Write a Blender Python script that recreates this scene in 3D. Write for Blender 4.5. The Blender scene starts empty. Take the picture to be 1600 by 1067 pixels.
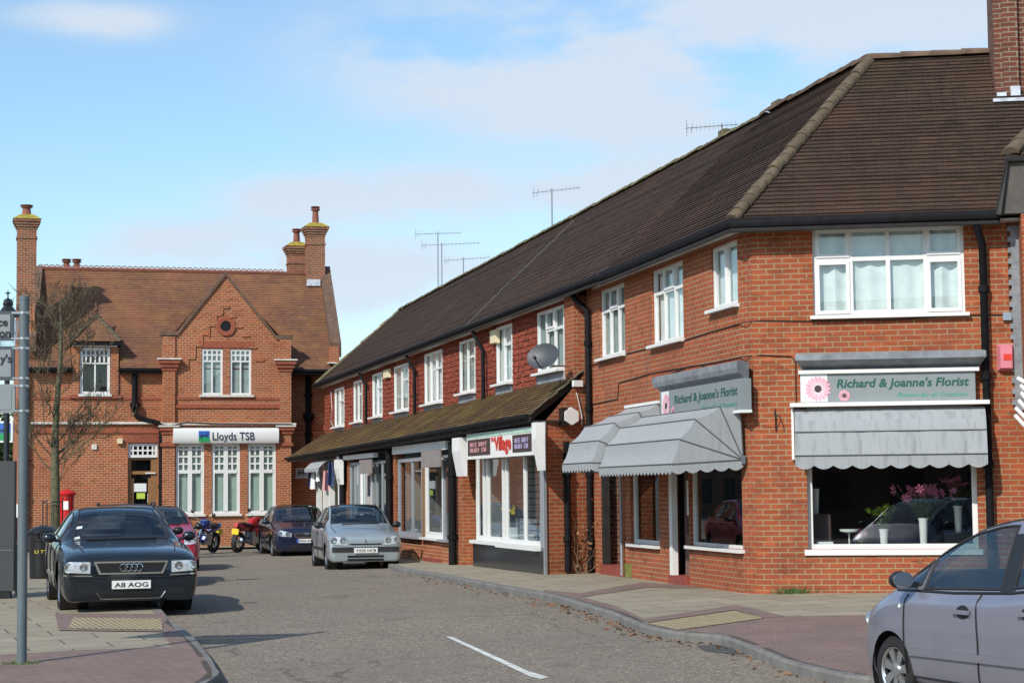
import bpy, bmesh, math, random
import numpy as np
from mathutils import Vector, Matrix
from mathutils.bvhtree import BVHTree
random.seed(7)
R = math.radians
sc = bpy.context.scene
# ------------------------------------------------------------------ camera
cam = bpy.data.cameras.new('camera'); co = bpy.data.objects.new('camera', cam); sc.collection.objects.link(co)
FOC, ROLL, PITCH = 3000.0, .010, math.atan(229.5/3000)
cam.sensor_width = 36; cam.lens = FOC/1600*36; cam.clip_start = .1; cam.clip_end = 3000
vF = Vector((0, math.cos(PITCH), math.sin(PITCH))); r0 = Vector((1, 0, 0)); u0_ = Vector((0, -math.sin(PITCH), math.cos(PITCH)))
vR = r0*math.cos(ROLL)-u0_*math.sin(ROLL); vU = u0_*math.cos(ROLL)+r0*math.sin(ROLL)
CP = Vector((0, 0, 1.6))
m = Matrix((vR, vU, -vF)).transposed().to_4x4(); m.translation = CP
co.matrix_world = m; sc.camera = co
# ------------------------------------------------------------------ sun and sky
SAZ, SEL = R(34), R(38)          # sun behind the camera, to its left
sd = Vector((-math.sin(SAZ)*math.cos(SEL), -math.cos(SAZ)*math.cos(SEL), math.sin(SEL)))
sl = bpy.data.lights.new('sun', 'SUN'); sl.energy = 4.4; sl.angle = R(.5); sl.color = (1, .95, .86)
so = bpy.data.objects.new('sun', sl); sc.collection.objects.link(so); so.rotation_euler = sd.to_track_quat('Z', 'Y').to_euler()
w = bpy.data.worlds.new('World'); sc.world = w; w.use_nodes = True
nt = w.node_tree; N = nt.nodes; L = nt.links
bg = N['Background']; bg.inputs[1].default_value = .13
sky = N.new('ShaderNodeTexSky'); sky.sky_type = 'NISHITA'; sky.sun_disc = False; sky.sun_elevation = SEL
sky.sun_rotation = math.atan2(sd.x, sd.y); sky.air_density = 1.0; sky.dust_density = .6; sky.ozone_density = 1.5
def nn(t, **k):
    n = N.new(t)
    for a, b in k.items(): setattr(n, a, b)
    return n
def vdot(a, vec):
    n = nn('ShaderNodeVectorMath', operation='DOT_PRODUCT'); L.new(a, n.inputs[0]); n.inputs[1].default_value = vec; return n.outputs['Value']
def mth(op, a, b=None, c=None):
    n = nn('ShaderNodeMath', operation=op)
    for i, v in enumerate((a, b, c)):
        if v is None: continue
        if isinstance(v, (int, float)): n.inputs[i].default_value = v
        else: L.new(v, n.inputs[i])
    return n.outputs[0]
tc = nn('ShaderNodeTexCoord').outputs['Generated']
nz = nn('ShaderNodeTexNoise'); nz.inputs['Scale'].default_value = 8.0; nz.inputs['Detail'].default_value = 7; nz.inputs['Roughness'].default_value = .55
mp = nn('ShaderNodeMapping'); mp.inputs['Scale'].default_value = (1, 1, 2.6); mp.inputs['Location'].default_value = (.3, 0, .1)
L.new(tc, mp.inputs[0]); L.new(mp.outputs[0], nz.inputs['Vector'])
def blob(px, py, rx, rz):
    d = (vF*FOC+vR*(px-800)+vU*(533.5-py)).normalized()
    t1 = Vector((d.y, -d.x, 0)).normalized(); t2 = t1.cross(d)
    a = mth('DIVIDE', vdot(tc, t1), rx/FOC); b = mth('DIVIDE', vdot(tc, t2), rz/FOC)
    r2 = mth('ADD', mth('MULTIPLY', a, a), mth('MULTIPLY', b, b))
    fwd = mth('GREATER_THAN', vdot(tc, d), 0)
    return mth('MULTIPLY', mth('POWER', 2.718, mth('MULTIPLY', r2, -1)), fwd)
cl = None
for b in ((640, 95, 170, 75), (850, 70, 230, 95), (1100, 90, 240, 95), (1400, 20, 300, 90), (1000, 185, 200, 45), (520, 305, 170, 38), (800, 300, 260, 42), (330, 385, 200, 40), (620, 440, 300, 80), (150, 30, 120, 30), (1010, 290, 140, 40)):
    g = blob(*b); cl = g if cl is None else mth('ADD', cl, g)
wide = nn('ShaderNodeMapRange'); L.new(nz.outputs[0], wide.inputs[0]); wide.inputs[1].default_value = .47; wide.inputs[2].default_value = .72; wide.inputs[3].default_value = 0; wide.inputs[4].default_value = .75
back = mth('LESS_THAN', vdot(tc, (0, 1, 0)), .8)
cl = mth('ADD', mth('MULTIPLY', cl, mth('ADD', mth('MULTIPLY', nz.outputs[0], 5.0), -1.55)), mth('MULTIPLY', wide.outputs[0], back))
cr = nn('ShaderNodeMapRange'); cr.interpolation_type = 'SMOOTHSTEP'; L.new(cl, cr.inputs[0]); cr.inputs[1].default_value = -.1; cr.inputs[2].default_value = 1.15
cmx = nn('ShaderNodeMix', data_type='RGBA'); L.new(mth('MULTIPLY', cr.outputs[0], .9), cmx.inputs[0])
tint = nn('ShaderNodeMix', data_type='RGBA', blend_type='MULTIPLY'); tint.inputs[0].default_value = 1; L.new(sky.outputs[0], tint.inputs[6]); tint.inputs[7].default_value = (1.16, 1.34, 1.38, 1)
L.new(tint.outputs[2], cmx.inputs[6]); cmx.inputs[7].default_value = (5.3, 6.0, 6.9, 1)
L.new(cmx.outputs[2], bg.inputs[0])
sc.view_settings.view_transform = 'Standard'; sc.view_settings.look = 'None'; sc.view_settings.exposure = 0.0; sc.view_settings.gamma = 1
# ------------------------------------------------------------------ geometry helpers
def ray(px, py): return vF*FOC+vR*(px-800)+vU*(533.5-py)
def atD(px, py, D): r = ray(px, py); return CP+r*(D/r.y)
def lerp(a, b, t): return a+(b-a)*t
GY = [(-400, -.3), (10, -.3), (16, -.21), (20, -.13), (27, 0.0), (36, -.02), (42, -.06), (54, -.10), (64, -.13), (1200, -.13)]
def gz(x, y):
    for (a, za), (b, zb) in zip(GY, GY[1:]):
        if y <= b: z = lerp(za, zb, (y-a)/(b-a)); break
    else: z = -.13
    return z+.0115*(max(-9, min(9, x))-3)
def onG(px, py, dz=0.0):
    r = ray(px, py); lo, hi = 2.0, 3000.0
    for _ in range(60):
        mid = (lo+hi)/2; p = CP+r*(mid/r.y)
        if p.z > gz(p.x, p.y)+dz: lo = mid
        else: hi = mid
    return CP+r*(lo/r.y)
class Fr:
    """vertical frame: u along the wall, w outwards, z up"""
    def __init__(s, o, az, out):
        s.o = Vector((o[0], o[1], 0)); s.d = Vector((math.cos(az), math.sin(az), 0))
        s.n = Vector((-s.d.y, s.d.x, 0))*out
    def pt(s, u, w, z): return s.o+s.d*u+s.n*w+Vector((0, 0, z))
    def uz(s, px, py, w=0):
        r = ray(px, py); q = s.o+s.n*w; t = (q-CP).dot(s.n)/r.dot(s.n); p = CP+r*t
        return (p-s.o).dot(s.d), p.z
    def u(s, px, py, w=0): return s.uz(px, py, w)[0]
    def z(s, px, py, w=0): return s.uz(px, py, w)[1]
    def shift(s, u, w): p = s.pt(u, w, 0); f = Fr((p.x, p.y), 0, 1); f.d = s.d; f.n = s.n; return f
class LocalFr(Fr):
    def __init__(s): s.o = Vector((0, 0, 0)); s.d = Vector((1, 0, 0)); s.n = Vector((0, -1, 0))
ORG = {}
def tag(o, label=None, cat=None, group=None, kind=None):
    if label: o['label'] = label
    if cat: o['category'] = cat
    if group: o['group'] = group
    if kind: o['kind'] = kind
    return o
def empty(name, loc, rz=0, label=None, cat=None, group=None):
    o = bpy.data.objects.new(name, None); sc.collection.objects.link(o); o.location = loc; o.rotation_euler = (0, 0, rz)
    o.empty_display_size = .2; ORG[o.name] = Vector(loc) if rz == 0 else None
    return tag(o, label, cat, group)
class MB:
    def __init__(s): s.v = []; s.f = []; s.m = []; s.cur = 0
    def face(s, *pts):
        i = len(s.v); s.v += [Vector(p) for p in pts]; s.f.append(list(range(i, i+len(pts)))); s.m.append(s.cur)
    def poly8(s, c):
        for q in ((0, 1, 2, 3), (7, 6, 5, 4), (0, 4, 5, 1), (1, 5, 6, 2), (2, 6, 7, 3), (3, 7, 4, 0)): 
            i = len(s.v); s.v += [Vector(c[k]) for k in q]; s.f.append([i, i+1, i+2, i+3]); s.m.append(s.cur)
    def box(s, F, u0, u1, w0, w1, z0, z1):
        s.poly8([F.pt(u0, w0, z0), F.pt(u1, w0, z0), F.pt(u1, w1, z0), F.pt(u0, w1, z0), F.pt(u0, w0, z1), F.pt(u1, w0, z1), F.pt(u1, w1, z1), F.pt(u0, w1, z1)]); return s
    def prism(s, pts, ext):
        ext = Vector(ext); p = [Vector(q) for q in pts]; q = [a+ext for a in p]
        s.face(*p); s.face(*reversed(q)); n = len(p)
        for i in range(n): s.face(p[i], q[i], q[(i+1) % n], p[(i+1) % n])
        return s
    def tube(s, pts, r, n=8, cap=True):
        pts = [Vector(p) for p in pts]; rs = r if isinstance(r, (list, tuple)) else [r]*len(pts)
        rings = []; prev = None
        for i, p in enumerate(pts):
            a = pts[max(i-1, 0)]; b = pts[min(i+1, len(pts)-1)]; t = (b-a).normalized() if (b-a).length > 1e-9 else Vector((0, 0, 1))
            if prev is None:
                x = t.orthogonal().normalized()
            else:
                x = (prev-t*prev.dot(t)); x = x.normalized() if x.length > 1e-6 else t.orthogonal().normalized()
            prev = x; y = t.cross(x); i0 = len(s.v)
            s.v += [p+(x*math.cos(k*2*math.pi/n)+y*math.sin(k*2*math.pi/n))*rs[i] for k in range(n)]
            rings.append(i0)
        for a, b in zip(rings, rings[1:]):
            for k in range(n): s.f.append([a+k, a+(k+1) % n, b+(k+1) % n, b+k]); s.m.append(s.cur)
        if cap:
            s.f.append([rings[0]+k for k in reversed(range(n))]); s.m.append(s.cur)
            s.f.append([rings[-1]+k for k in range(n)]); s.m.append(s.cur)
        return s
    def lathe(s, c, prof, n=20, axis='z', a0=0.0):
        c = Vector(c); rings = []
        for r, h in prof:
            i0 = len(s.v)
            for k in range(n):
                a = a0+k*2*math.pi/n; x, y = r*math.cos(a), r*math.sin(a)
                s.v.append(c+(Vector((x, y, h)) if axis == 'z' else Vector((x, h, y)) if axis == 'y' else Vector((h, x, y))))
            rings.append(i0)
        for a, b in zip(rings, rings[1:]):
            for k in range(n): s.f.append([a+k, a+(k+1) % n, b+(k+1) % n, b+k]); s.m.append(s.cur)
        s.f.append([rings[0]+k for k in reversed(range(n))]); s.m.append(s.cur)
        s.f.append([rings[-1]+k for k in range(n)]); s.m.append(s.cur)
        return s
    def build(s, name, mat, parent=None, smooth=False, local=False, merge=False, label=None, recalc=True):
        off = Vector((0, 0, 0))
        if parent is not None and not local:
            off = ORG.get(parent.name) or Vector((0, 0, 0))
        me = bpy.data.meshes.new(name); me.from_pydata([tuple(p-off) for p in s.v], [], s.f)
        mats = mat if isinstance(mat, (list, tuple)) else [mat]
        for q in mats: me.materials.append(q)
        me.polygons.foreach_set('material_index', s.m)
        bm = bmesh.new(); bm.from_mesh(me)
        if merge: bmesh.ops.remove_doubles(bm, verts=bm.verts, dist=1e-4)
        if recalc: bmesh.ops.recalc_face_normals(bm, faces=bm.faces)
        uvl = bm.loops.layers.uv.new('UVMap'); bm.normal_update()
        for f in bm.faces:
            n = f.normal
            if abs(n.z) > .97: t = Vector((1, 0, 0)); b = Vector((0, 1, 0))
            else:
                t = Vector((-n.y, n.x, 0)).normalized(); b = n.cross(t)
                if b.z < 0: b = -b
                if t.x < 0 or (abs(t.x) < 1e-6 and t.y < 0): t = -t
            for l in f.loops:
                p = l.vert.co+off; l[uvl].uv = (p.dot(t), p.dot(b))
        bm.to_mesh(me); bm.free()
        if smooth:
            me.polygons.foreach_set('use_smooth', [True]*len(me.polygons))
            try: me.set_sharp_from_angle(angle=R(smooth if smooth is not True else 45))
            except Exception: pass
        o = bpy.data.objects.new(name, me); sc.collection.objects.link(o)
        if parent is not None: o.parent = parent; ORG[o.name] = off
        else: ORG[o.name] = Vector((0, 0, 0))
        if label: o['label'] = label
        return o
# ------------------------------------------------------------------ materials
M = {}
class NT:
    def __init__(s, name):
        s.mat = bpy.data.materials.new(name); s.mat.use_nodes = True; s.t = s.mat.node_tree; s.p = s.t.nodes['Principled BSDF']; M[name] = s.mat
    def n(s, t, ins=None, **k):
        x = s.t.nodes.new(t)
        for a, b in k.items(): setattr(x, a, b)
        for a, b in (ins or {}).items():
            if hasattr(b, 'is_linked') or hasattr(b, 'links'): s.t.links.new(b, x.inputs[a])
            else: x.inputs[a].default_value = b
        return x
    def l(s, a, b): s.t.links.new(a, b)
    def noise(s, sc_, det=4, rough=.6, vec=None, dims=None):
        x = s.n('ShaderNodeTexNoise', {'Scale': sc_, 'Detail': det, 'Roughness': rough})
        if vec is not None: s.l(vec, x.inputs['Vector'])
        return x.outputs[0]
    def rng(s, v, a, b, c, d):
        x = s.n('ShaderNodeMapRange', {0: v, 1: a, 2: b, 3: c, 4: d}); return x.outputs[0]
    def mix(s, f, a, b, mode='MIX'):
        x = s.n('ShaderNodeMix', data_type='RGBA', blend_type=mode)
        for i, v in ((0, f), (6, a), (7, b)):
            if hasattr(v, 'links'): s.l(v, x.inputs[i])
            elif isinstance(v, (int, float)): x.inputs[i].default_value = v
            else: x.inputs[i].default_value = (*v, 1)
        return x.outputs[2]
    def bump(s, h, st=.5, dist=.01):
        b = s.n('ShaderNodeBump', {'Strength': st, 'Distance': dist}); s.l(h, b.inputs['Height']); s.l(b.outputs[0], s.p.inputs['Normal'])
    def col(s, v): 
        if hasattr(v, 'links'): s.l(v, s.p.inputs['Base Color'])
        else: s.p.inputs['Base Color'].default_value = (*v, 1)
def simple(name, col, rough=.6, metal=0, var=.12, nscale=6, bump=0, coat=0, spec=.5):
    t = NT(name); g = t.n('ShaderNodeTexCoord').outputs['Object']
    n = t.noise(nscale, 5, .6, g); f = t.rng(n, .3, .7, 1-var, 1+var)
    t.col(t.mix(1, col, t.n('ShaderNodeCombineXYZ', {0: f, 1: f, 2: f}).outputs[0], 'MULTIPLY'))
    t.p.inputs['Roughness'].default_value = rough; t.p.inputs['Metallic'].default_value = metal
    t.p.inputs['Coat Weight'].default_value = coat; t.p.inputs['Specular IOR Level'].default_value = spec
    if bump: t.bump(t.noise(nscale*6, 4, .6, g), bump, .01)
    return t.mat
def brickmat(name, c1, c2, c3, mortar, bw=.225, rh=.075, ms=.010, rough=.9, bst=.6, dirt=.35, flem=False, dirtcol=(.07, .05, .045), dirtscale=.9):
    t = NT(name); uv = t.n('ShaderNodeTexCoord').outputs['UV']
    def bt(a, b, m, bias=0):
        x = t.n('ShaderNodeTexBrick', {'Color1': (*a, 1), 'Color2': (*b, 1), 'Mortar': (*m, 1), 'Scale': 1, 'Mortar Size': ms, 'Mortar Smooth': .15, 'Bias': bias, 'Brick Width': bw, 'Row Height': rh})
        x.offset = .5
        if flem: x.squash = .5; x.squash_frequency = 2; x.offset = .5
        t.l(uv, x.inputs['Vector']); return x
    x = bt(c1, c2, mortar)
    big = t.noise(1.1, 5, .65, uv); c = t.mix(t.rng(big, .35, .72, 0, .7), x.outputs[0], bt(c2, c3, mortar, .1).outputs[0])
    wn = t.n('ShaderNodeTexVoronoi', {'Scale': 1.0}); ws = t.n('ShaderNodeMapping', {'Scale': (1/bw, 1/rh, 1)}); t.l(uv, ws.inputs[0]); t.l(ws.outputs[0], wn.inputs['Vector']); wsp = t.n('ShaderNodeSeparateColor'); t.l(wn.outputs['Color'], wsp.inputs[0])
    c = t.mix(t.rng(wsp.outputs[0], .72, 1, 0, .42), c, tuple(q*.42 for q in c1)); c = t.mix(t.rng(wsp.outputs[1], .85, 1, 0, .5), c, tuple(min(1, q*1.3) for q in c2))
    pl_ = t.noise(.35, 3, .6, uv); c = t.mix(t.rng(pl_, .45, .65, 0, .35), c, tuple(q*.62 for q in c2))
    fine = t.noise(60, 3, .7, uv); f = t.rng(fine, .25, .75, .82, 1.16)
    c = t.mix(1, c, t.n('ShaderNodeCombineXYZ', {0: f, 1: f, 2: f}).outputs[0], 'MULTIPLY')
    st = t.n('ShaderNodeMapping', {'Scale': (1.6, .5, 1)}); t.l(uv, st.inputs[0])
    dn = t.noise(dirtscale, 7, .7, st.outputs[0]); c = t.mix(t.rng(dn, .52, .78, 0, dirt), c, dirtcol)
    t.col(c); t.p.inputs['Roughness'].default_value = rough; t.p.inputs['Specular IOR Level'].default_value = .25
    h = t.n('ShaderNodeMath', {0: x.outputs['Fac'], 1: -1.0}, operation='MULTIPLY').outputs[0]
    h2 = t.n('ShaderNodeMath', {0: fine, 1: .35, 2: h}, operation='MULTIPLY_ADD').outputs[0]
    t.bump(h2, bst, .012); return t
brickmat('brick_orange', (.29, .066, .027), (.39, .098, .037), (.15, .036, .024), (.32, .225, .13), dirt=.5)
brickmat('brick_orange_fl', (.29, .065, .028), (.39, .096, .037), (.15, .036, .024), (.31, .22, .13), bw=.17, dirt=.5)
brickmat('brick_bank', (.33, .086, .036), (.41, .115, .045), (.19, .046, .028), (.44, .32, .20), bw=.2, rh=.078, ms=.010, dirt=.28)
brickmat('brick_chimney', (.24, .078, .045), (.30, .10, .05), (.13, .05, .035), (.34, .27, .19), bw=.2, rh=.078, ms=.010, dirt=.5)
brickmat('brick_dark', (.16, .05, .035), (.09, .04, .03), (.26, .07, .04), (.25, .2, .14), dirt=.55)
brickmat('tile_hung', (.27, .055, .032), (.35, .08, .042), (.15, .034, .024), (.02, .008, .007), bw=.17, rh=.12, ms=.010, bst=.5, dirt=.4, dirtcol=(.09, .03, .02))
def roofmat(name, c1, c2, c3, lich, la, moss=(.16, .12, .03)):
    t = brickmat(name, c1, c2, c3, (.012, .01, .009), bw=.17, rh=.1, ms=.004, bst=.25, dirt=.5, dirtcol=lich, dirtscale=.45)
    src = t.p.inputs['Base Color'].links[0].from_socket; g = t.n('ShaderNodeTexCoord').outputs['Object']
    n = t.noise(1.7, 9, .8, g); c = t.mix(t.rng(n, .47, .66, 0, la), src, moss)
    n3 = t.noise(.5, 5, .6, g); c = t.mix(t.rng(n3, .5, .75, 0, .5), c, (c2[0]*1.5, c2[1]*1.25, c2[2]*1.1)); t.col(c); t.p.inputs['Roughness'].default_value = .85; return t
roofmat('roof_dark', (.034, .023, .020), (.075, .042, .031), (.050, .040, .026), (.045, .036, .028), .30, (.075, .062, .028))
roofmat('roof_lower', (.085, .050, .028), (.13, .065, .032), (.045, .03, .02), (.10, .085, .03), .95, (.20, .165, .035))
roofmat('roof_bank', (.19, .092, .062), (.25, .115, .07), (.125, .068, .05), (.12, .08, .055), .6, (.27, .16, .05))
simple('pvc', (.70, .70, .685), .35, var=.04); simple('white_paint', (.72, .72, .70), .5, var=.08, nscale=3)
simple('stone_white', (.60, .58, .52), .8, var=.2); simple('lead', (.20, .215, .235), .55, var=.3, nscale=5, bump=.3)
simple('black_paint', (.012, .013, .015), .35, var=.2); simple('black_wood', (.02, .018, .017), .6, var=.3)
simple('soffit', (.48, .46, .42), .7, var=.12); simple('timber_brown', (.23, .12, .045), .5, var=.2, nscale=12)
simple('gutter', (.010, .010, .012), .75, var=.3, spec=.12); simple('grey_frame', (.26, .275, .30), .45, var=.06)
simple('grey_sign', (.23, .20, .19), .6, var=.08); simple('moss_yellow', (.30, .24, .035), .95, var=.45, nscale=9, bump=.6)
simple('terracotta', (.21, .075, .048), .8, var=.3); simple('ridge_tile', (.12, .075, .05), .9, var=.5, nscale=2.5, bump=.5)
simple('hip_tile', (.105, .078, .048), .9, var=.4, nscale=6, bump=.5)
simple('ridge_moss', (.13, .115, .06), .95, var=.5, nscale=3, bump=.6)
simple('coping_brown', (.13, .075, .05), .85, var=.35, nscale=5); simple('brick_plain', (.28, .078, .040), .9, var=.35, nscale=20)
simple('curtain', (.66, .70, .70), .9, var=.12, nscale=5); simple('curtain_dim', (.36, .41, .40), .9, var=.15, nscale=5)
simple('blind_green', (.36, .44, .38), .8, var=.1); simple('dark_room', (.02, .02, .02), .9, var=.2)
simple('room_mid', (.22, .23, .23), .9, var=.15, nscale=1.5); simple('cream', (.66, .58, .38), .6, var=.06)
simple('dark_granite', (.02, .021, .026), .18, var=.5, nscale=40); simple('step_red', (.24, .055, .04), .6, var=.2)
simple('steel_post', (.62, .63, .64), .3, 1, var=.05); simple('pole_grey', (.105, .135, .15), .5, var=.12, nscale=4)
simple('sign_grey', (.22, .245, .25), .45, var=.05); simple('sign_dark', (.055, .07, .085), .4, var=.1); simple('sign_panel', (.21, .24, .25), .5, var=.06)
simple('cabinet', (.045, .048, .052), .45, var=.1, nscale=2); simple('pillar_red', (.50, .012, .012), .35, var=.12)
simple('kerb', (.155, .15, .14), .85, var=.25, nscale=3, bump=.4); simple('white_line', (.56, .57, .54), .8, var=.25, nscale=9, bump=.3)
simple('bark', (.10, .095, .055), .95, var=.5, nscale=14, bump=.8); simple('twig', (.11, .085, .05), .9, var=.3)
simple('tyre', (.014, .014, .015), .75, var=.2, nscale=20); simple('alloy', (.55, .56, .58), .3, .9, var=.05)
simple('chrome', (.75, .75, .76), .12, 1, var=.02); simple('car_black', (.012, .012, .013), .4, var=.1); simple('rubber', (.02, .02, .022), .6, var=.1)
simple('plate_white', (.72, .72, .70), .4, var=.02); simple('plate_yellow', (.72, .55, .03), .4, var=.02); simple('ink', (.01, .01, .012), .5, var=0)
simple('eu_blue', (.02, .09, .5), .4, var=0); simple('lamp_inner', (.80, .82, .84), .2, .3, var=.2, nscale=30)
simple('sign_green', (.006, .085, .065), .5, var=.03); simple('sign_green2', (.02, .30, .20), .5, var=.03); simple('navy', (.012, .02, .05), .5, var=0)
simple('logo_blue', (.02, .12, .45), .5, var=0); simple('logo_green', (.01, .28, .08), .5, var=0)
simple('pink', (.75, .36, .44), .6, var=.25, nscale=30); simple('pink_dark', (.22, .05, .09), .7, var=.2); simple('pink_box', (.62, .20, .25), .45, var=.1)
simple('red_ink', (.62, .035, .02), .5, var=0); simple('board_brown', (.055, .03, .028), .5, var=.1); simple('lilac_ink', (.42, .36, .60), .5, var=.05); simple('rose_ink', (.60, .30, .30), .5, var=.05)
simple('mint', (.42, .62, .50), .6, var=.1); simple('notice_white', (.68, .72, .72), .6, var=.03); simple('notice_lime', (.45, .60, .08), .6, var=.03)
simple('leaf', (.055, .10, .025), .7, var=.4, nscale=20); simple('leaf_lime', (.35, .42, .03), .7, var=.3, nscale=20); simple('leaf_dry', (.24, .105, .04), .8, var=.5, nscale=30)
simple('petal_pink', (.75, .22, .38), .6, var=.3, nscale=20); simple('vine', (.16, .11, .06), .9, var=.3); simple('grass', (.07, .12, .03), .8, var=.4)
simple('cable', (.015, .013, .013), .6, var=.1); simple('cable_white', (.5, .5, .48), .6, var=.1); simple('dish', (.045, .05, .06), .5, var=.15)
simple('aerial', (.22, .23, .25), .45, .5, var=.1); simple('flashing', (.50, .54, .60), .5, var=.3, nscale=7, bump=.3)
simple('skin_wall', (.13, .12, .11), .8, var=.15); simple('blue_cloth', (.03, .05, .14), .8, var=.3); simple('white_cloth', (.66, .66, .64), .8, var=.2, nscale=8)
def paint(name, col, metal=.4, rough=.28):
    t = NT(name); g = t.n('ShaderNodeTexCoord').outputs['Object']; f = t.rng(t.noise(3, 5, .6, g), .3, .7, .93, 1.06)
    t.col(t.mix(1, col, t.n('ShaderNodeCombineXYZ', {0: f, 1: f, 2: f}).outputs[0], 'MULTIPLY'))
    t.p.inputs['Metallic'].default_value = metal; t.l(t.rng(t.noise(5, 5, .6, g), .3, .7, rough-.05, rough+.1), t.p.inputs['Roughness'])
    t.p.inputs['Coat Weight'].default_value = .8; t.p.inputs['Coat Roughness'].default_value = .06
paint('paint_navy', (.008, .015, .022)); paint('paint_blue', (.010, .014, .042)); paint('paint_silver', (.42, .48, .50), .6, .35)
paint('paint_lilac', (.31, .31, .375), .6, .35); paint('paint_crimson', (.42, .015, .05), .2); paint('paint_dark', (.03, .045, .06)); paint('paint_red', (.40, .01, .012), .1); paint('paint_bike', (.02, .04, .25), .3)
def glass(name, tintc=(.8, .86, .86), gl=.12, trans=1.0, rough=0.0):
    t = NT(name); t.t.nodes.remove(t.p); out = t.t.nodes['Material Output']
    tr = t.n('ShaderNodeBsdfTransparent', {0: (*tintc, 1)}); g = t.n('ShaderNodeBsdfGlossy', {'Color': (.95, .97, 1, 1), 'Roughness': rough})
    gm = t.n('ShaderNodeNewGeometry'); io = t.rng(gm.outputs['Backfacing'], 0, 1, 1.5, 1/1.5); fr = t.n('ShaderNodeFresnel', {0: io}); f2 = t.n('ShaderNodeMath', {0: fr.outputs[0], 1: gl}, operation='ADD')
    mx = t.n('ShaderNodeMixShader'); t.l(f2.outputs[0], mx.inputs[0]); t.l(tr.outputs[0], mx.inputs[1]); t.l(g.outputs[0], mx.inputs[2]); t.l(mx.outputs[0], out.inputs[0])
glass('glass', (.86, .91, .90), .05); glass('glass_dark', (.6, .64, .64), .02); glass('car_glass', (.50, .62, .62), .07); glass('lamp_glass', (.92, .94, .95), .10)
# fabric of the awnings: grey canvas with dirt streaks
def fabric(name, streak):
    t = NT(name); uv = t.n('ShaderNodeTexCoord').outputs['UV']; mpn = t.n('ShaderNodeMapping', {'Scale': (7, .9, 1)}); t.l(uv, mpn.inputs[0])
    n = t.noise(1.2, 6, .7, mpn.outputs[0]); n2 = t.noise(.7, 4, .6, uv)
    c = t.mix(t.rng(n, .5, .74, 0, streak), (.30, .315, .325), (.12, .125, .125)); c = t.mix(t.rng(n2, .35, .7, 0, .35), c, (.35, .365, .375))
    t.col(c); t.p.inputs['Roughness'].default_value = .85; t.p.inputs['Specular IOR Level'].default_value = .2; t.bump(t.noise(4, 5, .6, uv), .35, .03)
fabric('canvas', .35); fabric('canvas_dirty', 1.0); simple('canvas_seam', (.10, .10, .10), .9, var=.1)
# ground surfaces
t = NT('asphalt'); g = t.n('ShaderNodeTexCoord').outputs['Object']
v1 = t.n('ShaderNodeTexVoronoi', {'Scale': 46.0}); t.l(g, v1.inputs['Vector'])
sp = t.n('ShaderNodeSeparateColor'); t.l(v1.outputs['Color'], sp.inputs[0])
big = t.noise(.35, 6, .65, g); mid = t.noise(2.2, 6, .7, g)
c = t.mix(t.rng(sp.outputs[0], .1, 1, 0, 1), (.125, .105, .083), (.30, .25, .195))
c = t.mix(t.rng(sp.outputs[1], .93, .97, 0, 1), c, (.40, .36, .30))
c = t.mix(t.rng(big, .4, .7, 0, .5), c, (.15, .135, .115)); c = t.mix(t.rng(mid, .5, .72, 0, .45), c, (.24, .20, .155)); c = t.mix(t.rng(mid, .2, .42, .5, 0), c, (.10, .092, .082))
t.col(c); t.p.inputs['Roughness'].default_value = .9; t.p.inputs['Specular IOR Level'].default_value = .3
cx_ = t.n('ShaderNodeTexVoronoi', {'Scale': .23}, feature='DISTANCE_TO_EDGE'); wv = t.n('ShaderNodeVectorMath', operation='ADD'); nz3 = t.n('ShaderNodeTexNoise', {'Scale': 1.2, 'Detail': 5}); t.l(g, nz3.inputs['Vector']); t.l(g, wv.inputs[0]); t.l(nz3.outputs['Color'], wv.inputs[1]); t.l(wv.outputs[0], cx_.inputs['Vector'])
c = t.mix(t.rng(cx_.outputs['Distance'], 0, .006, .55, 0), c, (.04, .036, .03)); oil = t.noise(.8, 3, .5, g); c = t.mix(t.rng(oil, .62, .75, 0, .4), c, (.06, .055, .05)); t.col(c)
t.bump(v1.outputs['Distance'], .7, .012)
def paving(name, c1, c2, mortar, bw, rh, ms, ang, off=.5, var=.5):
    t = NT(name); g = t.n('ShaderNodeTexCoord').outputs['Object']; mpn = t.n('ShaderNodeMapping', {'Rotation': (0, 0, ang)}); t.l(g, mpn.inputs[0])
    x = t.n('ShaderNodeTexBrick', {'Color1': (*c1, 1), 'Color2': (*c2, 1), 'Mortar': (*mortar, 1), 'Scale': 1, 'Mortar Size': ms, 'Mortar Smooth': .2, 'Bias': 0, 'Brick Width': bw, 'Row Height': rh}); x.offset = off
    t.l(mpn.outputs[0], x.inputs['Vector']); n = t.noise(1.3, 7, .7, g); c = t.mix(t.rng(n, .42, .75, 0, var), x.outputs[0], tuple(a*.55 for a in c1))
    fn = t.noise(70, 3, .6, g); f = t.rng(fn, .3, .7, .86, 1.14); c = t.mix(1, c, t.n('ShaderNodeCombineXYZ', {0: f, 1: f, 2: f}).outputs[0], 'MULTIPLY')
    t.col(c); t.p.inputs['Roughness'].default_value = .88
    h = t.n('ShaderNodeMath', {0: x.outputs['Fac'], 1: -1.0}, operation='MULTIPLY').outputs[0]; t.bump(h, .5, .01)
paving('slabs', (.27, .235, .17), (.32, .275, .20), (.08, .07, .05), .9, .6, .012, R(-20))
paving('pavers', (.19, .13, .112), (.235, .155, .13), (.10, .075, .062), .2, .1, .006, R(25))
paving('buff_tactile', (.36, .29, .17), (.41, .33, .19), (.13, .10, .06), .2, .067, .010, R(70), 0)
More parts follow.
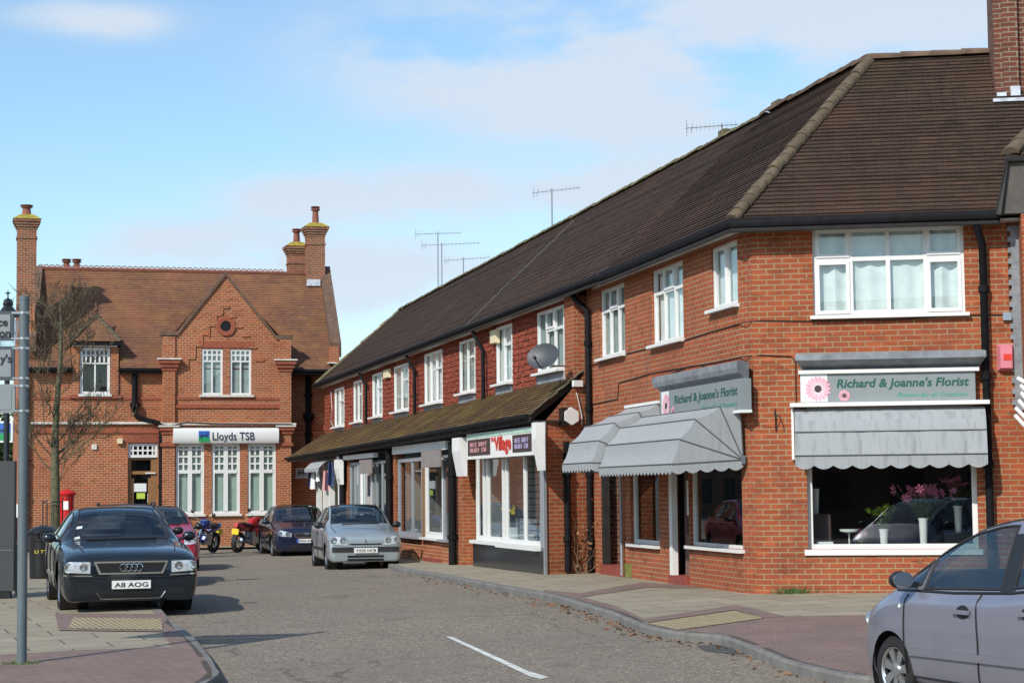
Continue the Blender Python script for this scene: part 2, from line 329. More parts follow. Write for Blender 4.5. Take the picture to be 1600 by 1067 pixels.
# ------------------------------------------------------------------ ground
def sheet(name, poly, dz, mat, kind='structure', parent=None):
    bm = bmesh.new(); bm.faces.new([bm.verts.new((p[0], p[1], 0)) for p in poly])
    for y, _ in GY[1:-1]:
        bmesh.ops.bisect_plane(bm, geom=bm.verts[:]+bm.edges[:]+bm.faces[:], plane_co=(0, y, 0), plane_no=(0, 1, 0))
    for x in (-9, 9):
        bmesh.ops.bisect_plane(bm, geom=bm.verts[:]+bm.edges[:]+bm.faces[:], plane_co=(x, 0, 0), plane_no=(1, 0, 0))
    for v in bm.verts: v.co.z = gz(v.co.x, v.co.y)+dz
    bmesh.ops.triangulate(bm, faces=bm.faces); bmesh.ops.recalc_face_normals(bm, faces=bm.faces)
    if bm.faces[:] and sum(f.normal.z for f in bm.faces) < 0: bmesh.ops.reverse_faces(bm, faces=bm.faces)
    me = bpy.data.meshes.new(name); bm.to_mesh(me); bm.free(); me.materials.append(M[mat])
    o = bpy.data.objects.new(name, me); sc.collection.objects.link(o)
    if kind: o['kind'] = kind
    return o
sheet('road', [(-300, -60), (300, -60), (300, 900), (-300, 900)], 0, 'asphalt')
def smooth_line(pts, k=6):
    P = [Vector(p) for p in pts]; out = []
    for i in range(len(P)-1):
        a = P[max(i-1, 0)]; b = P[i]; c = P[i+1]; d = P[min(i+2, len(P)-1)]
        for j in range(k):
            t_ = j/k; out.append(.5*((2*b)+(c-a)*t_+(2*a-5*b+4*c-d)*t_**2+(3*b-a-3*c+d)*t_**3))
    return out+[P[-1]]
PH = .10
rk = [onG(x, y, PH) for x, y in ((600, 878), (630, 888), (700, 900), (775, 914), (850, 927), (900, 940), (957, 957), (1003, 976), (1056, 987), (1128, 994), (1181, 1013), (1231, 1033), (1306, 1051), (1359, 1058))]
rk = [Vector((-6.0, 60.0, 0)), Vector((-4.6, 52, 0)), Vector((-3.3, 46, 0))]+rk+[Vector((4.6, 15.6, 0)), Vector((9, 14, 0)), Vector((30, 9, 0))]
rk = [Vector((p.x, p.y, 0)) for p in smooth_line([Vector((p.x, p.y, 0)) for p in rk], 4)]
lk = [onG(x, y, PH) for x, y in ((170, 866), (190, 884), (235, 932), (259, 958), (276, 973), (299, 990), (325, 1019), (339, 1042), (340, 1056))]
lk = [Vector((-16, 60.2, 0)), Vector((-12.5, 52, 0))]+[Vector((p.x, p.y, 0)) for p in lk]+[Vector((-2.95, 16.6, 0)), Vector((-3.6, 15.8, 0)), Vector((-6, 15.2, 0)), Vector((-40, 13, 0))]
lk = [Vector((p.x, p.y, 0)) for p in smooth_line(lk, 4)]
def offset_line(pts, d):
    o = []
    for i, p in enumerate(pts):
        a = pts[max(i-1, 0)]; b = pts[min(i+1, len(pts)-1)]; t_ = (b-a).normalized(); o.append(p+Vector((-t_.y, t_.x, 0))*d)
    return o
def kerb(name, pts, side):
    inn = offset_line(pts, side*.13); mb = MB()
    up = lambda p, dz: Vector((p.x, p.y, gz(p.x, p.y)+dz))
    # individual kerb stones of about 0.9 m with thin joints
    for i in range(len(pts)-1):
        a, b, c, d = pts[i], pts[i+1], inn[i+1], inn[i]; n = max(1, int((b-a).length/.9+.5))
        for k in range(n):
            t0 = k/n+.006; t1 = (k+1)/n-.006; A = a.lerp(b, t0); B = a.lerp(b, t1); Cc = d.lerp(c, t1); D = d.lerp(c, t0)
            bev = .02; A2 = A.lerp(D, .12); B2 = B.lerp(Cc, .12)
            mb.face(up(A, -.02), up(B, -.02), up(B, PH-bev), up(A, PH-bev)); mb.face(up(A, PH-bev), up(B, PH-bev), up(B2, PH+.004), up(A2, PH+.004))
            mb.face(up(A2, PH+.004), up(B2, PH+.004), up(Cc, PH+.004), up(D, PH+.004))
    o = mb.build(name, M['kerb']); o['kind'] = 'structure'; return inn
ri = kerb('kerb', rk, 1)      # walking towards the camera the right pavement lies on the left hand
li = kerb('kerb', lk, -1)
sheet('pavement', [(p.x, p.y) for p in ri]+[(40, 9), (40, 66), (-6, 66)], PH-.002, 'slabs')
sheet('pavement', [(p.x, p.y) for p in li]+[(-60, 13), (-60, 60.5)], PH-.002, 'slabs')
sheet('pavement', [(-30, 59.3), (-5.8, 62.4), (-5.0, 68), (-30, 68)], PH-.03, 'slabs')
def gp(pts, dz): return [(q.x, q.y) for q in (onG(x, y, PH+dz) for x, y in pts)]
sheet('paving_band', gp([(1058, 984), (1195, 965), (1226, 962), (1340, 960), (1480, 959), (1560, 962), (1600, 1010), (1480, 1062), (1362, 1054), (1306, 1047), (1231, 1029), (1183, 1009), (1130, 990)], .004), PH+.004, 'pavers')
sheet('paving_band', gp([(850, 921), (905, 926), (1005, 909), (1060, 913), (1120, 908), (1150, 917), (1060, 918), (1010, 917), (908, 932), (962, 946), (1012, 968), (1003, 972), (957, 953), (900, 936), (848, 923)], .004), PH+.004, 'pavers')
sheet('paving_band', gp([(1008, 966), (1150, 944), (1226, 962), (1195, 965), (1148, 952), (1010, 972)], .008), PH+.008, 'pavers')
sheet('tactile_paving', gp([(1010, 973), (1148, 953), (1194, 965), (1057, 983.5)], .012), PH+.012, 'buff_tactile')
sheet('paving_band', gp([(0, 1022), (120, 1015), (268, 1010), (252, 984), (262, 966), (274, 984), (296, 1000), (318, 1024), (331, 1045), (332, 1058), (310, 1066), (280, 1090), (0, 1110)], .004), PH+.004, 'pavers')
sheet('paving_band', gp([(86, 958), (256, 958), (262, 968), (256, 972), (254, 986), (92, 984)], .008), PH+.008, 'pavers')
sheet('tactile_paving', gp([(115, 964), (252, 966), (254, 983), (106, 981)], .012), PH+.012, 'buff_tactile')
sheet('road_marking', [(q.x, q.y) for q in (onG(*p, .004) for p in ((697, 994), (706, 994), (826, 1048), (858, 1057), (846, 1060), (828, 1056)))], .004, 'white_line')
simple('tar', (.06, .058, .055), .9, var=.3)
sheet('road_patch', [(q.x, q.y) for q in (onG(*p, .004) for p in ((1088, 1008), (1130, 1006), (1172, 1015), (1185, 1022), (1140, 1021), (1100, 1016)))], .004, 'tar')
# ------------------------------------------------------------------ building helpers
def wall(name, F, u0, u1, z0, z1, mat, parent, holes=(), w=0, depth=.14, rmat=None):
    mb = MB(); us = sorted({u0, u1, *[h[0] for h in holes], *[h[1] for h in holes]}); zs = sorted({z0, z1, *[h[2] for h in holes], *[h[3] for h in holes]})
    us = [a for a in us if u0 <= a <= u1]; zs = [a for a in zs if z0 <= a <= z1]
    for a, b in zip(us, us[1:]):
        for c, d in zip(zs, zs[1:]):
            cu, cz = (a+b)/2, (c+d)/2
            if any(h[0] < cu < h[1] and h[2] < cz < h[3] for h in holes): continue
            mb.face(F.pt(a, w, c), F.pt(b, w, c), F.pt(b, w, d), F.pt(a, w, d))
    for h in holes:
        a, b, c, d = max(h[0], u0), min(h[1], u1), max(h[2], z0), min(h[3], z1); q = w-depth
        mb.face(F.pt(a, w, c), F.pt(a, q, c), F.pt(a, q, d), F.pt(a, w, d)); mb.face(F.pt(b, w, c), F.pt(b, q, c), F.pt(b, q, d), F.pt(b, w, d))
        mb.face(F.pt(a, w, c), F.pt(b, w, c), F.pt(b, q, c), F.pt(a, q, c)); mb.face(F.pt(a, w, d), F.pt(b, w, d), F.pt(b, q, d), F.pt(a, q, d))
    o = mb.build(name, M[mat], parent, recalc=False, merge=True)
    # wall faces must look outwards
    me = o.data; bm = bmesh.new(); bm.from_mesh(me)
    for f in bm.faces:
        if abs(f.normal.dot(F.n)) > .9 and f.normal.dot(F.n) < 0: f.normal_flip()
    bm.to_mesh(me); bm.free(); return o
def window(F, u0, u1, z0, z1, w, parent, vs=(), hs=(), fr=.06, bar=.05, mat='pvc', gl='glass', sill=.05, curtain='curtain', folds=0, name='window', extra=(), cdepth=.09, cu=None, closed=True):
    """vs: fractions of vertical mullions; hs: (fraction from the bottom, from, to); extra: (u0,u1,z0,z1) bars in fractions"""
    if u0 > u1: u0, u1 = u1, u0
    W, H = u1-u0, z1-z0; mb = MB(); d = .06
    mb.box(F, u0, u0+fr, w-d, w, z0, z1); mb.box(F, u1-fr, u1, w-d, w, z0, z1)
    mb.box(F, u0+fr, u1-fr, w-d, w, z0, z0+fr); mb.box(F, u0+fr, u1-fr, w-d, w, z1-fr, z1)
    for v in vs: 
        v, a, b = v if isinstance(v, tuple) else (v, 0, 1)
        mb.box(F, u0+W*v-bar/2, u0+W*v+bar/2, w-d+.004, w-.003, z0+max(H*a, fr), z0+min(H*b, H-fr))
    for h in hs:
        h, a, b = h if isinstance(h, tuple) else (h, 0, 1)
        mb.box(F, u0+max(W*a, fr), u0+min(W*b, W-fr), w-d+.007, w-.006, z0+H*h-bar/2, z0+H*h+bar/2)
    for (a, b, c, e, th) in extra:      # casement rims: a rectangle outline
        A, B, Cc, E = u0+W*a, u0+W*b, z0+H*c, z0+H*e
        mb.box(F, A, A+th, w-.02, w+.012, Cc, E); mb.box(F, B-th, B, w-.02, w+.012, Cc, E); mb.box(F, A+th, B-th, w-.02, w+.012, Cc, Cc+th); mb.box(F, A+th, B-th, w-.02, w+.012, E-th, E)
    o = mb.build(name, M[mat], parent)
    if sill: MB().box(F, u0-.05, u1+.05, w-.04, w+.14, z0-sill, z0-.002).build('sill', M[mat], o)
    p = MB(); p.face(F.pt(u0+.02, w-.035, z0+.02), F.pt(u1-.02, w-.035, z0+.02), F.pt(u1-.02, w-.035, z1-.02), F.pt(u0+.02, w-.035, z1-.02)); p.build('pane', M[gl], o)
    if curtain:
        c = MB(); n = max(2, int(W/.05)) if folds else 1; a0, a1 = cu or (u0, u1)
        for i in range(n):
            f0, f1 = i/n, (i+1)/n; amp = folds
            k = lambda f: w-cdepth+amp*math.sin(f*n*1.3)*(.6+.4*math.sin(f*9))
            c.face(F.pt(lerp(a0, a1, f0), k(f0), z0), F.pt(lerp(a0, a1, f1), k(f1), z0), F.pt(lerp(a0, a1, f1), k(f1), z1), F.pt(lerp(a0, a1, f0), k(f0), z1))
        c.build('curtain', M[curtain], o, smooth=True, merge=True)
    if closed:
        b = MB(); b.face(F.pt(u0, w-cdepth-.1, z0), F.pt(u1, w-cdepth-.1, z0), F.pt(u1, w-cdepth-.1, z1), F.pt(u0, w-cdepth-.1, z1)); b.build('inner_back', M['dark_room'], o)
    return o
def clip_poly(poly, v0, keep_above):
    out = []
    for i in range(len(poly)):
        a, b = poly[i], poly[(i+1) % len(poly)]; ia = (a[1] >= v0) == keep_above or abs(a[1]-v0) < 1e-9; ib = (b[1] >= v0) == keep_above or abs(b[1]-v0) < 1e-9
        if ia: out.append(a)
        if ia != ib and abs(b[1]-a[1]) > 1e-9:
            t_ = (v0-a[1])/(b[1]-a[1]); out.append((a[0]+(b[0]-a[0])*t_, v0))
    return out
def tile_slope(mb, pts, gauge=.1, lip=.018, jit=.004, seed=1):
    """roof polygon laid as overlapping courses; pts 3-D, planar"""
    pts = [Vector(p) for p in pts]; n = (pts[1]-pts[0]).cross(pts[2]-pts[0]).normalized()
    if n.z < 0: n = -n
    t = Vector((-n.y, n.x, 0)).normalized(); b = n.cross(t)
    if b.z < 0: b = -b
    o = pts[0]; P = [((p-o).dot(t), (p-o).dot(b)) for p in pts]; lo = min(p[1] for p in P); hi = max(p[1] for p in P)
    rnd = random.Random(seed); v = lo
    while v < hi-1e-4:
        v2 = min(v+gauge, hi); q = clip_poly(clip_poly(P, v, True), v2, False)
        if len(q) >= 3:
            l2 = lip+rnd.uniform(-jit, jit); H = lambda vv: l2*(1-(vv-v)/gauge*.9)
            us = [a for a, _ in q]; ua, ub = min(us), max(us); nseg = max(1, int((ub-ua)/1.1)); offs = [rnd.uniform(-.003, .004) for _ in range(nseg+1)]
            W3 = lambda a: o+t*a[0]+b*a[1]+n*H(a[1])
            mb.face(*[W3(a) for a in q])
            low = [a for a in q if abs(a[1]-v) < 1e-6]
            if len(low) >= 2:
                a = min(low); c = max(low); mb.face(W3(a), W3(c), o+t*c[0]+b*(v-.0)+n*(-.004), o+t*a[0]+b*(v)+n*(-.004))
        v = v2
def ridge_line(name, a, b, r, mat, parent, step=.33, flat=.6, drop=.0, seed=3):
    """round ridge or hip tiles, one after another"""
    a, b = Vector(a), Vector(b); mb = MB(); Ln = (b-a).length; n = max(1, int(Ln/step)); d = (b-a)/n; t = d.normalized()
    s = t.cross(Vector((0, 0, 1))).normalized(); up = s.cross(t); rnd = random.Random(seed)
    for i in range(n):
        p = a+d*i; q = a+d*(i+1.08); jz = rnd.uniform(-.012, .012); r0, r1 = r*1.12, r*.95
        for k in range(7):
            A0 = -.25+(math.pi+.5)*k/7; A1 = -.25+(math.pi+.5)*(k+1)/7
            f = lambda base, rr, A: base+s*rr*math.cos(A)+up*(rr*math.sin(A)*flat+jz)
            mb.face(f(p, r0, A0), f(p, r0, A1), f(q, r1, A1), f(q, r1, A0))
            mb.face(p+up*jz, f(p, r0, A0), f(p, r0, A1))
    return mb.build(name, M[mat], parent, smooth=40, merge=True)
def gutter(name, pts, parent, r=.06, mat='gutter', board=True):
    mb = MB(); P = [Vector(p) for p in pts]
    mb.tube(P, r, 8)
    for a, b in zip(P, P[1:]):
        n = max(1, int((b-a).length/.9))
        for k in range(n): q = a.lerp(b, (k+.5)/n); mb.tube([q+Vector((0, 0, .01)), q+Vector((0, 0, -.085))], .022, 6)
    return mb.build(name, M[mat], parent, smooth=True)
def pipe(pts, parent, r=.04, mat='gutter', name='downpipe', F=None):
    mb = MB(); P = [Vector(p) for p in pts]; mb.tube(P, r, 10)
    for a, b in zip(P, P[1:]):
        if abs((a-b).z) > 1.2:
            n = int(abs((a-b).z)/1.1)
            for k in range(n): q = a.lerp(b, (k+.5)/n); d = (b-a).normalized(); mb.tube([q-d*.045, q+d*.045], r*1.35, 10)
    return mb.build(name, M[mat], parent, smooth=40)
def text(s, F, u, z, w, size, mat, parent, name='lettering', dirn=1, sx=1.0, shear=0.0, bold=0.0, depth=.004, width=None):
    c = bpy.data.curves.new(name, 'FONT'); c.body = s; c.size = size; c.offset = bold; c.resolution_u = 3
    o = bpy.data.objects.new(name, c); sc.collection.objects.link(o); dg = bpy.context.evaluated_depsgraph_get()
    me = bpy.data.meshes.new_from_object(o.evaluated_get(dg)); bpy.data.objects.remove(o); bpy.data.curves.remove(c)
    xs = [v.co.x for v in me.vertices]; x0, x1 = min(xs), max(xs)
    if width: sx = width/(x1-x0)
    mb = MB(); vv = [v.co.copy() for v in me.vertices]
    mp_ = lambda v: F.pt(u+dirn*((v.x-x0)*sx+v.y*shear), w+depth, z+v.y)
    for p in me.polygons: mb.face(*[mp_(vv[i]) for i in p.vertices])
    bpy.data.meshes.remove(me)
    return mb.build(name, M[mat], parent, merge=True)
def cableline(name, pts, parent, r=.008, mat='cable'):
    mb = MB(); mb.tube(pts, r, 5); return mb.build(name, M[mat], parent)
# ------------------------------------------------------------------ frames of the facades
cF = atD(1184, 927, 27.0); FF = Fr((cF.x, cF.y), R(-9.5), -1)                 # florist, street front
cS = atD(1163, 924, 27.25); rS = ray(110, 770); FS = Fr((cS.x, cS.y), math.atan2(rS.y, rS.x), 1)   # florist, side
A_ = atD(897, 893, 36.0); B_ = atD(508, 603, 62.5); FR = Fr((A_.x, A_.y), math.atan2(B_.y-A_.y, B_.x-A_.x), 1)   # tile-hung terrace
cL = atD(455, 853, 64.5); FL = Fr((cL.x, cL.y), R(16), -1)                     # bank
def isect(F1, w1, F2, w2):
    p = F1.o+F1.n*w1; q = F2.o+F2.n*w2; den = F1.d.x*F2.d.y-F1.d.y*F2.d.x; r = q-p
    t_ = (r.x*F2.d.y-r.y*F2.d.x)/den; return p+F1.d*t_
def V3(p, z): return Vector((p.x, p.y, z))
# ==================================================================== CORNER SHOP (florist)
flo = empty('corner_building', (cF.x, cF.y, .1), label='brown-tiled red brick corner building with the florist shop below and white windows above', cat='building')
EZ = 5.36
UE = FS.u(918, 600)                    # end of the florist side wall
sidelen = UE
# openings on the street front
fw = [(FF.u(1270, 425), FF.u(1507, 425), FF.z(1385, 491), FF.z(1385, 353)), (FF.u(1262, 800, -.05), FF.u(1528, 800, -.05), FF.z(1262, 858, -.05), 2.72)]
UR = FF.u(1640, 600)
wall('front_wall', FF, 0, UR, -.1, EZ, 'brick_orange', flo, fw)
# bevelled corner
pC = FS.pt(0, 0, 0); pD = FF.pt(0, 0, 0)
MB_ = MB(); dz0, dz1 = -.1, EZ
MB_.face(V3(pC, dz0), V3(pD, dz0), V3(pD, dz1), V3(pC, dz1)); MB_.build('corner_wall', M['brick_orange_fl'], flo)
f1 = window(FF, *fw[0], -.05, flo, vs=(.252, .5, .748), hs=((.64, 0, 1),), fr=.07, bar=.06, extra=((.02, .245, .66, .98, .05), (.02, .245, .02, .62, .05), (.755, .98, .66, .98, .05), (.755, .98, .02, .62, .05)), curtain='curtain', folds=.035)
sw = []
for (x0, y0, x1, y1) in ((937, 454.7, 976, 558), (1018, 415, 1067, 535), (1111, 385, 1152, 480)):
    a, b = FS.u(x0, y0+30), FS.u(x1, y0+30); zt = 5.13; zb = 3.9 if x0 < 1100 else 4.2
    sw.append((min(a, b), max(a, b), zb, zt))
ub0, ub1 = FS.u(1163, 800), FS.u(1077, 800)     # bay window
ud0, ud1 = FS.u(1076, 800), FS.u(1048, 800)     # door
uw0, uw1 = FS.u(1030, 800), FS.u(985, 800)      # small window
up0, up1 = FS.u(970, 800), FS.u(941, 800)     # passage recess
zb_ = FS.z(1120, 855); HT = 2.75
sh = [(max(ub0, .02), ub1, zb_, HT), (ud0, ud1, -.1, HT), (uw0, uw1, FS.z(1005, 850), 2.45), (up0, up1, -.1, 2.5)]
wall('side_wall', FS, 0, sidelen, -.1, EZ, 'brick_orange_fl', flo, sw+sh, depth=.14)
window(FS, *sw[0], -.04, flo, vs=(.333, .667), hs=((.68, 0, 1),), extra=((.34, .66, .69, .98, .045),), curtain='curtain_dim', folds=.02)
window(FS, *sw[1], -.04, flo, vs=(.333, .667), hs=((.68, 0, 1),), extra=((.34, .66, .69, .98, .045),), curtain='curtain', folds=.02)
window(FS, *sw[2], -.04, flo, vs=(.5,), extra=((.51, .98, .02, .98, .045),), curtain='curtain')
# shop windows
b1 = window(FS, *sh[0], -.06, flo, fr=.05, gl='glass', curtain=None, closed=False, name='shop_window')
b2 = window(FS, *sh[2], -.06, flo, fr=.07, gl='glass', curtain=None, closed=False, name='shop_window')
b3 = window(FF, *fw[1], -.10, flo, fr=.07, gl='glass', curtain=None, closed=False, name='shop_window', sill=.08)
# shop door (set back), post and step
mb = MB(); mb.box(FS, ud1-.16, ud1, -.06, .03, .0, HT); mb.build('door_post', M['white_paint'], flo)
dr = MB(); a, b = ud0+.02, ud1-.18; zt = HT-.05
dr.box(FS, a, a+.09, -.22, -.17, .22, zt); dr.box(FS, b-.09, b, -.22, -.17, .22, zt); dr.box(FS, a+.09, b-.09, -.22, -.17, .22, .85); dr.box(FS, a+.09, b-.09, -.22, -.17, zt-.1, zt)
simple('door_brown', (.17, .11, .09), .5, var=.15); door = dr.build('shop_door', M['door_brown'], flo)
p = MB(); p.face(FS.pt(a, -.2, .7), FS.pt(b, -.2, .7), FS.pt(b, -.2, zt), FS.pt(a, -.2, zt)); p.build('pane', M['glass'], door)
for (q0, q1, z0, z1) in ((.12, .5, 1.25, 1.75), (.55, .9, 1.15, 1.7)): MB().box(FS, lerp(a, b, q0), lerp(a, b, q1), -.19, -.18, z0, z1).build('notice', M['notice_white'], door)
MB().box(FS, a+.3, a+.5, -.17, -.16, .5, .6).build('letter_box', M['black_paint'], door)
MB().box(FS, ud0-.02, ud1+.02, -.6, .06, 0, .22).build('door_step', M['step_red'], flo)
MB().box(FS, up0-.1, up1+.05, -.9, .05, 0, .24).build('door_step', M['step_red'], flo)
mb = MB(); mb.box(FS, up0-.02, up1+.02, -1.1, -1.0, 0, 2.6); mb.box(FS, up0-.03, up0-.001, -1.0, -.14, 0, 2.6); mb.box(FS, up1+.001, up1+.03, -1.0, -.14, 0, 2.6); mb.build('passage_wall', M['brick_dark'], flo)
MB().box(FS, up1-.16, up1-.03, -.1, .02, .24, 2.5).build('passage_post', M['black_wood'], flo)
# dark room inside the shop
rm = MB(); H2 = 2.9
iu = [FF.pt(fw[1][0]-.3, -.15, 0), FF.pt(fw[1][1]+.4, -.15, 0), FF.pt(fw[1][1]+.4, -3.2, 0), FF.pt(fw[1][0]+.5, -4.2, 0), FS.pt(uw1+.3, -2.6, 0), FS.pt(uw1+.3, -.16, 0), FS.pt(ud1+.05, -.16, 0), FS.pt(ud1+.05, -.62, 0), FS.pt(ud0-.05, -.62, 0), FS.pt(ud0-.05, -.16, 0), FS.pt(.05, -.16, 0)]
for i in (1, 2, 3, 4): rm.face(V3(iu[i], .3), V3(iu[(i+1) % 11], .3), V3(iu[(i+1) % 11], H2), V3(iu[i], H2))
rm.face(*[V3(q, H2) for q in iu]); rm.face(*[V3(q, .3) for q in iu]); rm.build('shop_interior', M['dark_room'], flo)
# fascia cornices of lead over both shop signs
def cornice(F, u0, u1, z0, z1, parent, wout=.34):
    mb = MB(); n = 6
    prof = [(.0, z0), (.10, z0), (.12, z0+.05), (.2, z0+.09), (wout, z0+.16), (wout, z0+.24), (wout-.05, z0+.26), (.02, z1), (0, z1)]
    e0 = .0
    a = [F.pt(u0+.12-.12*min(1, w_/wout), w_, z_) for w_, z_ in prof]; b = [F.pt(u1-.12+.12*min(1, w_/wout), w_, z_) for w_, z_ in prof]
    for i in range(len(prof)-1): mb.face(a[i], b[i], b[i+1], a[i+1])
    mb.face(*a); mb.face(*reversed(b)); return mb.build('lead_cornice', M['lead'], parent)
fu0, fu1 = FF.u(1250, 600, .15), FF.u(1528, 600, .15)
cornice(FF, FF.u(1243, 565, .2), FF.u(1540, 565, .2), FF.z(1385, 580, .12), FF.z(1385, 552), flo)
MB().box(FF, fu0-.02, fu1+.02, 0, .19, FF.z(1385, 582, .15)-.0, FF.z(1385, 582, .15)+.05).build('cornice_moulding', M['white_paint'], flo)
su0, su1 = FS.u(1160, 600, .15), FS.u(1031, 630, .15)
zc = FS.z(1157, 592, .15); zc2 = FS.z(1162, 571, .1)
cornice(FS, su0+.02, su1+.18, zc, zc2+.05, flo, .22)
# roof
OV = .30; OVS = .25
eC = isect(FS, OVS, FF, OV)                    # eaves corner
ap = atD(1360, 92, 29.55); RZ = ap.z; RO = (ap-FS.o).dot(FS.n)
k1 = isect(FS, OVS, FR, OVS); ks = isect(FS, RO, FR, RO)
ridL = (V3(ap, RZ)-V3(ks, 0)); ksr = Vector((ks.x, ks.y, 8.32))
ridR = ap+FF.d*12+Vector((0, 0, .0))
eR = V3(FF.pt(FF.u(1562, 333, OV), OV, 0), 0)
ez1 = FS.z(1165, 343, OV)-.0
ez1 = FF.z(1184, 345, OV); ez2 = 5.22
mb = MB(); tile_slope(mb, [V3(eC, ez1), V3(FF.pt(9, OV, 0), ez1), ridR+Vector((0, 0, 0)), ap], lip=.024); mb.build('front_roof', M['roof_dark'], flo)
n_side = 1
mb = MB(); tile_slope(mb, [V3(eC, ez1), V3(k1, ez1), V3(ksr, RZ), ap], lip=.022, seed=4); mb.build('side_roof', M['roof_dark'], flo)
EZR = ez1
ridge_line('ridge_tiles', ap, V3(ksr, RZ)+Vector((0, 0, .02)), .13, 'ridge_tile', flo, .45)
ridge_line('ridge_tiles', ap, ridR, .13, 'ridge_tile', flo, .45)
ridge_line('hip_tiles', V3(eC, ez1+.03), ap, .105, 'hip_tile', flo, .19, flat=.75)
# soffit and gutter
def soffit(pts_in, pts_out, z, parent):
    mb = MB()
    for (a, b), (c, d) in zip(zip(pts_in, pts_in[1:]), zip(pts_out, pts_out[1:])):
        mb.poly8([V3(a, z), V3(b, z), V3(d, z), V3(c, z), V3(a, z+.03), V3(b, z+.03), V3(d, z+.03), V3(c, z+.03)])
    return mb.build('soffit', M['soffit'], parent)
SZ = ez1-.10
soffit([FF.pt(8.5, -.05, 0), FF.pt(-.02, -.05, 0), FS.pt(-.02, -.05, 0), FS.pt(sidelen, -.05, 0)], [FF.pt(8.5, OV-.04, 0), isect(FF, OV-.04, FF.shift(0, 0), 0) if False else FF.pt(-.12, OV-.04, 0), isect(FS, OVS-.04, FF, OV-.04)+Vector((0, 0, 0)), isect(FS, OVS-.04, FR, OVS-.04)], SZ, flo)
gpts = [V3(FF.pt(FF.u(1562, 333, OV), OV+.03, 0), ez1-.03), V3(isect(FF, OV+.03, FS, OVS+.03), ez1-.03), V3(isect(FS, OVS+.03, FR, OVS+.03), ez1-.05)]
gutter('gutter', gpts, flo, .075)
mb = MB()
for a, b in zip(gpts, gpts[1:]):
    n = (b-a).cross(Vector((0, 0, 1))).normalized()*(.03 if True else 0)
    for s_ in (1,):
        a2, b2 = a+Vector((0, 0, -.10)), b+Vector((0, 0, -.10)); inn = Vector((0, 0, 0))
    mb.tube([a2, b2], .035, 6)
mb.build('fascia_board', M['black_wood'], flo)
# downpipes on the front and at the joint with the terrace
pu = FF.u(1541, 600, .08); pipe([FF.pt(FF.u(1526, 345, .3), OV, ez1-.08), FF.pt(FF.u(1527, 358, .3), OV-.02, ez1-.2), FF.pt(pu, .09, FF.z(1540, 385)), FF.pt(pu+.0, .09, .05)], flo, .055)

pu = FS.u(972, 850, .05); pipe([FS.pt(pu, .06, 2.6), FS.pt(pu, .06, .1)], flo, .025, 'grey_frame')
# cables on the brick
cableline('cable', [FS.pt(FS.u(x, y), .012, FS.z(x, y)) for x, y in ((925, 571), (955, 562), (978, 553), (1010, 545), (1070, 532), (1110, 519), (1150, 508), (1163, 504))]+[FF.pt(FF.u(x, y), .012, FF.z(x, y)) for x, y in ((1190, 501), (1270, 502), (1400, 500), (1500, 492), (1570, 492))], flo)
cableline('cable', [FS.pt(FS.u(x, y), .012, FS.z(x, y)) for x, y in ((1040, 588), (1075, 573), (1120, 566), (1163, 557))]+[FF.pt(FF.u(x, y), .012, FF.z(x, y)) for x, y in ((1190, 555), (1236, 557), (1243, 565), (1244, 630))], flo)
cableline('cable', [FS.pt(FS.u(x, y), .012, FS.z(x, y)) for x, y in ((925, 632), (966, 623), (968, 598), (1020, 583), (1095, 570), (1108, 575))], flo)
cableline('cable', [FF.pt(FF.u(x, y), .012, FF.z(x, y)) for x, y in ((1574, 350), (1578, 490))], flo)
# back and hidden walls so the building is closed
bk = MB(); q1 = FF.pt(UR, 0, 0); q2 = V3(FF.pt(UR, -7, 0), 0); q3 = V3(FS.pt(sidelen, -6.5, 0), 0); q4 = V3(FS.pt(sidelen, 0, 0), 0)
for a, b in ((q1, q2), (q2, q3)): bk.face(V3(a, -.1), V3(b, -.1), V3(b, EZ), V3(a, EZ))
bk.build('rear_wall', M['brick_dark'], flo)
rr = V3(isect(FS, -6.6, FF, -6.6), 5.3)
mb = MB(); mb.face(ap, ridR, V3(FF.pt(13, -6.6, 0), 5.3), rr); mb.face(ap, rr, V3(isect(FS, -6.6, FR, -6.6), 5.3), V3(ksr, RZ)); mb.build('rear_roof', M['roof_dark'], flo)
# lichened chimney stack and flashing on the roof at the right
def chimney_stack(F, u0, u1, w0, w1, z0, z1, parent, mat='brick_dark', cap=True, name='chimney', corbel=.12, moss=True, wcap=None):
    mb = MB(); mb.box(F, u0, u1, w0, w1, z0, z1 if not cap else z1-.45)
    if cap:
        for i in range(4):
            e = corbel*(i+.3)/3.3; zz = z1-.45+i*.085; mb.box(F, u0-e, u1+e, w0-e, w1+e, zz, zz+.086)
        e = corbel*.35; mb.box(F, u0-.03, u1+.03, w0-.03, w1+.03, z1-.75, z1-.69)
    o = mb.build(name, M[mat], parent)
    if cap and moss:
        e = corbel+.02; q = MB()
        c = [F.pt(u0-e, w0-e, z1-.11), F.pt(u1+e, w0-e, z1-.11), F.pt(u1+e, w1+e, z1-.11), F.pt(u0-e, w1+e, z1-.11)]; i_ = .1
        d = [F.pt(u0+i_, w0+i_, z1+.06), F.pt(u1-i_, w0+i_, z1+.06), F.pt(u1-i_, w1-i_, z1+.06), F.pt(u0+i_, w1-i_, z1+.06)]
        q.poly8(c+d); q.build('mossy_cap', M['moss_yellow'], o)
    return o
cu0 = FF.u(1551, 80, -2.2); cz = FF.z(1560, 160, -1.9)
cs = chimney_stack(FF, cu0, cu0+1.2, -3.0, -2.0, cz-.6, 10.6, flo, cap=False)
for k, uu in enumerate((cu0+.13, cu0+.5)): MB().box(FF, uu, uu+.22, -2.0, -1.93, cz-.3, 10.6).build('chimney_rib', M['brick_orange'] if k else M['brick_dark'], cs)
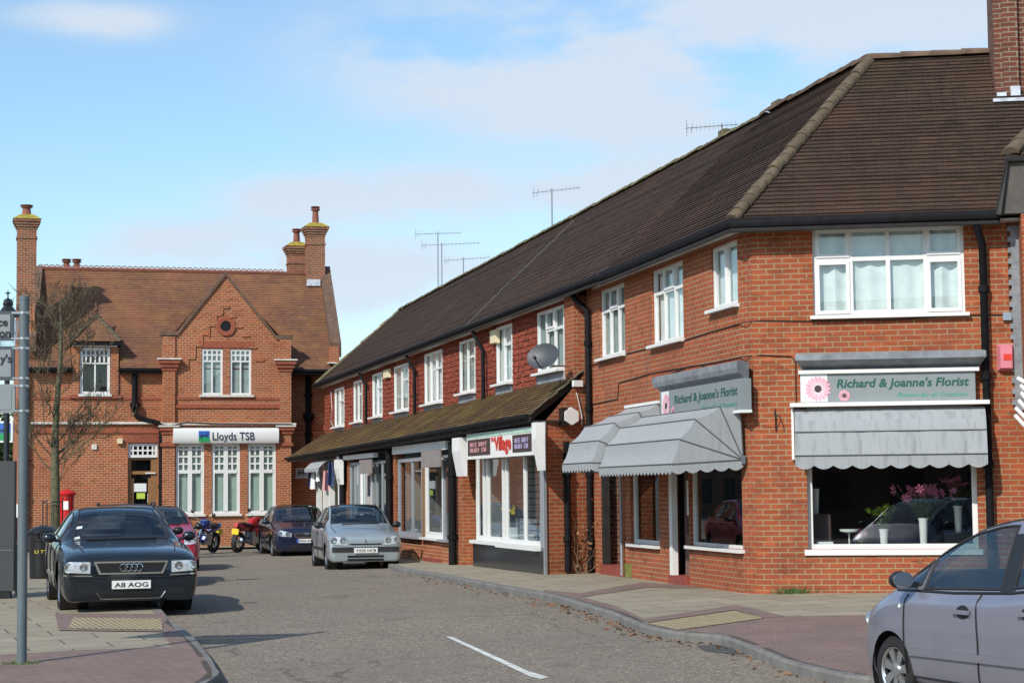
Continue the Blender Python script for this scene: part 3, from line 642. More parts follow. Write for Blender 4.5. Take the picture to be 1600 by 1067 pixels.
MB().box(FF, cu0-.05, cu0+1.3, -2.0, -1.75, cz-.02, cz+.03).build('flashing', M['flashing'], cs)
mb = MB()
for i in range(5): mb.box(FF, cu0+.02+i*.2, cu0+.16+i*.2, -1.99, -1.915, cz, cz+.12+(.12 if i % 2 else .03))
mb.build('flashing_step', M['flashing'], cs)
# low vents and stub chimneys behind the ridge
for (x, y, wd, hh) in ((1124, 208, .35, .28), (1208, 163, .4, .22), (884, 346, .2, .12)):
    F_ = FS if x > 900 else FR; u_, z_ = F_.uz(x, y, -3.35 if x > 900 else -3.1)
    MB().box(F_, u_-wd/2, u_+wd/2, -3.75, -3.38, z_-.6, z_+.06).build('stub_chimney', M['ridge_moss'], flo)
# ==================================================================== TERRACE with tile-hung upper floor
ter = empty('shop_terrace', (A_.x, A_.y, 0), label='long two-storey terrace with red tile-hung upper floor and a mossy lean-to roof over its shops', cat='building')
UEND = 27.5
rw = []
for (xa, ya, xb, yb, zt) in ((842, 586, 883.5, 573.5, 5.08), (777.5, 602.8, 801.8, 594.7, 5.05), (719.7, 617, 743.8, 609.8, 5.0), (664.9, 634.7, 692.6, 625, 4.97), (617.3, 644.8, 639.4, 639.3, 4.9), (583.2, 653, 598.3, 648.6, 4.87), (553.6, 660.7, 567, 657.2, 4.83), (524, 668.5, 538.7, 664, 4.78)):
    rw.append((FR.u(xb, yb), FR.u(xa, ya), (FR.z(xa, ya)+FR.z(xb, yb))/2, zt))
EZT0, EZT1 = 5.30, 5.12
wall('tile_hung_wall', FR, -.02, UEND, 2.6, 5.15, 'tile_hung', ter, rw, depth=.1)
mb = MB(); z = 3.4
while z < 5.1:      # rows of hanging tiles, each lapping the one below
    for (a, b) in [(-.0, rw[0][0])]+[(rw[i][1], rw[i+1][0]) for i in range(7)]+[(rw[7][1], UEND)]:
        nt_ = max(1, int(round((b-a)/.165)))
        for q_ in range(nt_):      # each tile hangs a little differently
            ta, tb = a+.02+(b-a-.04)*q_/nt_+.003, a+.02+(b-a-.04)*(q_+1)/nt_-.003; o_ = random.uniform(.016, .026); dz_t = random.uniform(-.005, .005)
            mb.face(FR.pt(ta, o_, z+dz_t), FR.pt(tb, o_, z+dz_t), FR.pt(tb, .006, z+.12), FR.pt(ta, .006, z+.12)); mb.face(FR.pt(ta, .002, z+dz_t), FR.pt(tb, .002, z+dz_t), FR.pt(tb, o_, z+dz_t), FR.pt(ta, o_, z+dz_t))
    z += .12
mb.build('hanging_tiles', M['tile_hung'], ter)
for i, r_ in enumerate(rw):
    n3 = i in (0, 2, 3, 5)
    if i == 0: window(FR, *r_, .02, ter, vs=(.35, .66), hs=((.66, 0, .66),), extra=((.36, .66, .68, .97, .04),), curtain='curtain_dim', folds=.02)
    else: window(FR, *r_, .02, ter, vs=(.5,) if i != 3 else (.34, .67), hs=((.66, 0, .5 if i % 2 else .36),), curtain='curtain_dim' if i % 2 == 0 else 'curtain', folds=.02)
    MB().box(FR, r_[0], r_[1], .0, .05, r_[2]-.22, r_[2]-.055).build('sill_flashing', M['lead'], ter)
# pier of brick at the near end
pa, pb = FR.u(893, 560), FR.u(905, 540)
MB().box(FR, min(pa, pb)-.1, max(pa, pb), -.3, .13, 3.3, 5.15).build('end_pier', M['brick_orange'], ter)
# lean-to roof over the shops
WE, WS = 1.2, .9
nu = FR.u(905, 576); nl = FR.u(826, 643, WE)
topz = lambda u: lerp(3.72, 3.42, u/UEND); botz = lambda u: lerp(2.92, 2.66, max(0, u)/UEND)
c0 = FR.pt(nl, WE, botz(nl)); c1 = FR.pt(UEND+.3, WE, botz(UEND)); c2 = FR.pt(UEND+.3, -.0, topz(UEND)); c3 = FR.pt(-1.2, 0, topz(-1.2))
# near verge slopes back to the wall
c3 = FR.pt(FR.u(912, 573), .0, topz(0)+.02)
mb = MB(); tile_slope(mb, [c0, c1, c2, c3], gauge=.1, lip=.022, seed=9); mb.build('lean_to_roof', M['roof_lower'], ter)
mb = MB(); mb.face(c0-Vector((0, 0, .05)), c1-Vector((0, 0, .05)), c2-Vector((0, 0, .05)), c3-Vector((0, 0, .05))); mb.build('roof_underside', M['black_wood'], ter)
rd = (c3-c0); mb = MB(); off = Vector((0, 0, -.1)); mb.prism([c0+Vector((0, 0, .03)), c3+Vector((0, 0, .03)), c3+Vector((0, 0, -.14)), c0+Vector((0, 0, -.14))], FR.d*.05); mb.build('verge_board', M['black_wood'], ter)
ridge_line('verge_tiles', c0+Vector((0, 0, .0)), c3+Vector((0, 0, .02)), .03, 'hip_tile', ter, .11)
gutter('gutter', [FR.pt(nl+.0, WE+.05, botz(nl)-.03), FR.pt(UEND+.3, WE+.05, botz(UEND)-.03)], ter, .045)
mb = MB(); mb.prism([FR.pt(nl+.05, WE, botz(nl)-.13), FR.pt(UEND+.3, WE, botz(UEND)-.13), FR.pt(UEND+.3, WS-.3, botz(UEND)-.13), FR.pt(nl+.05, WS-.3, botz(nl)-.13)], (0, 0, .03)); mb.build('lean_to_soffit', M['black_wood'], ter)
mb = MB(); mb.prism([FR.pt(nl, WE, botz(nl)-.03), FR.pt(UEND+.3, WE, botz(UEND)-.03), FR.pt(UEND+.3, WE, botz(UEND)-.14), FR.pt(nl, WE, botz(nl)-.14)], -FR.n*.03); mb.build('fascia_board', M['black_wood'], ter)
# main roof
tr0 = V3(k1, ez1); tr1 = V3(FR.pt(UEND+.35, OVS, 0), 5.08); rend = FR.u(626, 484, RO); tr2 = FR.pt(rend, RO, FR.z(626, 484, RO)); tr3 = V3(ksr, RZ)
# the far roof falls slightly along its length, as the ground does
mb = MB(); tile_slope(mb, [tr0, tr1, tr2], lip=.016, seed=5); tile_slope(mb, [tr0, tr2, tr3], lip=.016, seed=5); mb.build('main_roof', M['roof_dark'], ter)
mb = MB(); e2 = FR.pt(UEND+.35, -6.4, 5.05); mb.face(tr1, e2, tr2); mb.face(tr2, e2, V3(isect(FS, -6.6, FR, -6.6), 5.3), tr3); mb.build('rear_roof', M['roof_dark'], ter)
ridge_line('ridge_tiles', tr3, tr2, .10, 'ridge_moss', ter, .45); ridge_line('hip_tiles', tr1+Vector((0, 0, .02)), tr2, .08, 'ridge_moss', ter, .32)
p0 = isect(FS, OVS+.03, FR, OVS+.03)
gutter('gutter', [V3(p0, ez1-.05), V3(FR.pt(UEND+.4, OVS+.03, 0), 5.03)], ter, .07)
mb = MB(); mb.tube([V3(p0, ez1-.13), V3(FR.pt(UEND+.4, OVS, 0), 4.94)], .035, 6); mb.build('fascia_board', M['black_wood'], ter)
a, b, c, d = FR.pt(-.4, -.02, ez1-.13), FR.pt(UEND, -.02, 4.93), FR.pt(UEND, OVS-.02, 4.93), FR.pt(-.4, OVS-.02, ez1-.13)
mb = MB(); mb.prism([a, b, c, d], (0, 0, .03)); mb.build('soffit', M['soffit'], ter)
for (x, y) in ((741, 560), (648, 590), (560, 620)):
    u_ = FR.u(x, y, .1); u_ = FR.u({741: 756, 648: 649, 560: 573}[x], y, .1)
    pipe([FR.pt(u_+.5, OVS, lerp(ez1-.1, 5.0, u_/UEND)), FR.pt(u_+.4, OVS-.03, lerp(ez1-.25, 4.85, u_/UEND)), FR.pt(u_, .12, 4.6), FR.pt(u_, .12, 3.5)], ter, .045)
cableline('cable', [FR.pt(FR.u(x, y, .05), .05, FR.z(x, y, .05)) for x, y in ((517, 610), (519, 640), (517, 658), (523, 672))], ter, .012, 'cable_white')
# roof cable down the slope, gable end walls, rear
mb = MB(); mb.box(FR, UEND-.1, UEND, -6.0, 0, -.3, 5.1); mb.box(FR, -.5, UEND, -6.1, -6.0, -.3, 5.1); mb.build('rear_wall', M['brick_dark'], ter)
def slope_pt(x, y, dz=.05):
    n = (tr1-tr0).cross(tr3-tr0).normalized(); r = ray(x, y); return CP+r*((tr0-CP).dot(n)/r.dot(n))+Vector((0, 0, dz))
cableline('roof_cable', [slope_pt(x, y) for x, y in ((897, 348), (845, 398), (790, 450), (745, 495), (728, 512))], ter, .007, 'aerial')
# ---- shop fronts on the plane WS
Q = lambda x, y, w=WS: FR.uz(x, y, w)
QU = lambda x, w=WS: FR.u(x, 780, w)
GZ0 = -.25
uend_v = FR.u(851, 800, WS)
# return wall at the near end, from the shop plane back to the house
P1 = FR.pt(uend_v, WS, 0); P2 = FS.pt(FS.u(926, 800), 0, 0)
FE = Fr((P1.x, P1.y), math.atan2((P2-P1).y, (P2-P1).x), -1); LE = (P2-P1).length
mb = MB(); zt0 = 2.78; mb.face(V3(P1, -.1), V3(P2, -.1), V3(P2, 3.8), V3(P1, zt0)); mb.build('end_wall', M['brick_orange'], ter)
MB().box(FE, -.03, .03, 0, .03, 0, 2.8).build('corner_trim', M['grey_frame'], ter)
p_ = FE.u(918, 800); q_ = FE.pt(p_, .09, 0); g_ = FR.pt(-.35, OVS, 0); g_ = FS.pt(FS.u(893, 470, OVS), OVS, 0); pipe([V3(g_, ez1-.1), V3(g_.lerp(q_, .2), ez1-.22), V3(q_, 4.82), V3(q_, .05)], ter, .055)
p_ = FE.u(884, 800); pipe([FE.pt(p_, .06, FE.z(884, 690)), FE.pt(p_, .06, .1)], ter, .06)
pc = FE.u(892, 600); 
# village shop
def sign_board(F, x0, y0, x1, y1, w, th, mat, name, parent=None, label=None, cat='sign', group=None):
    ua, za = F.uz(x0, y0, w); ub, zb = F.uz(x1, y1, w)
    o = MB().box(F, min(ua, ub), max(ua, ub), w-th, w, min(za, zb), max(za, zb)).build(name, M[mat], parent)
    if label: tag(o, label, cat, group)
    return o, (ua, ub, za, zb)
vs0, vs1 = QU(843), QU(735)          # u range (843 nearer)
zs_ = lambda x, y: FR.z(x, y, WS)
rise = zs_(800, 849)
um = QU(782)
MB().box(FR, vs0-.25, um, WS-.2, WS, GZ0, zs_(815, 852)).build('stall_riser', M['dark_granite'], ter)
MB().box(FR, um+.002, vs1+.05, WS-.25, WS-.06, GZ0, zs_(760, 847)).build('stall_riser', M['dark_granite'], ter)
MB().box(FR, vs0-.28, vs0-.02, WS-.15, WS, zs_(815, 852)+.002, 2.6).build('corner_post', M['grey_frame'], ter)
window(FR, vs0, um, zs_(815, 850), 2.45, WS-.03, ter, vs=(.42, .9), fr=.08, bar=.09, curtain=None, closed=False, name='shop_window', sill=.09)
dw = window(FR, um+.03, vs1, zs_(760, 845), 2.45, WS-.12, ter, vs=(.62, .75), fr=.09, bar=.12, curtain=None, closed=False, name='shop_window', sill=.07)
# interior of the village shop
def room(u0, u1, w0, w1, z0, z1, mats, parent, name='shop_interior'):
    back, side = mats
    mb = MB(); mb.face(FR.pt(u0, w1, z0), FR.pt(u1, w1, z0), FR.pt(u1, w1, z1), FR.pt(u0, w1, z1)); o = mb.build(name, M[back], parent)
    mb = MB(); mb.face(FR.pt(u0, w0, z0), FR.pt(u0, w1, z0), FR.pt(u0, w1, z1), FR.pt(u0, w0, z1)); mb.face(FR.pt(u1, w0, z0), FR.pt(u1, w1, z0), FR.pt(u1, w1, z1), FR.pt(u1, w0, z1))
    mb.face(FR.pt(u0, w0, z0), FR.pt(u1, w0, z0), FR.pt(u1, w1, z0), FR.pt(u0, w1, z0)); mb.face(FR.pt(u0, w0, z1), FR.pt(u1, w0, z1), FR.pt(u1, w1, z1), FR.pt(u0, w1, z1)); mb.build('interior_side', M[side], o); return o
rv = room(vs0+.25, vs1+.02, WS-.21, WS-1.5, .35, 2.6, ('room_mid', 'room_mid'), ter)
mb = MB()
for k in range(16): mb.box(FR, um+.1, vs1-.05, WS-1.0, WS-.98, .5+k*.13, .61+k*.13)
mb.build('slatted_panel', M['grey_frame'], rv)
MB().box(FR, vs0+.7, vs0+1.5, WS-1.1, WS-1.0, .4, 2.55).build('wall_panel', M['brick_orange'], rv)
MB().box(FR, vs0+.3, vs0+.7, WS-.9, WS-.85, .4, 2.0).build('wall_panel', M['cream'], rv)
# cream side door, pillar and black pipe left of it
MB().box(FR, QU(735)+.01, QU(722), WS-.35, WS-.3, GZ0, 2.6).build('side_door', M['cream'], ter)
MB().box(FR, QU(720.5), QU(711), WS-.35, WS-.02, GZ0, 2.6).build('shop_pillar', M['brick_orange'], ter)
pipe([FR.pt(QU(706.5, WS+.1), WS+.1, 2.6), FR.pt(QU(706.5, WS+.1), WS+.1, -.1)], ter, .085, name='downpipe')
# shop 2
s20, s21 = QU(702), QU(620)
zq = zs_(650, 838)
MB().box(FR, s20, s21, WS-.2, WS-.02, GZ0, zq).build('stall_riser', M['brick_bank'], ter)
window(FR, QU(702), QU(690), zq, 2.35, WS-.03, ter, fr=.06, mat='grey_frame', curtain=None, closed=False, name='shop_window')
window(FR, QU(657.5), QU(620), zq, 2.35, WS-.03, ter, vs=(.42,), fr=.09, bar=.08, mat='grey_frame', curtain=None, closed=False, name='shop_window')
dd = window(FR, QU(689), QU(661), zs_(675, 840), 2.3, WS-.05, ter, fr=.13, mat='pvc', gl='lamp_glass', curtain=None, closed=False, name='shop_door')
MB().box(FR, QU(661)+.0, QU(657.5)-.0, WS-.1, WS-.03, zq, 2.35).build('shop_post', M['timber_brown'], ter)
MB().box(FR, QU(689)-.02, QU(663), WS-.05, WS+.05, GZ0, zs_(675, 872)).build('door_step', M['step_red'], ter)
room(s20, s21, WS-.21, WS-2.2, .2, 2.6, ('curtain_dim', 'room_mid'), ter)
pipe([FR.pt(QU(608, WS+.1), WS+.1, 2.6), FR.pt(QU(608, WS+.1), WS+.1, -.2)], ter, .085)
MB().box(FR, QU(618), QU(611.5), WS-.35, WS, GZ0, 2.6).build('shop_pillar', M['brick_orange'], ter)
# shop 3
s30, s31 = QU(603), QU(545)
MB().box(FR, s30, s31, WS-.2, WS-.02, GZ0, .45).build('stall_riser', M['grey_frame'], ter)
window(FR, s30, QU(579), .45, 2.35, WS-.03, ter, vs=(.35, .7), fr=.07, mat='grey_frame', curtain=None, closed=False, name='shop_window')
window(FR, QU(578), QU(560), -.1, 2.3, WS-.05, ter, fr=.1, mat='pvc', gl='lamp_glass', curtain='notice_white', closed=False, name='shop_door', sill=0)
window(FR, QU(559), s31, .45, 2.35, WS-.03, ter, vs=(.5,), fr=.07, mat='grey_frame', curtain='curtain_dim', name='shop_window')
room(s30, s31, WS-.21, WS-2.0, .1, 2.6, ('room_mid', 'room_mid'), ter)
MB().box(FR, QU(544.5), QU(538.5), WS-.35, WS, GZ0, 2.6).build('shop_pillar', M['brick_orange'], ter)
pipe([FR.pt(QU(535, WS+.1), WS+.1, 2.6), FR.pt(QU(535, WS+.1), WS+.1, -.2)], ter, .09)
# shop 4 at the far end
s40, s41 = QU(531), QU(492)
mb = MB()
for x in (529, 514.5, 505.5, 495): mb.box(FR, QU(x)-.1, QU(x)+.1, WS-.15, WS, GZ0, 2.5)
mb.build('shop_post', M['white_paint'], ter)
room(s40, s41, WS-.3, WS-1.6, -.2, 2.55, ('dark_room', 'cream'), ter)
# white brackets carrying the lean-to
def bracket(x0, x1, ytop, ybot, w, mat='white_paint'):
    ua, ub = FR.u(x1, ytop, w), FR.u(x0, ytop, w); zt = FR.z((x0+x1)/2, ytop, w); zb = FR.z((x0+x1)/2, ybot, w)
    mb = MB(); mb.prism([FR.pt(ua, w-.16, zt), FR.pt(ua, w, zt), FR.pt(ua, w, lerp(zt, zb, .35)), FR.pt(ua, w-.10, zb), FR.pt(ua, w-.16, zb)], FR.d*(ub-ua)); return mb.build('bracket', M[mat], ter)
bracket(830.5, 838, 660, 735, WS+.28); bracket(706, 718, 684, 744, WS+.28); bracket(522, 528, 718, 757, WS+.28)
# ==================================================================== signs and awnings of the florist
def flower(F, u, z, w, r, parent, n=16, dirn=1, name='flower_print'):
    mb = MB()
    for k in range(n):
        a = k*2*math.pi/n; a0, a1 = a-.9*math.pi/n, a+.9*math.pi/n
        f = lambda rr, A: F.pt(u+dirn*rr*math.cos(A), w, z+rr*math.sin(A))
        mb.face(f(r*.25, a), f(r*.8, a0), f(r, a), f(r*.8, a1))
    o = mb.build(name, M['pink'], parent); mb = MB(); mb.face(*[F.pt(u+dirn*r*.27*math.cos(k*math.pi/6), w+.002, z+r*.27*math.sin(k*math.pi/6)) for k in range(12)]); mb.build('flower_centre', M['board_brown'], o)
    return o
def florist_sign(F, ul, ur, zb, zt, w, dirn, label):
    a, b = min(ul, ur), max(ul, ur)
    s = MB().box(F, a, b, .0, w, zb, zt).build('fascia_sign', M['sign_grey'], None); tag(s, label, 'sign')
    mb = MB(); mb.box(F, a-.02, b+.02, .0, w+.015, zb-.04, zb-.001); mb.build('sign_rail', M['white_paint'], s)
    Wd = b-a; H = zt-zb; cu = ul+dirn*Wd*.09
    mb = MB(); mb.box(F, min(cu-dirn*.24, cu+dirn*.13), max(cu-dirn*.24, cu+dirn*.13), w, w+.003, zb+.01, zt-.01); mb.build('sign_glow_print', M['notice_white'], s)
    flower(F, cu, zb+H*.47, w+.006, H*.46, s, dirn=dirn, n=18); flower(F, cu+dirn*.36, zb+H*.22, w+.009, H*.21, s, dirn=dirn)
    text("Richard & Joanne's Florist", F, ul+dirn*Wd*.20, zb+H*.50, w, H*.40, 'sign_green', s, dirn=dirn, shear=.18, bold=.004, width=Wd*.76)
    text("Flowers for all Occasions", F, ul+dirn*Wd*.55, zb+H*.14, w, H*.22, 'sign_green2', s, dirn=dirn, shear=.35, width=Wd*.40)
    return s
florist_sign(FF, FF.u(1254, 605, .15), FF.u(1524, 602, .15), FF.z(1390, 627, .15), FF.z(1390, 581, .15), .15, 1, 'grey florist fascia sign with pink gerbera above the straight awning of the street front')
florist_sign(FS, su1, su0+.06, FS.z(1100, 645, .15)-.02, zc+.01, .15, -1, 'grey florist fascia sign with pink gerbera on the side wall above the Dutch awnings')
def scallop(mb, a, b, dz, n, amp, drop):
    """valance hanging from edge a-b with a scalloped hem"""
    k = n*8
    for i in range(k):
        f0, f1 = i/k, (i+1)/k; A, B = a.lerp(b, f0), a.lerp(b, f1)
        h = lambda f: drop+amp*abs(math.sin(math.pi*f*n))
        mb.face(A, B, B-Vector((0, 0, h(f1))), A-Vector((0, 0, h(f0))))
def dutch(F, u0, u1, zp, ribs, label, zwall, topw=.06):
    """ribs: list of (w, z) for the outer bars; the end fans run to pivots at (u0|u1, 0, zp)"""
    root = MB(); top = (topw, zwall)
    prof = [(w_, z_) for w_, z_ in ribs]+[top]
    curve = []
    for (a, b) in zip(prof, prof[1:]):
        for k in range(6):
            t_ = k/6; mx, mz = lerp(a[0], b[0], t_), lerp(a[1], b[1], t_); s_ = math.sin(math.pi*t_)*-.025; curve.append((mx+s_*.7, mz+s_*.7))
    curve.append(top); NU = 14
    for (p, q) in zip(curve, curve[1:]):
        for k in range(NU):
            ua, ub = lerp(u0, u1, k/NU), lerp(u0, u1, (k+1)/NU)
            root.face(F.pt(ua, p[0], p[1]), F.pt(ub, p[0], p[1]), F.pt(ub, q[0], q[1]), F.pt(ua, q[0], q[1]))
        for ue in (u0, u1): root.face(F.pt(ue, .03, zp), F.pt(ue, p[0], p[1]), F.pt(ue, q[0], q[1]))
    vl = MB(); scallop(vl, F.pt(u0, *ribs[0]), F.pt(u1, *ribs[0]), 0, int(abs(u1-u0)/.17), .045, .10)
    for ue in (u0, u1): scallop(vl, F.pt(ue, .03, zp), F.pt(ue, *ribs[0]), 0, 5, .045, .10)
    o = root.build('awning', M['canvas'], None, merge=True, smooth=30); tag(o, label, 'awning', 'grey canvas awnings of the florist'); vl.build('valance', M['canvas'], o)
    mb = MB()
    for (w_, z_) in prof: 
        mb.tube([F.pt(u0, w_+.004, z_+.004), F.pt(u1, w_+.004, z_+.004)], .009, 5)
        for ue, s_ in ((u0, -1), (u1, 1)): mb.tube([F.pt(ue+s_*.004, .03, zp), F.pt(ue+s_*.004, w_, z_)], .009, 5)
    mb.build('rib_seam', M['canvas_seam'], o)
    mb = MB(); mb.box(F, u0-.05, u1+.05, 0, topw+.05, zwall-.01, zwall+.035); mb.build('head_rail', M['white_paint'], o)
    for ue in (u0, u1): MB().box(F, ue-.02, ue+.02, 0, .06, zp-.06, zp+.06).build('pivot_bracket', M['steel_post'], o)
    return o
# profile of the near awning measured on the plane through its pivot, square to the wall
uA = FS.u(1161, 715, .03); zpA = FS.z(1161, 718, .03)
PN = Fr((FS.pt(uA, 0, 0).x, FS.pt(uA, 0, 0).y), 0, 1); PN.d = FS.n; PN.n = -FS.d
ribA = []
for (x, y) in ((1049, 725), (1061, 686), (1086, 655), (1125, 636)): w_, z_ = PN.uz(x, y); ribA.append((w_, z_))
print('ribs', ribA, 'uA', uA)
wA = ribA[0][0]; uB = FS.u(936, 729, wA)
zwallA = FS.z(1161, 634, .05)
dutch(FS, uA, uB, zpA, ribA, 'nearer and larger grey Dutch canopy awning over the side shop window and door', zwallA)
ribB = [(r_[0]*1.12, r_[1]+.02) for r_ in ribA]
uB0 = FS.u(937, 727, ribB[0][0]); uB1 = FS.u(878.5, 731, ribB[0][0]); uB0 = max(uB0, uB+.05)
dutch(FS, uB0-.02, uB1, zpA, [ (r_[0], r_[1]+.06) for r_ in ribB], 'further grey Dutch canopy awning beside the black downpipe and hexagonal alarm box', zwallA+.22)
# straight awning of the front
a0, a1 = FF.u(1242, 680, .3), FF.u(1541, 680, .3); zt_, zm1, zm2, zb2 = FF.z(1390, 637, .2), FF.z(1390, 673, .36), FF.z(1390, 710, .45), 0
mb = MB(); prof = [(.48, zm2), (.44, lerp(zm2, zm1, .5)), (.40, zm1), (.35, lerp(zm1, zt_, .5)), (.27, lerp(zm1, zt_, .8)), (.16, zt_+.0), (.06, zt_)]
for (p, q) in zip(prof, prof[1:]):
    for k in range(20):
        ua, ub = lerp(a0, a1, k/20), lerp(a0, a1, (k+1)/20); sag = lambda u: -.004*math.sin((u-a0)*9)-.003*math.sin((u-a0)*23)
        mb.face(FF.pt(ua, p[0]+sag(ua), p[1]), FF.pt(ub, p[0]+sag(ub), p[1]), FF.pt(ub, q[0]+sag(ub), q[1]), FF.pt(ua, q[0]+sag(ua), q[1]))
    for ue in (a0, a1): mb.face(FF.pt(ue, .03, zm2+.02), FF.pt(ue, p[0], p[1]), FF.pt(ue, q[0], q[1]))
vm = MB(); scallop(vm, FF.pt(a0, .48, zm2), FF.pt(a1, .48, zm2), 0, 10, .05, .14)
aw = mb.build('awning', M['canvas_dirty'], None, merge=True, smooth=30); tag(aw, 'straight dirt-streaked grey awning over the dark street-front window of the florist', 'awning', 'grey canvas awnings of the florist'); vm.build('valance', M['canvas_dirty'], aw)
mb = MB(); mb.tube([FF.pt(a0, .492, zm2), FF.pt(a1, .492, zm2)], .007, 5); mb.tube([FF.pt(a0, .412, zm1), FF.pt(a1, .412, zm1)], .007, 5); mb.build('rib_seam', M['canvas_seam'], aw)
mb = MB(); mb.box(FF, a0-.06, a1+.06, 0, .30, zt_+.03, zt_+.085); mb.build('head_rail', M['white_paint'], aw)
for ue in (a0-.05, a1+.02): MB().box(FF, ue, ue+.035, .0, .10, zm2-.05, zt_+.03).build('side_rail', M['white_paint'], aw)
# ---- things in the florist window
sz = fw[1][2]+.0
MB().box(FF, fw[1][0], fw[1][1], -.8, -.14, sz-.05, sz).build('window_board', M['white_paint'], flo)
def vase(x, y, h, r, F=FF, w=-.4, name='flower_vase', label='', cat='vase', z=None, mat='pvc', flare=1.35):
    u_ = F.u(x, y, w); p = F.pt(u_, w, sz if z is None else z); o = empty(name, p, label=label, cat=cat)
    MB().lathe(p, [(r*.7, 0), (r*.75, .01), (r, h*.9), (r*flare*.9, h), (r*.9, h), (r*.6, h*.3)], 18).build('vase', M[mat], o, smooth=40); return o, p
def blossom(mb, c, r, rnd, petals=6):
    d = Vector((rnd.uniform(-1, 1), rnd.uniform(-1, .1), rnd.uniform(-.2, 1))).normalized(); x = d.orthogonal().normalized(); y = d.cross(x)
    for k in range(petals):
        a = k*2*math.pi/petals; e = x*math.cos(a)+y*math.sin(a); s = x*math.cos(a+1.57)+y*math.sin(a+1.57)
        mb.face(c, c+e*r*.6+s*r*.22+d*r*.25, c+e*r+d*r*.15, c+e*r*.6-s*r*.22+d*r*.25)
def bouquet(o, p, h0, hh, spread, nb, rb, mat, seed, leaves=50, lmat='leaf', w=1):
    rnd = random.Random(seed); st = MB(); lf = MB(); bl = MB(); tips = []
    for i in range(nb):
        t_ = p+Vector((rnd.gauss(0, spread), rnd.gauss(0, spread*.5), h0+hh*rnd.uniform(.65, 1))); tips.append(t_)
        b_ = p+Vector((0, 0, h0*.7)); mid = b_.lerp(t_, .5)+Vector((0, 0, .04)); st.tube([b_, mid, t_], .004, 4)
        blossom(bl, t_, rb*rnd.uniform(.7, 1.1), rnd)
    for i in range(leaves):
        t_ = (p+Vector((0, 0, h0))).lerp(rnd.choice(tips), rnd.uniform(.1, .9))+Vector((rnd.gauss(0, .05), rnd.gauss(0, .04), rnd.gauss(0, .03)))
        d = Vector((rnd.uniform(-1, 1), rnd.uniform(-1, 1), rnd.uniform(-.4, .8))).normalized()*rnd.uniform(.05, .11); s = d.cross(Vector((0, 0, 1))).normalized()*.018
        lf.face(t_, t_+d*.5+s, t_+d, t_+d*.5-s)
    st.build('stem', M['leaf'], o); lf.build('foliage', M['leaf'], o); bl.build('blossom', M[mat], o)
o, p = vase(1380, 800, .27, .06, label='white vase of lime green chrysanthemums in the dark florist window'); bouquet(o, p, .27, .32, .09, 26, .05, 'leaf_lime', 1, 60)
o, p = vase(1442, 800, .42, .06, label='tall white vase of bright pink lilies at the centre right of the florist window'); bouquet(o, p, .42, .42, .17, 40, .085, 'petal_pink', 2, 150)
o, p = vase(1497, 800, .38, .06, w=-.9, z=sz+.2, label='white vase of dimmer pink lilies at the right end of the florist window'); bouquet(o, p, .38, .4, .16, 16, .09, 'petal_pink', 3, 60)
MB().box(FF, FF.u(1497, 800, -.9)-.2, FF.u(1497, 800, -.9)+.2, -1.05, -.82, .3, sz+.2).build('plinth', M['dark_room'], flo)
o, p = vase(1326, 800, .22, .012, label='white cake stand with a small pink posy in the florist window', cat='stand', name='cake_stand', flare=1)
MB().lathe(p+Vector((0, 0, .22)), [(.05, 0), (.13, .02), (.135, .05), (.1, .05)], 18).build('dish', M['pvc'], o); bouquet(o, p+Vector((.16, 0, 0)), .05, .2, .07, 8, .05, 'pink_dark', 5, 14)
o, p = vase(1275, 800, .36, .05, w=-.7, z=sz+.48, label='pale tapered pot high at the left end of the florist window', cat='pot', name='flower_pot')
MB().box(FF, FF.u(1278, 800, -.7)-.2, FF.u(1278, 800, -.7)+.18, -.85, -.55, .3, sz+.48).build('plinth', M['board_brown'], flo)
pp = FF.pt(FF.u(1289, 855, -.25), 0, 0); o = MB().box(FF, FF.u(1276, 850, -.25), FF.u(1302, 850, -.25), -.27, -.25, sz, sz+.10).build('price_card', M['notice_white'], None); tag(o, 'small white card standing at the left of the florist window sill', 'card')
# small fixtures on the walls
def boxthing(name, F, x0, y0, x1, y1, w0, w1, mat, label, cat, bev=0):
    wm = w1; u0, z1_ = F.uz(x0, y0, wm); u1, z0_ = F.uz(x1, y1, wm); 
    a, b = min(u0, u1), max(u0, u1); mb = MB(); e = bev
    mb.poly8([F.pt(a, w0, z0_), F.pt(b, w0, z0_), F.pt(b-e, w1, z0_+e), F.pt(a+e, w1, z0_+e), F.pt(a, w0, z1_), F.pt(b, w0, z1_), F.pt(b-e, w1, z1_-e), F.pt(a+e, w1, z1_-e)])
    o = mb.build(name, M[mat], None); return tag(o, label, cat)
ab = boxthing('alarm_box', FF, 1558, 537, 1587, 579, 0, .12, 'pink_box', 'faded pink burglar alarm box at the right end of the florist front', 'alarm box', .04)
text('ABEL', FF, FF.u(1568, 565, .13), FF.z(1568, 561, .13), .12, .05, 'red_ink', ab, bold=.003) if False else MB().box(FF, FF.u(1568, 560, .12), FF.u(1581, 560, .12), .12, .125, FF.z(1570, 563, .12), FF.z(1570, 553, .12)).build('alarm_label', M['red_ink'], ab)
boxthing('junction_box', FF, 1567, 488, 1581, 500, 0, .06, 'steel_post', 'small grey junction box on the brick above the pink alarm', 'junction box')
boxthing('junction_box', FE, 897, 594, 911, 604, .0, .08, 'pvc', 'small white box under the verge of the lean-to roof', 'junction box')
boxthing('speaker_box', FE, 879, 637, 887.5, 665, 0, .14, 'black_paint', 'black box on the end wall left of the white hexagonal alarm', 'alarm box')
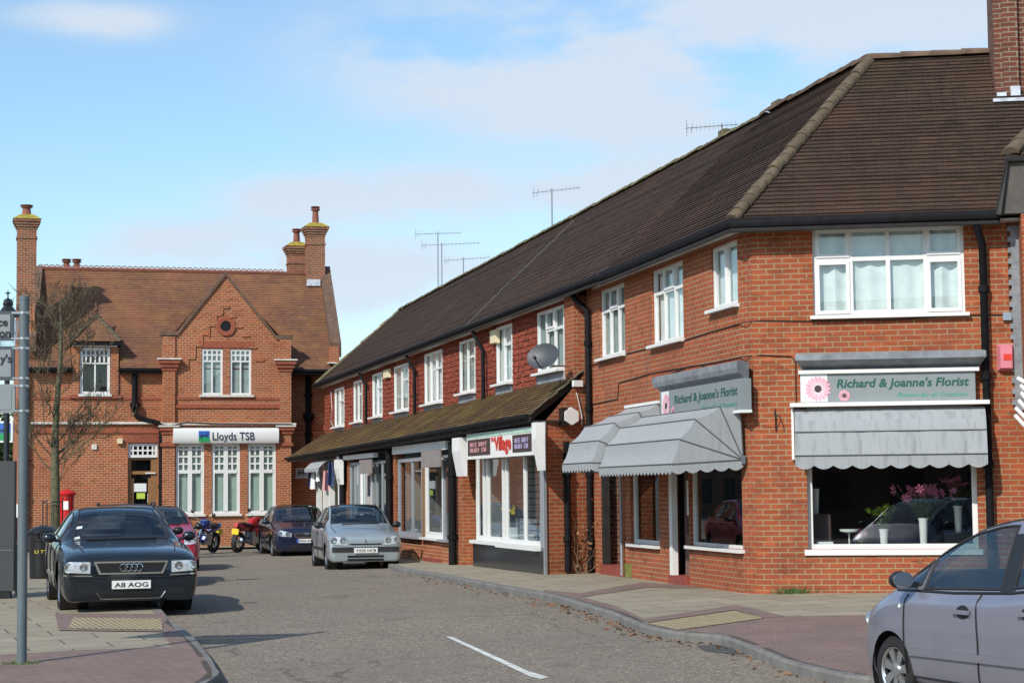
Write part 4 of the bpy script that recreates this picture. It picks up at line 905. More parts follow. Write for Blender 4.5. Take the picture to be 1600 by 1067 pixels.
hx, hz = FE.uz(895, 650, .2); mb = MB(); mb.prism([FE.pt(hx+.16*math.cos(k*math.pi/3+.52), .08, hz+.16*math.sin(k*math.pi/3+.52)) for k in range(6)], FE.n*.09); mb.prism([FE.pt(hx+.06*math.cos(k*math.pi/3), 0, hz+.06*math.sin(k*math.pi/3)) for k in range(6)], FE.n*.09)
o = mb.build('alarm_box', M['pvc'], None); tag(o, 'white hexagonal burglar alarm box beside the further canopy', 'alarm box')
o = boxthing('alarm_box', FR, 765, 516, 774, 536, 0, .1, 'moss_yellow', 'cream alarm box under the eaves right of a black downpipe', 'alarm box', .02); o.data.materials[0] = M['cream']
o = boxthing('alarm_box', FR, 598, 578, 606, 590, 0, .1, 'cream', 'cream alarm box under the eaves near the far end of the terrace', 'alarm box', .02)
# the writing cannot be made out on the far boxes and is left off
# satellite dish
du, dz_ = FR.uz(848, 556, .75); dp = FR.pt(du, .75, dz_); dr_ = Vector((-.45, -.80, .38)).normalized()
o = empty('satellite_dish', dp, label='dark grey oval satellite dish on an arm below the nearest tile-hung window', cat='satellite dish')
x_ = dr_.cross(Vector((0, 0, 1))).normalized(); y_ = x_.cross(dr_); mb = MB(); rg = []
for i in range(7):
    rr = i/6; rg.append([dp+x_*.33*rr*math.cos(a*math.pi/12)+y_*.26*rr*math.sin(a*math.pi/12)+dr_*(.07*rr*rr-.07) for a in range(24)])
for i in range(6):
    for a in range(24): mb.face(rg[i][a], rg[i][(a+1) % 24], rg[i+1][(a+1) % 24], rg[i+1][a])
mb.build('dish', M['dish'], o, smooth=True, merge=True)
lnb = dp+dr_*.32-y_*.16; MB().tube([dp-y_*.24, lnb], .012, 6).tube([lnb, lnb-dr_*.08], .03, 8).build('receiver_arm', M['dish'], o)
wp = FR.pt(FR.u(884, 572), .0, FR.z(884, 572)); MB().tube([dp-dr_*.07, dp-dr_*.12-Vector((0, 0, .1)), wp+FR.n*.3, wp], .02, 8).build('wall_arm', M['steel_post'], o)
cableline('aerial_cable', [wp+FR.n*.02, FR.pt(FR.u(885, 590), .05, FR.z(885, 590)), FE.pt(FE.u(900, 620), .03, FE.z(900, 615)), FE.pt(FE.u(908, 650), .03, FE.z(908, 650)), FE.pt(FE.u(908, 665), .03, FE.z(908, 665))], ter, .012, 'cable_white')
# television aerials
def yagi(x, ytop, ybase, x0, x1, F, w, label, n=12, rake=0.0, folded=True, base_z=None):
    u_, zt = F.uz(x, ytop, w); zb_a = F.z(x, ybase, w)-.5; p = F.pt(u_, w, zb_a); o = empty('tv_aerial', p, label=label, cat='aerial', group='television aerials on the terrace roof')
    MB().tube([p, F.pt(u_, w, zt+.05)], .018, 6).build('mast', M['aerial'], o)
    sc_ = ray(x, ytop); dd = (F.pt(u_, w, zt)-CP).length/sc_.length
    a = F.pt(u_, w, zt)+Vector(((x0-x)*dd, .1, -(0)*dd)); b = F.pt(u_, w, zt)+Vector(((x1-x)*dd, -.1, rake*(x1-x)*dd)); a.z = F.pt(u_, w, zt).z+rake*(x0-x)*dd
    mb = MB(); mb.tube([a, b], .010, 5); t_ = (b-a).normalized(); s = Vector((-t_.y, t_.x, 0)).normalized(); s = (s*.35+Vector((0, 0, .94))).normalized()
    for i in range(n):
        q = a.lerp(b, (i+.5)/n); L_ = .10 if i > 1 else .13; mb.tube([q-s*L_*.8, q+s*L_*.8], .005, 4)
    if folded: mb.tube([a-Vector((0, 0, .17))+Vector((.02, 0, 0)), a+Vector((0, 0, .17))+Vector((.02, 0, 0))], .007, 4); mb.tube([a+Vector((.1, 0, -.1)), a+Vector((.14, 0, .1))], .007, 4)
    mb.build('antenna', M['aerial'], o); return o
yagi(862, 298, 352, 832, 906, FR, -3.0, 'single aerial on a thin mast at the middle of the roof ridge', rake=.08)
yagi(684, 365, 450, 648, 720, FR, -3.2, 'upper aerial of the group of three, on a lattice mast', rake=-.0)
yagi(690, 382, 448, 658, 750, FR, -3.0, 'double-boom aerial on the darkest mast of the group of three', rake=.02, n=16)
yagi(724, 405, 430, 694, 766, FR, -3.6, 'lowest and rightmost aerial of the group of three', rake=.05)
yagi(1128, 197, 215, 1072, 1152, FS, -3.4, 'aerial with its boom poking above the ridge by a stub chimney', rake=.03)
# village shop sign
sb, (ua, ub, za, zb3) = sign_board(FR, 729.5, 683, 832, 710, WS+.20, .18, 'white_paint', 'fascia_sign', None, 'white fascia sign reading The Village in red between two dark panels', 'sign')
zB, zT = FR.z(832, 709.4, WS+.2), FR.z(832, 664, WS+.2); zB2, zT2 = FR.z(729.5, 718.7, WS+.2), FR.z(729.5, 680.5, WS+.2)
me = sb.data
ORG_sb = 0
bpy.data.objects.remove(sb)
ua, ub = FR.u(729.5, 700, WS+.2), FR.u(832, 690, WS+.2)
sb = MB().box(FR, ub, ua, WS+.02, WS+.2, (zB+zB2)/2, (zT+zT2)/2).build('fascia_sign', M['white_paint'], None); tag(sb, 'white fascia sign reading The Village in red between two dark panels', 'sign')
zB = (zB+zB2)/2; zT = (zT+zT2)/2; HV = zT-zB; Wv = ua-ub; wf = WS+.2
SX = lambda x: FR.u(x, 695, wf)
MB().box(FR, ub, ua, wf, wf+.008, zT-.09, zT-.02).build('sign_stripe', M['mint'], sb)
for (x0, x1, m_) in ((731.7, 766, 'rose_ink'), (801.5, 831, 'lilac_ink')):
    p = MB().box(FR, SX(x1), SX(x0), wf, wf+.012, zB+.07, zT-.12).build('sign_panel', M['board_brown'], sb); mb = MB(); a, b = SX(x0+3.5), SX(x1-3.5); h0 = zB+.12; h1 = zT-.17; rnd = random.Random(3)
    for row in range(2):
        za_ = lerp(h0, h1, .06+.5*row); zb_x = za_+(h1-h0)*.38; t_ = a
        words = [(0, .42), (.50, 1.0)] if row else [(0, .58), (.66, 1.0)]
        for (f0, f1) in words:
            n = int((f1-f0)*9)
            for k in range(n):
                c0_ = lerp(a, b, lerp(f0, f1, (k+.12)/n)); c1_ = lerp(a, b, lerp(f0, f1, (k+.82)/n)); uu0, uu1 = min(c0_, c1_), max(c0_, c1_); th = (uu1-uu0)*.3
                mb.box(FR, uu1-th, uu1, wf+.012, wf+.018, za_, zb_x)
                if rnd.random() < .6: mb.box(FR, uu0, uu0+th, wf+.012, wf+.018, za_, zb_x)
                for zz in (0, .45, .86):
                    if rnd.random() < .7: mb.box(FR, uu0, uu1, wf+.012, wf+.017, za_+(zb_x-za_)*zz, za_+(zb_x-za_)*(zz+.14))
    mb.build('lettering', M[m_], p)
text('Village', FR, SX(773), zB+HV*.28, wf, HV*.72, 'red_ink', sb, dirn=-1, bold=.012, width=SX(773)-SX(799), depth=.012)
text('The', FR, SX(767.5), zT-HV*.38, wf, HV*.22, 'red_ink', sb, dirn=-1, bold=.005, width=SX(767.5)-SX(774), depth=.014)
# shop 2 fascia and hanging board, shop 3 fascia and board
o = MB().box(FR, QU(702), QU(618), WS-.02, WS+.08, zs_(660, 706), zs_(660, 693)).build('fascia_board_sign', M['white_paint'], None); tag(o, 'plain white fascia over the grey-framed shop window', 'fascia')
o = MB().box(FR, SX(687)+.0, SX(658), WS+.16, WS+.2, FR.z(672, 730, wf), FR.z(672, 703, wf)).build('shop_sign', M['grey_sign'], None); tag(o, 'grey-brown board with faint lettering above the white door of the grey-framed shop', 'sign')
mb = MB(); 
for k in range(7): a = SX(668+k*2.3); mb.box(FR, a-.03, a, WS+.2, WS+.205, FR.z(672, 718, wf), FR.z(672, 709, wf))
mb.build('lettering', M['sign_grey'], o)
o = MB().box(FR, QU(590), QU(531), WS-.02, WS+.10, zs_(560, 717), zs_(560, 710)).build('fascia_board_sign', M['white_paint'], None); tag(o, 'long plain white fascia over the third shop from the near end', 'fascia')
o = MB().box(FR, SX(577), SX(559), WS+.12, WS+.16, FR.z(568, 740, wf), FR.z(568, 718, wf)).build('shop_sign', M['grey_sign'], None); tag(o, 'grey-brown board with faint lettering over the half-open white shop door', 'sign')
mb = MB(); 
for k in range(5): a = SX(562+k*2.6); mb.box(FR, a-.04, a, WS+.16, WS+.165, FR.z(568, 731, wf), FR.z(568, 724, wf))
mb.build('lettering', M['sign_grey'], o)
o = MB().box(FR, QU(577), QU(573), WS-.03, WS-.02, zs_(575, 775), zs_(575, 742)).build('poster', M['navy'], None); tag(o, 'narrow dark poster on the glass door of the third shop', 'poster')
# far shop: rolled grey awning with hanging goods
ua, ub = QU(515, WS+.1), QU(492, WS+.1); zt = FR.z(500, 716, WS+.3); zb4 = FR.z(500, 731, WS+.42)
mb = MB(); mb.face(FR.pt(ua, WS, zt+.0), FR.pt(ub, WS, zt), FR.pt(ub, WS+.25, zt-.12), FR.pt(ua, WS+.25, zt-.12)); mb.face(FR.pt(ua, WS+.25, zt-.12), FR.pt(ub, WS+.25, zt-.12), FR.pt(ub, WS+.42, zb4), FR.pt(ua, WS+.42, zb4)); scallop(mb, FR.pt(ua, WS+.42, zb4), FR.pt(ub, WS+.42, zb4), 0, 8, .03, .08)
o = mb.build('awning', M['canvas'], None, merge=True); tag(o, 'small blue-grey awning of the furthest shop with goods hanging beneath it', 'awning')
rnd = random.Random(5)
for i, (x, y0, y1, m_, lb) in enumerate(((486, 737, 760, 'blue_cloth', 'leftmost blue garment hanging under the small far awning'), (490, 735, 764, 'white_cloth', 'white garment hanging at the left under the small far awning'), (499, 737, 752, 'white_cloth', 'short pale garment hanging in the middle of the far shop front'), (509, 735, 766, 'rose_ink', 'rose garment hanging beside the white post of the far shop'), (516, 722, 758, 'blue_cloth', 'large blue and white garment hanging next to the far white bracket'))):
    p = FR.pt(FR.u(x, y0, WS+.2), WS+.2, 0); z0, z1 = FR.z(x, y1, WS+.2), FR.z(x, y0, WS+.2); mb = MB(); wd = .10
    F5 = Fr((p.x, p.y), .2, -1)
    for k in range(6):
        a, b = -wd+2*wd*k/6, -wd+2*wd*(k+1)/6; f = lambda q: .05*math.sin(q*30+i)
        mb.poly8([F5.pt(a*1.1, f(a), z0+.03*rnd.random()), F5.pt(b*1.1, f(b), z0+.03*rnd.random()), F5.pt(b*1.1, f(b)+.03, z0), F5.pt(a*1.1, f(a)+.03, z0), F5.pt(a*.6, f(a), z1), F5.pt(b*.6, f(b), z1), F5.pt(b*.6, f(b)+.03, z1), F5.pt(a*.6, f(a)+.03, z1)])
    g = mb.build('hanging_garment', M[m_], None); tag(g, lb, 'garment', 'clothes hanging outside the far shop')
# village window goods
o, p = vase(768, 830, .32, .05, F=FR, w=WS-.55, z=zs_(760, 845)+.0, label='pale pedestal stand holding pink flowers in the Village shop window', cat='flower stand', name='flower_stand')
MB().lathe(p, [(.12, 0), (.05, .1), (.045, .5), (.13, .55), (.13, .58), (.04, .58), (.03, .8)], 14).build('pedestal', M['stone_white'], o, smooth=40); bouquet(o, p, .82, .35, .08, 9, .10, 'petal_pink', 8, 8)
o = empty('gift_bag', FR.pt(FR.u(797, 830, WS-.5), WS-.5, zs_(800, 850)), label='white bag with yellow flowers behind the right pane of the Village shop window', cat='bag'); p = o.location.copy()
MB().box(FR, FR.u(797, 830, WS-.5)-.12, FR.u(797, 830, WS-.5)+.12, WS-.62, WS-.48, p.z, p.z+.28).build('bag', M['notice_white'], o); bouquet(o, p, .3, .4, .12, 9, .07, 'plate_yellow', 4, 20)
o = empty('potted_plant', FR.pt(FR.u(654, 820, WS-.6), WS-.6, zs_(650, 838)), label='arching dark-leaved potted plant behind the grey-framed window', cat='plant'); p = o.location.copy()
MB().lathe(p, [(.1, 0), (.13, .3), (.14, .3), (.1, .28)], 12).build('pot', M['white_paint'], o); mb = MB()
for k in range(9):
    a = k*.7; tip = p+Vector((math.cos(a)*.35, math.sin(a)*.2, .62)); top = p+Vector((math.cos(a)*.18, math.sin(a)*.1, .85)); pr = p+Vector((0, 0, .3))
    for q, r_ in ((top, .03), (tip, .005)): mb.face(pr+Vector((.012, 0, 0)), pr-Vector((.012, 0, 0)), q-Vector((r_*.6, 0, 0)), q+Vector((r_*.6, 0, 0))); pr = q
mb.build('foliage', M['leaf'], o)
# dried vine at the foot of the downpipe, weeds and leaf litter
rnd = random.Random(12); base = FE.pt(FE.u(912, 890, .12), .12, gz(1.5, 35)+.1); vo = empty('climbing_vine', base, label='dry brown climbing vine at the foot of the downpipe between the shops', cat='plant'); mb = MB()
for k in range(9):
    p = base+Vector((rnd.uniform(-.12, .12), rnd.uniform(-.05, .05), 0)); pts = [p]; h = rnd.uniform(.3, 1.25); s = rnd.uniform(-.2, .3)
    for j in range(7): p = p+Vector((rnd.uniform(-.07, .07)+s*.05, rnd.uniform(-.02, .02), h/7)); pts.append(p)
    mb.tube(pts, [.010*(1-j/9) for j in range(8)], 5)
mb.build('stem', M['vine'], vo); mb = MB()
for k in range(70):
    p = base+Vector((rnd.gauss(.05, .16), rnd.uniform(-.1, .05), rnd.uniform(.4, 1.5)*rnd.random()+.1)); d = Vector((rnd.uniform(-1, 1), rnd.uniform(-1, 1), rnd.uniform(-1, 1)))*.05; e = Vector((rnd.uniform(-1, 1), rnd.uniform(-1, 1), rnd.uniform(-1, 1)))*.035
    mb.face(p, p+d, p+d+e, p+e)
mb.build('foliage', M['leaf_dry'], vo)
def tuft(p, n, r, h, mat='grass', label=None, name='weed_tuft'):
    mb = MB()
    for k in range(n):
        q = p+Vector((rnd.gauss(0, r), rnd.gauss(0, r*.4), 0)); t_ = q+Vector((rnd.gauss(0, h*.5), rnd.gauss(0, h*.4), h*rnd.uniform(.4, 1))); mb.face(q-Vector((.008, 0, 0)), q+Vector((.008, 0, 0)), t_)
    o = mb.build(name, M[mat], None); o['kind'] = 'stuff'; return tag(o, label, 'weeds')
q = FF.pt(FF.u(1240, 925, .06), .06, 0); tuft(Vector((q.x, q.y, gz(q.x, q.y)+.1)), 140, .12, .12, label='small tuft of green weeds at the foot of the florist front wall')
q = onG(35, 1037, .1); tuft(q, 90, .1, .05, label='sparse moss and grass round the foot of the grey sign pole')
mb = MB()
for i in range(len(rk)-1):
    a, b = rk[i], rk[i+1]
    if not (15 < b.y < 38): continue
    dens = 26 if 21 < a.y < 28 else 8
    for k in range(int((b-a).length*dens)):
        q = a.lerp(b, rnd.random())+Vector((-abs(rnd.gauss(.02, .16)), 0, 0)); z = gz(q.x, q.y)+.008; an = rnd.uniform(0, 6.28); r_ = rnd.uniform(.015, .045)
        c = Vector((q.x, q.y, z)); x_ = Vector((math.cos(an), math.sin(an), rnd.uniform(-.2, .5)))*r_; y_ = Vector((-math.sin(an), math.cos(an), rnd.uniform(-.1, .3)))*r_*.6
        mb.face(c-x_, c-y_+Vector((0, 0, .012)), c+x_, c+y_+Vector((0, 0, .01)))
lo = mb.build('leaf_litter', M['leaf_dry'], None); tag(lo, 'brown fallen leaves and grit gathered along the right kerb', 'leaf litter', kind='stuff')
# ==================================================================== neighbour at the right edge
nb = empty('neighbour_building', FF.pt(UR, 0, 0), label='projecting neighbouring building with a pale soffit cut by the right edge of the picture', cat='building')
nx = FF.u(1592, 450, .5)
mb = MB(); mb.box(FF, nx+.06, nx+5, .02, .5, 0, 5.25); mb.build('wall', M['brick_orange_fl'], nb)
for (a_, z0_, z1_) in ((1.0, 3.7, 4.9), (3.1, 3.7, 4.9), (1.2, .9, 2.5)): window(FF, nx+a_, nx+a_+1.3, z0_, z1_, .56, nb, vs=(.5,), hs=(.66,), curtain='curtain_dim', cdepth=.045, closed=False)
mb = MB()
for k in range(34): mb.box(FF, nx-.02-(.07 if k % 2 else .03), nx+.06, .02, .05, 2.6+k*.075, 2.674+k*.075)
mb.build('edge_flashing', M['lead'], nb)
nxe = FF.u(1566, 300, .9)
za_n, zb_n = FF.z(1566, 330, .5), FF.z(1575, 250, .5)
n0 = FF.u(1572, 330, .5); n1 = FF.u(1584, 250, .6)
mb = MB(); w0, w1 = -.0, 1.3
mb.prism([FF.pt(FF.u(1564, 334, .42), .42, FF.z(1564, 334, .42)), FF.pt(FF.u(1576, 252, .42), .42, FF.z(1576, 252, .42)), FF.pt(nx+5, .42, FF.z(1576, 252, .42)), FF.pt(nx+5, .42, FF.z(1564, 334, .42))], FF.n*-.5); simple('soffit_shaded', (.085, .077, .066), .8, var=.2); mb.build('gable_soffit', M['soffit_shaded'], nb)  # darker soffit colour: the shade on this soffit is painted in
mb = MB(); a_, b_ = FF.pt(FF.u(1561, 336, .46), .46, FF.z(1561, 336, .46)), FF.pt(FF.u(1574, 248, .46), .46, FF.z(1574, 248, .46)); mb.tube([a_, b_, FF.pt(nx+5, .46, FF.z(1574, 246, .46))], .055, 6); mb.build('verge_board', M['black_wood'], nb)
zt_n = FF.z(1574, 244, .5); mb = MB(); tile_slope(mb, [FF.pt(FF.u(1576, 244, .5), .5, zt_n), FF.pt(nx+5, .5, zt_n), FF.pt(nx+5, -.9, zt_n+1.2), FF.pt(FF.u(1590, 244, .5)+1.2, -.9, zt_n+1.2)]); mb.build('roof', M['roof_dark'], nb)
ridge_line('ridge_tiles', FF.pt(FF.u(1578, 240, .5), .5, zt_n+.05), FF.pt(FF.u(1600, 228, .2)+.4, -.6, zt_n+.75), .12, 'hip_tile', nb, .3)
o = MB(); pu_, pz_ = FF.uz(1594, 625, .55)
for k in range(6): o.tube([FF.pt(pu_-.02+.05*math.sin(k), .5, pz_+.30-.1*k), FF.pt(pu_+.13, .6, pz_+.2-.13*k), FF.pt(pu_+.3, .5, pz_-.05-.1*k)], .028, 6)
o.build('carved_bracket', M['white_paint'], nb, smooth=True)

simple('leaf_yellow', (.17, .17, .035), .8, var=.3)
o = MB().box(FS, FS.u(987, 890), FS.u(976, 890), 0, .006, gz(2, 33)+.1, FS.z(980, 880)).build('painted_patch', M['leaf_yellow'], flo)
for (F_, x, y) in ((FF, 1212, 657), (FS, 962, 760)):
    u_, z_ = F_.uz(x, y, .02); mb = MB(); mb.tube([F_.pt(u_, .02, z_-.14), F_.pt(u_, .02, z_+.1), F_.pt(u_, .12, z_+.16), F_.pt(u_, .24, z_+.12), F_.pt(u_, .26, z_+.06)], .010, 5); mb.tube([F_.pt(u_, .02, z_-.1), F_.pt(u_, .16, z_+.13)], .008, 5); mb.build('hanging_hook', M['black_paint'], flo)
# ==================================================================== BANK
bk_ = empty('bank_building', (cL.x, cL.y, -.2), label='ornate red brick bank with a steep gable and tall chimneys closing the street', cat='building')
LU = lambda x, w=0, y=700: FL.u(x, y, w)
LZ = lambda y, x=350, w=0: FL.z(x, y, w)
BB = 'brick_bank'; G0 = -.6
WM = -.35; WX = -1.05                                     # main wall set back behind the gable wing
wg0, wg1 = LU(272), LU(455)
ztop = LZ(526)
wins = [(LU(a), LU(b), LZ(803), LZ(693)) for a, b in ((275, 319), (331, 375), (387, 431))]
ups = [(LU(315, 0, 580), LU(348, 0, 580), LZ(617), LZ(545)), (LU(359.5, 0, 580), LU(392.5, 0, 580), LZ(617), LZ(545))]
wall('gable_wing_wall', FL, wg0, wg1, G0, ztop, BB, bk_, wins+ups, depth=.12)
apx = FL.uz(352, 432); g0, g1 = LU(276, 0, 526), LU(432, 0, 526)
mb = MB(); mb.prism([FL.pt(g0, 0, ztop+.002), FL.pt(g1, 0, ztop+.002), FL.pt(apx[0], 0, apx[1])], -FL.n*.3); mb.build('gable', M[BB], bk_)
mb = MB()                                     # coping of the gable
cop = [(LU(251, 0, 523), LZ(523)), (LU(277, 0, 523), LZ(523)), (apx[0], apx[1]+.06), (LU(431, 0, 527), LZ(527)), (LU(457, 0, 527), LZ(527))]
for (a, b) in zip(cop, cop[1:]):
    A, B = Vector((a[0], 0, a[1])), Vector((b[0], 0, b[1])); mb.prism([FL.pt(a[0], .06, a[1]-.05), FL.pt(b[0], .06, b[1]-.05), FL.pt(b[0], .06, b[1]+.09), FL.pt(a[0], .06, a[1]+.09)], -FL.n*.42)
mb.build('coping', M['coping_brown'], bk_)
# stepped brick relief in the gable
mb = MB()
for i, (x, y) in enumerate(((292, 560), (303, 540), (314, 522), (325, 508), (336, 492), (346, 478))):
    mb = MB(); u_ = LU(x); mb.box(FL, u_, u_+.26, 0, .035, LZ(y+2), LZ(y-1.5)); mb.box(FL, u_, u_+.05, 0, .035, LZ(y+18), LZ(y+2)); mb.build('brick_relief', M[BB], bk_)
    xr = 2*352-x; u_ = LU(xr); mb = MB(); mb.box(FL, u_-.26, u_, 0, .035, LZ(y+4), LZ(y+.5)); mb.build('brick_relief', M[BB], bk_)
# round vent
vc = FL.uz(353, 510); mb = MB(); n = 24
ringp = lambda r_, w_: [FL.pt(vc[0]+r_*math.cos(k*2*math.pi/n), w_, vc[1]+r_*math.sin(k*2*math.pi/n)) for k in range(n)]
A, B, Cc = ringp(.34, 0), ringp(.32, .05), ringp(.19, .05); D = ringp(.17, .01)
for P_, Q_ in ((A, B), (B, Cc), (Cc, D)):
    for k in range(n): mb.face(P_[k], P_[(k+1) % n], Q_[(k+1) % n], Q_[k])
rv_ = mb.build('round_vent', M['brick_plain'], bk_); mb = MB(); mb.face(*D); mb.build('vent_recess', M['dark_room'], rv_); mb = MB()
for k in range(-2, 3): mb.box(FL, vc[0]+k*.065-.008, vc[0]+k*.065+.008, .012, .02, vc[1]-.15, vc[1]+.15); mb.box(FL, vc[0]-.15, vc[0]+.15, .021, .027, vc[1]+k*.065-.008, vc[1]+k*.065+.008)
mb.build('grille', M['black_paint'], rv_)
# flanking piers with moulded caps
def corbel(name, x0, x1, y0, y1, w0, steps=3, top='stone_white', base=.0):
    mb = MB(); z0, z1 = LZ(y1), LZ(y0)
    for i in range(steps):
        e = .05*(i+1); mb.box(FL, LU(x0)-e, LU(x1)+e, base, w0+e, lerp(z0, z1, i/steps), lerp(z0, z1, (i+1)/steps)-.004)
    o = mb.build(name, M['brick_plain'], bk_); e = .05*(steps+.8); MB().box(FL, LU(x0)-e, LU(x1)+e, base, w0+e, z1, z1+.05).build('cap_stone', M[top], o)
for (a, b) in ((254, 273), (437, 454.5)):
    mb = MB(); mb.box(FL, LU(a), LU(b), -.35 if a < 300 else -.3, .06, G0, LZ(667)); mb.box(FL, LU(a), LU(b), -.35 if a < 300 else -.3, .085, LZ(667)+.002, LZ(580)); mb.box(FL, LU(a), LU(b), -.35 if a < 300 else -.3, .055, LZ(580)+.002, LZ(527)); mb.build('brick_pier', M[BB], bk_)
    corbel('pier_cap', a, b, 563, 580, .07); corbel('pier_cap', a, b, 667, 678, .06, 2); 
    mb = MB(); mb.box(FL, LU(a)-.06, LU(b)+.06, -.3, .12, LZ(697), LZ(692)); mb.build('pier_band', M['brick_plain'], bk_)
# string courses
mb = MB()
for (y, t_, w_) in ((620, .10, .03), (632, .12, .045), (636, .05, .02)): mb.box(FL, wg0, wg1, .0, w_, LZ(y)-t_, LZ(y))
mb.box(FL, LU(315)-.1, LU(392)+.1, 0, .02, LZ(544)+.01, LZ(534)); mb.build('brick_band', M['brick_plain'], bk_)
MB().box(FL, LU(252), LU(462), -.02, .13, LZ(664), LZ(661)).build('stone_course', M['stone_white'], bk_)
for i, u_ in enumerate(ups): window(FL, *u_, -.03, bk_, vs=((.5, 0, .72), (.27, .74, 1), (.5, .74, 1), (.73, .74, 1)), hs=((.73, 0, 1), (.865, 0, 1)), fr=.07, bar=.05, curtain='curtain_dim', sill=0)
MB().box(FL, ups[0][0]-.08, ups[1][1]+.08, -.02, .1, ups[0][2]-.07, ups[0][2]-.002).build('sill', M['stone_white'], bk_)
for u_ in wins:
    window(FL, *u_, -.04, bk_, vs=((.5, 0, 1), (.27, .63, .80), (.73, .63, .80), (.27, .84, 1), (.73, .84, 1)), hs=((.61, 0, 1), (.82, 0, 1), (.715, 0, 1), (.92, 0, 1)), fr=.1, bar=.055, curtain='blind_green', sill=.06, folds=.01)
    o = MB(); H_ = u_[3]-u_[2]; o.box(FL, u_[0]+.1, u_[1]-.1, -.1, -.022, u_[2]+H_*.58, u_[2]+H_*.63); o.box(FL, (u_[0]+u_[1])/2-.07, (u_[0]+u_[1])/2+.07, -.1, -.02, u_[2]+.1, u_[3]-.1); o.build('window_mullion', M['pvc'], bk_)
# main wall left of the wing, door, dormer
ml, mr = LU(29, WM), LU(254, WM)
zev = LZ(569, 200, WM)
dr_h = (LU(200, WM), LU(247, WM), G0, LZ(692, 220, WM))
wz0, wz1 = LZ(616, 150, WM), LZ(543, 150, WM)
dm = (LU(124, WM, 580), LU(173, WM, 580), wz0, zev)
wall('main_wall', FL, ml, mr, G0, zev, BB, bk_, [dr_h, dm], w=WM, depth=.25)
mb = MB()
mb.box(FL, LU(112, WM, 580), LU(124, WM, 580)-.002, WM-.9, WM+.06, LZ(617, 120, WM), wz1+.02); mb.box(FL, LU(173, WM, 580)+.002, LU(185, WM, 580), WM-.9, WM+.06, LZ(617, 120, WM), wz1+.02)
dmr = mb.build('dormer_cheek', M[BB], bk_)
window(FL, LU(125, WM, 580), LU(172, WM, 580), wz0, wz1, WM-.02, bk_, vs=((.5, 0, .64), (.2, .68, 1), (.35, .68, 1), (.5, .68, 1), (.65, .68, 1), (.8, .68, 1)), hs=((.66, 0, 1), (.83, 0, 1)), fr=.09, bar=.05, curtain=None, gl='glass_dark', sill=.07)
MB().box(FL, LU(113, WM, 540), LU(183, WM, 540), WM-.8, WM+.16, wz1+.022, wz1+.12).build('dormer_fascia', M['white_paint'], bk_)
de0, de1 = LU(111, WM+.25, 532), LU(190, WM+.25, 532); dze = LZ(533, 150, WM+.25); dap = FL.pt(FL.u(150, 492, WM-.75), WM-.75, FL.z(150, 492, WM-.75)); dbk = FL.pt(FL.u(150, 492, WM-.75), WM-2.4, FL.z(150, 492, WM-.75))
mb = MB(); e0, e1 = FL.pt(de0, WM+.25, dze), FL.pt(de1, WM+.25, dze); e0b, e1b = FL.pt(de0, WM-2.4, dze), FL.pt(de1, WM-2.4, dze)
tile_slope(mb, [e0, e1, dap]); tile_slope(mb, [e1, e1b, dbk, dap]); tile_slope(mb, [e0b, e0, dap, dbk]); mb.build('dormer_roof', M['roof_bank'], bk_)
ridge_line('dormer_hip', e1, dap, .09, 'hip_tile', bk_, .18); ridge_line('dormer_hip', e0, dap, .09, 'hip_tile', bk_, .18)
MB().lathe(dap, [(.09, -.05), (.06, .1), (.09, .16), (.04, .25), (.02, .42)], 10).build('finial', M['terracotta'], bk_)
mb = MB(); mb.box(FL, de0, de1, WM-1.5, WM+.28, dze-.13, dze-.03); mb.build('dormer_gutter', M['gutter'], bk_)
# entrance
df = MB(); a, b, c, d = dr_h; wd = WM-.14
zt1, zt2, zt3 = LZ(715, 220, WM), LZ(737, 220, WM), LZ(742, 220, WM)
df.box(FL, a, a+.12, wd-.08, wd, G0, zt1); df.box(FL, b-.22, b, wd-.08, wd, G0, zt1); df.box(FL, a+.12, b-.22, wd-.08, wd-.004, zt2-.08, zt2+.03); df.box(FL, a+.12, b-.22, wd-.08, wd-.004, zt1-.07, zt1)
df.box(FL, a+.12, a+.20, wd-.08, wd-.01, G0, zt3-.1); df.box(FL, b-.31, b-.22, wd-.08, wd-.01, G0, zt3-.1)
dof = df.build('entrance_door', M['timber_brown'], bk_)
p = MB(); p.face(FL.pt(a, wd-.06, G0), FL.pt(b, wd-.06, G0), FL.pt(b, wd-.06, d), FL.pt(a, wd-.06, d)); p.build('pane', M['glass_dark'], dof)
p = MB(); p.face(FL.pt(a, wd-.3, G0), FL.pt(b, wd-.3, G0), FL.pt(b, wd-.3, d), FL.pt(a, wd-.3, d)); p.build('inner_back', M['dark_room'], dof)
MB().box(FL, LU(208, wd), LU(229, wd), wd-.05, wd-.03, LZ(768, 220, wd), LZ(755, 220, wd)).build('notice', M['notice_white'], dof)
MB().box(FL, LU(214, wd), LU(227, wd), wd-.05, wd-.028, LZ(779, 220, wd), LZ(770, 220, wd)).build('notice', M['notice_lime'], dof)
MB().box(FL, LU(231, wd), LU(239, wd), wd-.05, wd-.028, LZ(785, 220, wd), LZ(771, 220, wd)).build('notice', M['notice_white'], dof)
MB().box(FL, LU(227, wd), LU(243, wd), wd, wd+.06, LZ(740, 220, wd), LZ(738, 220, wd)).build('door_closer', M['white_paint'], dof)
window(FL, a+.01, b-.01, zt1+.01, d-.01, WM-.08, bk_, vs=(1/6, 2/6, .5, 4/6, 5/6), hs=(.5,), fr=.09, bar=.05, curtain=None, gl='glass_dark', sill=0, name='fanlight')
mb = MB()
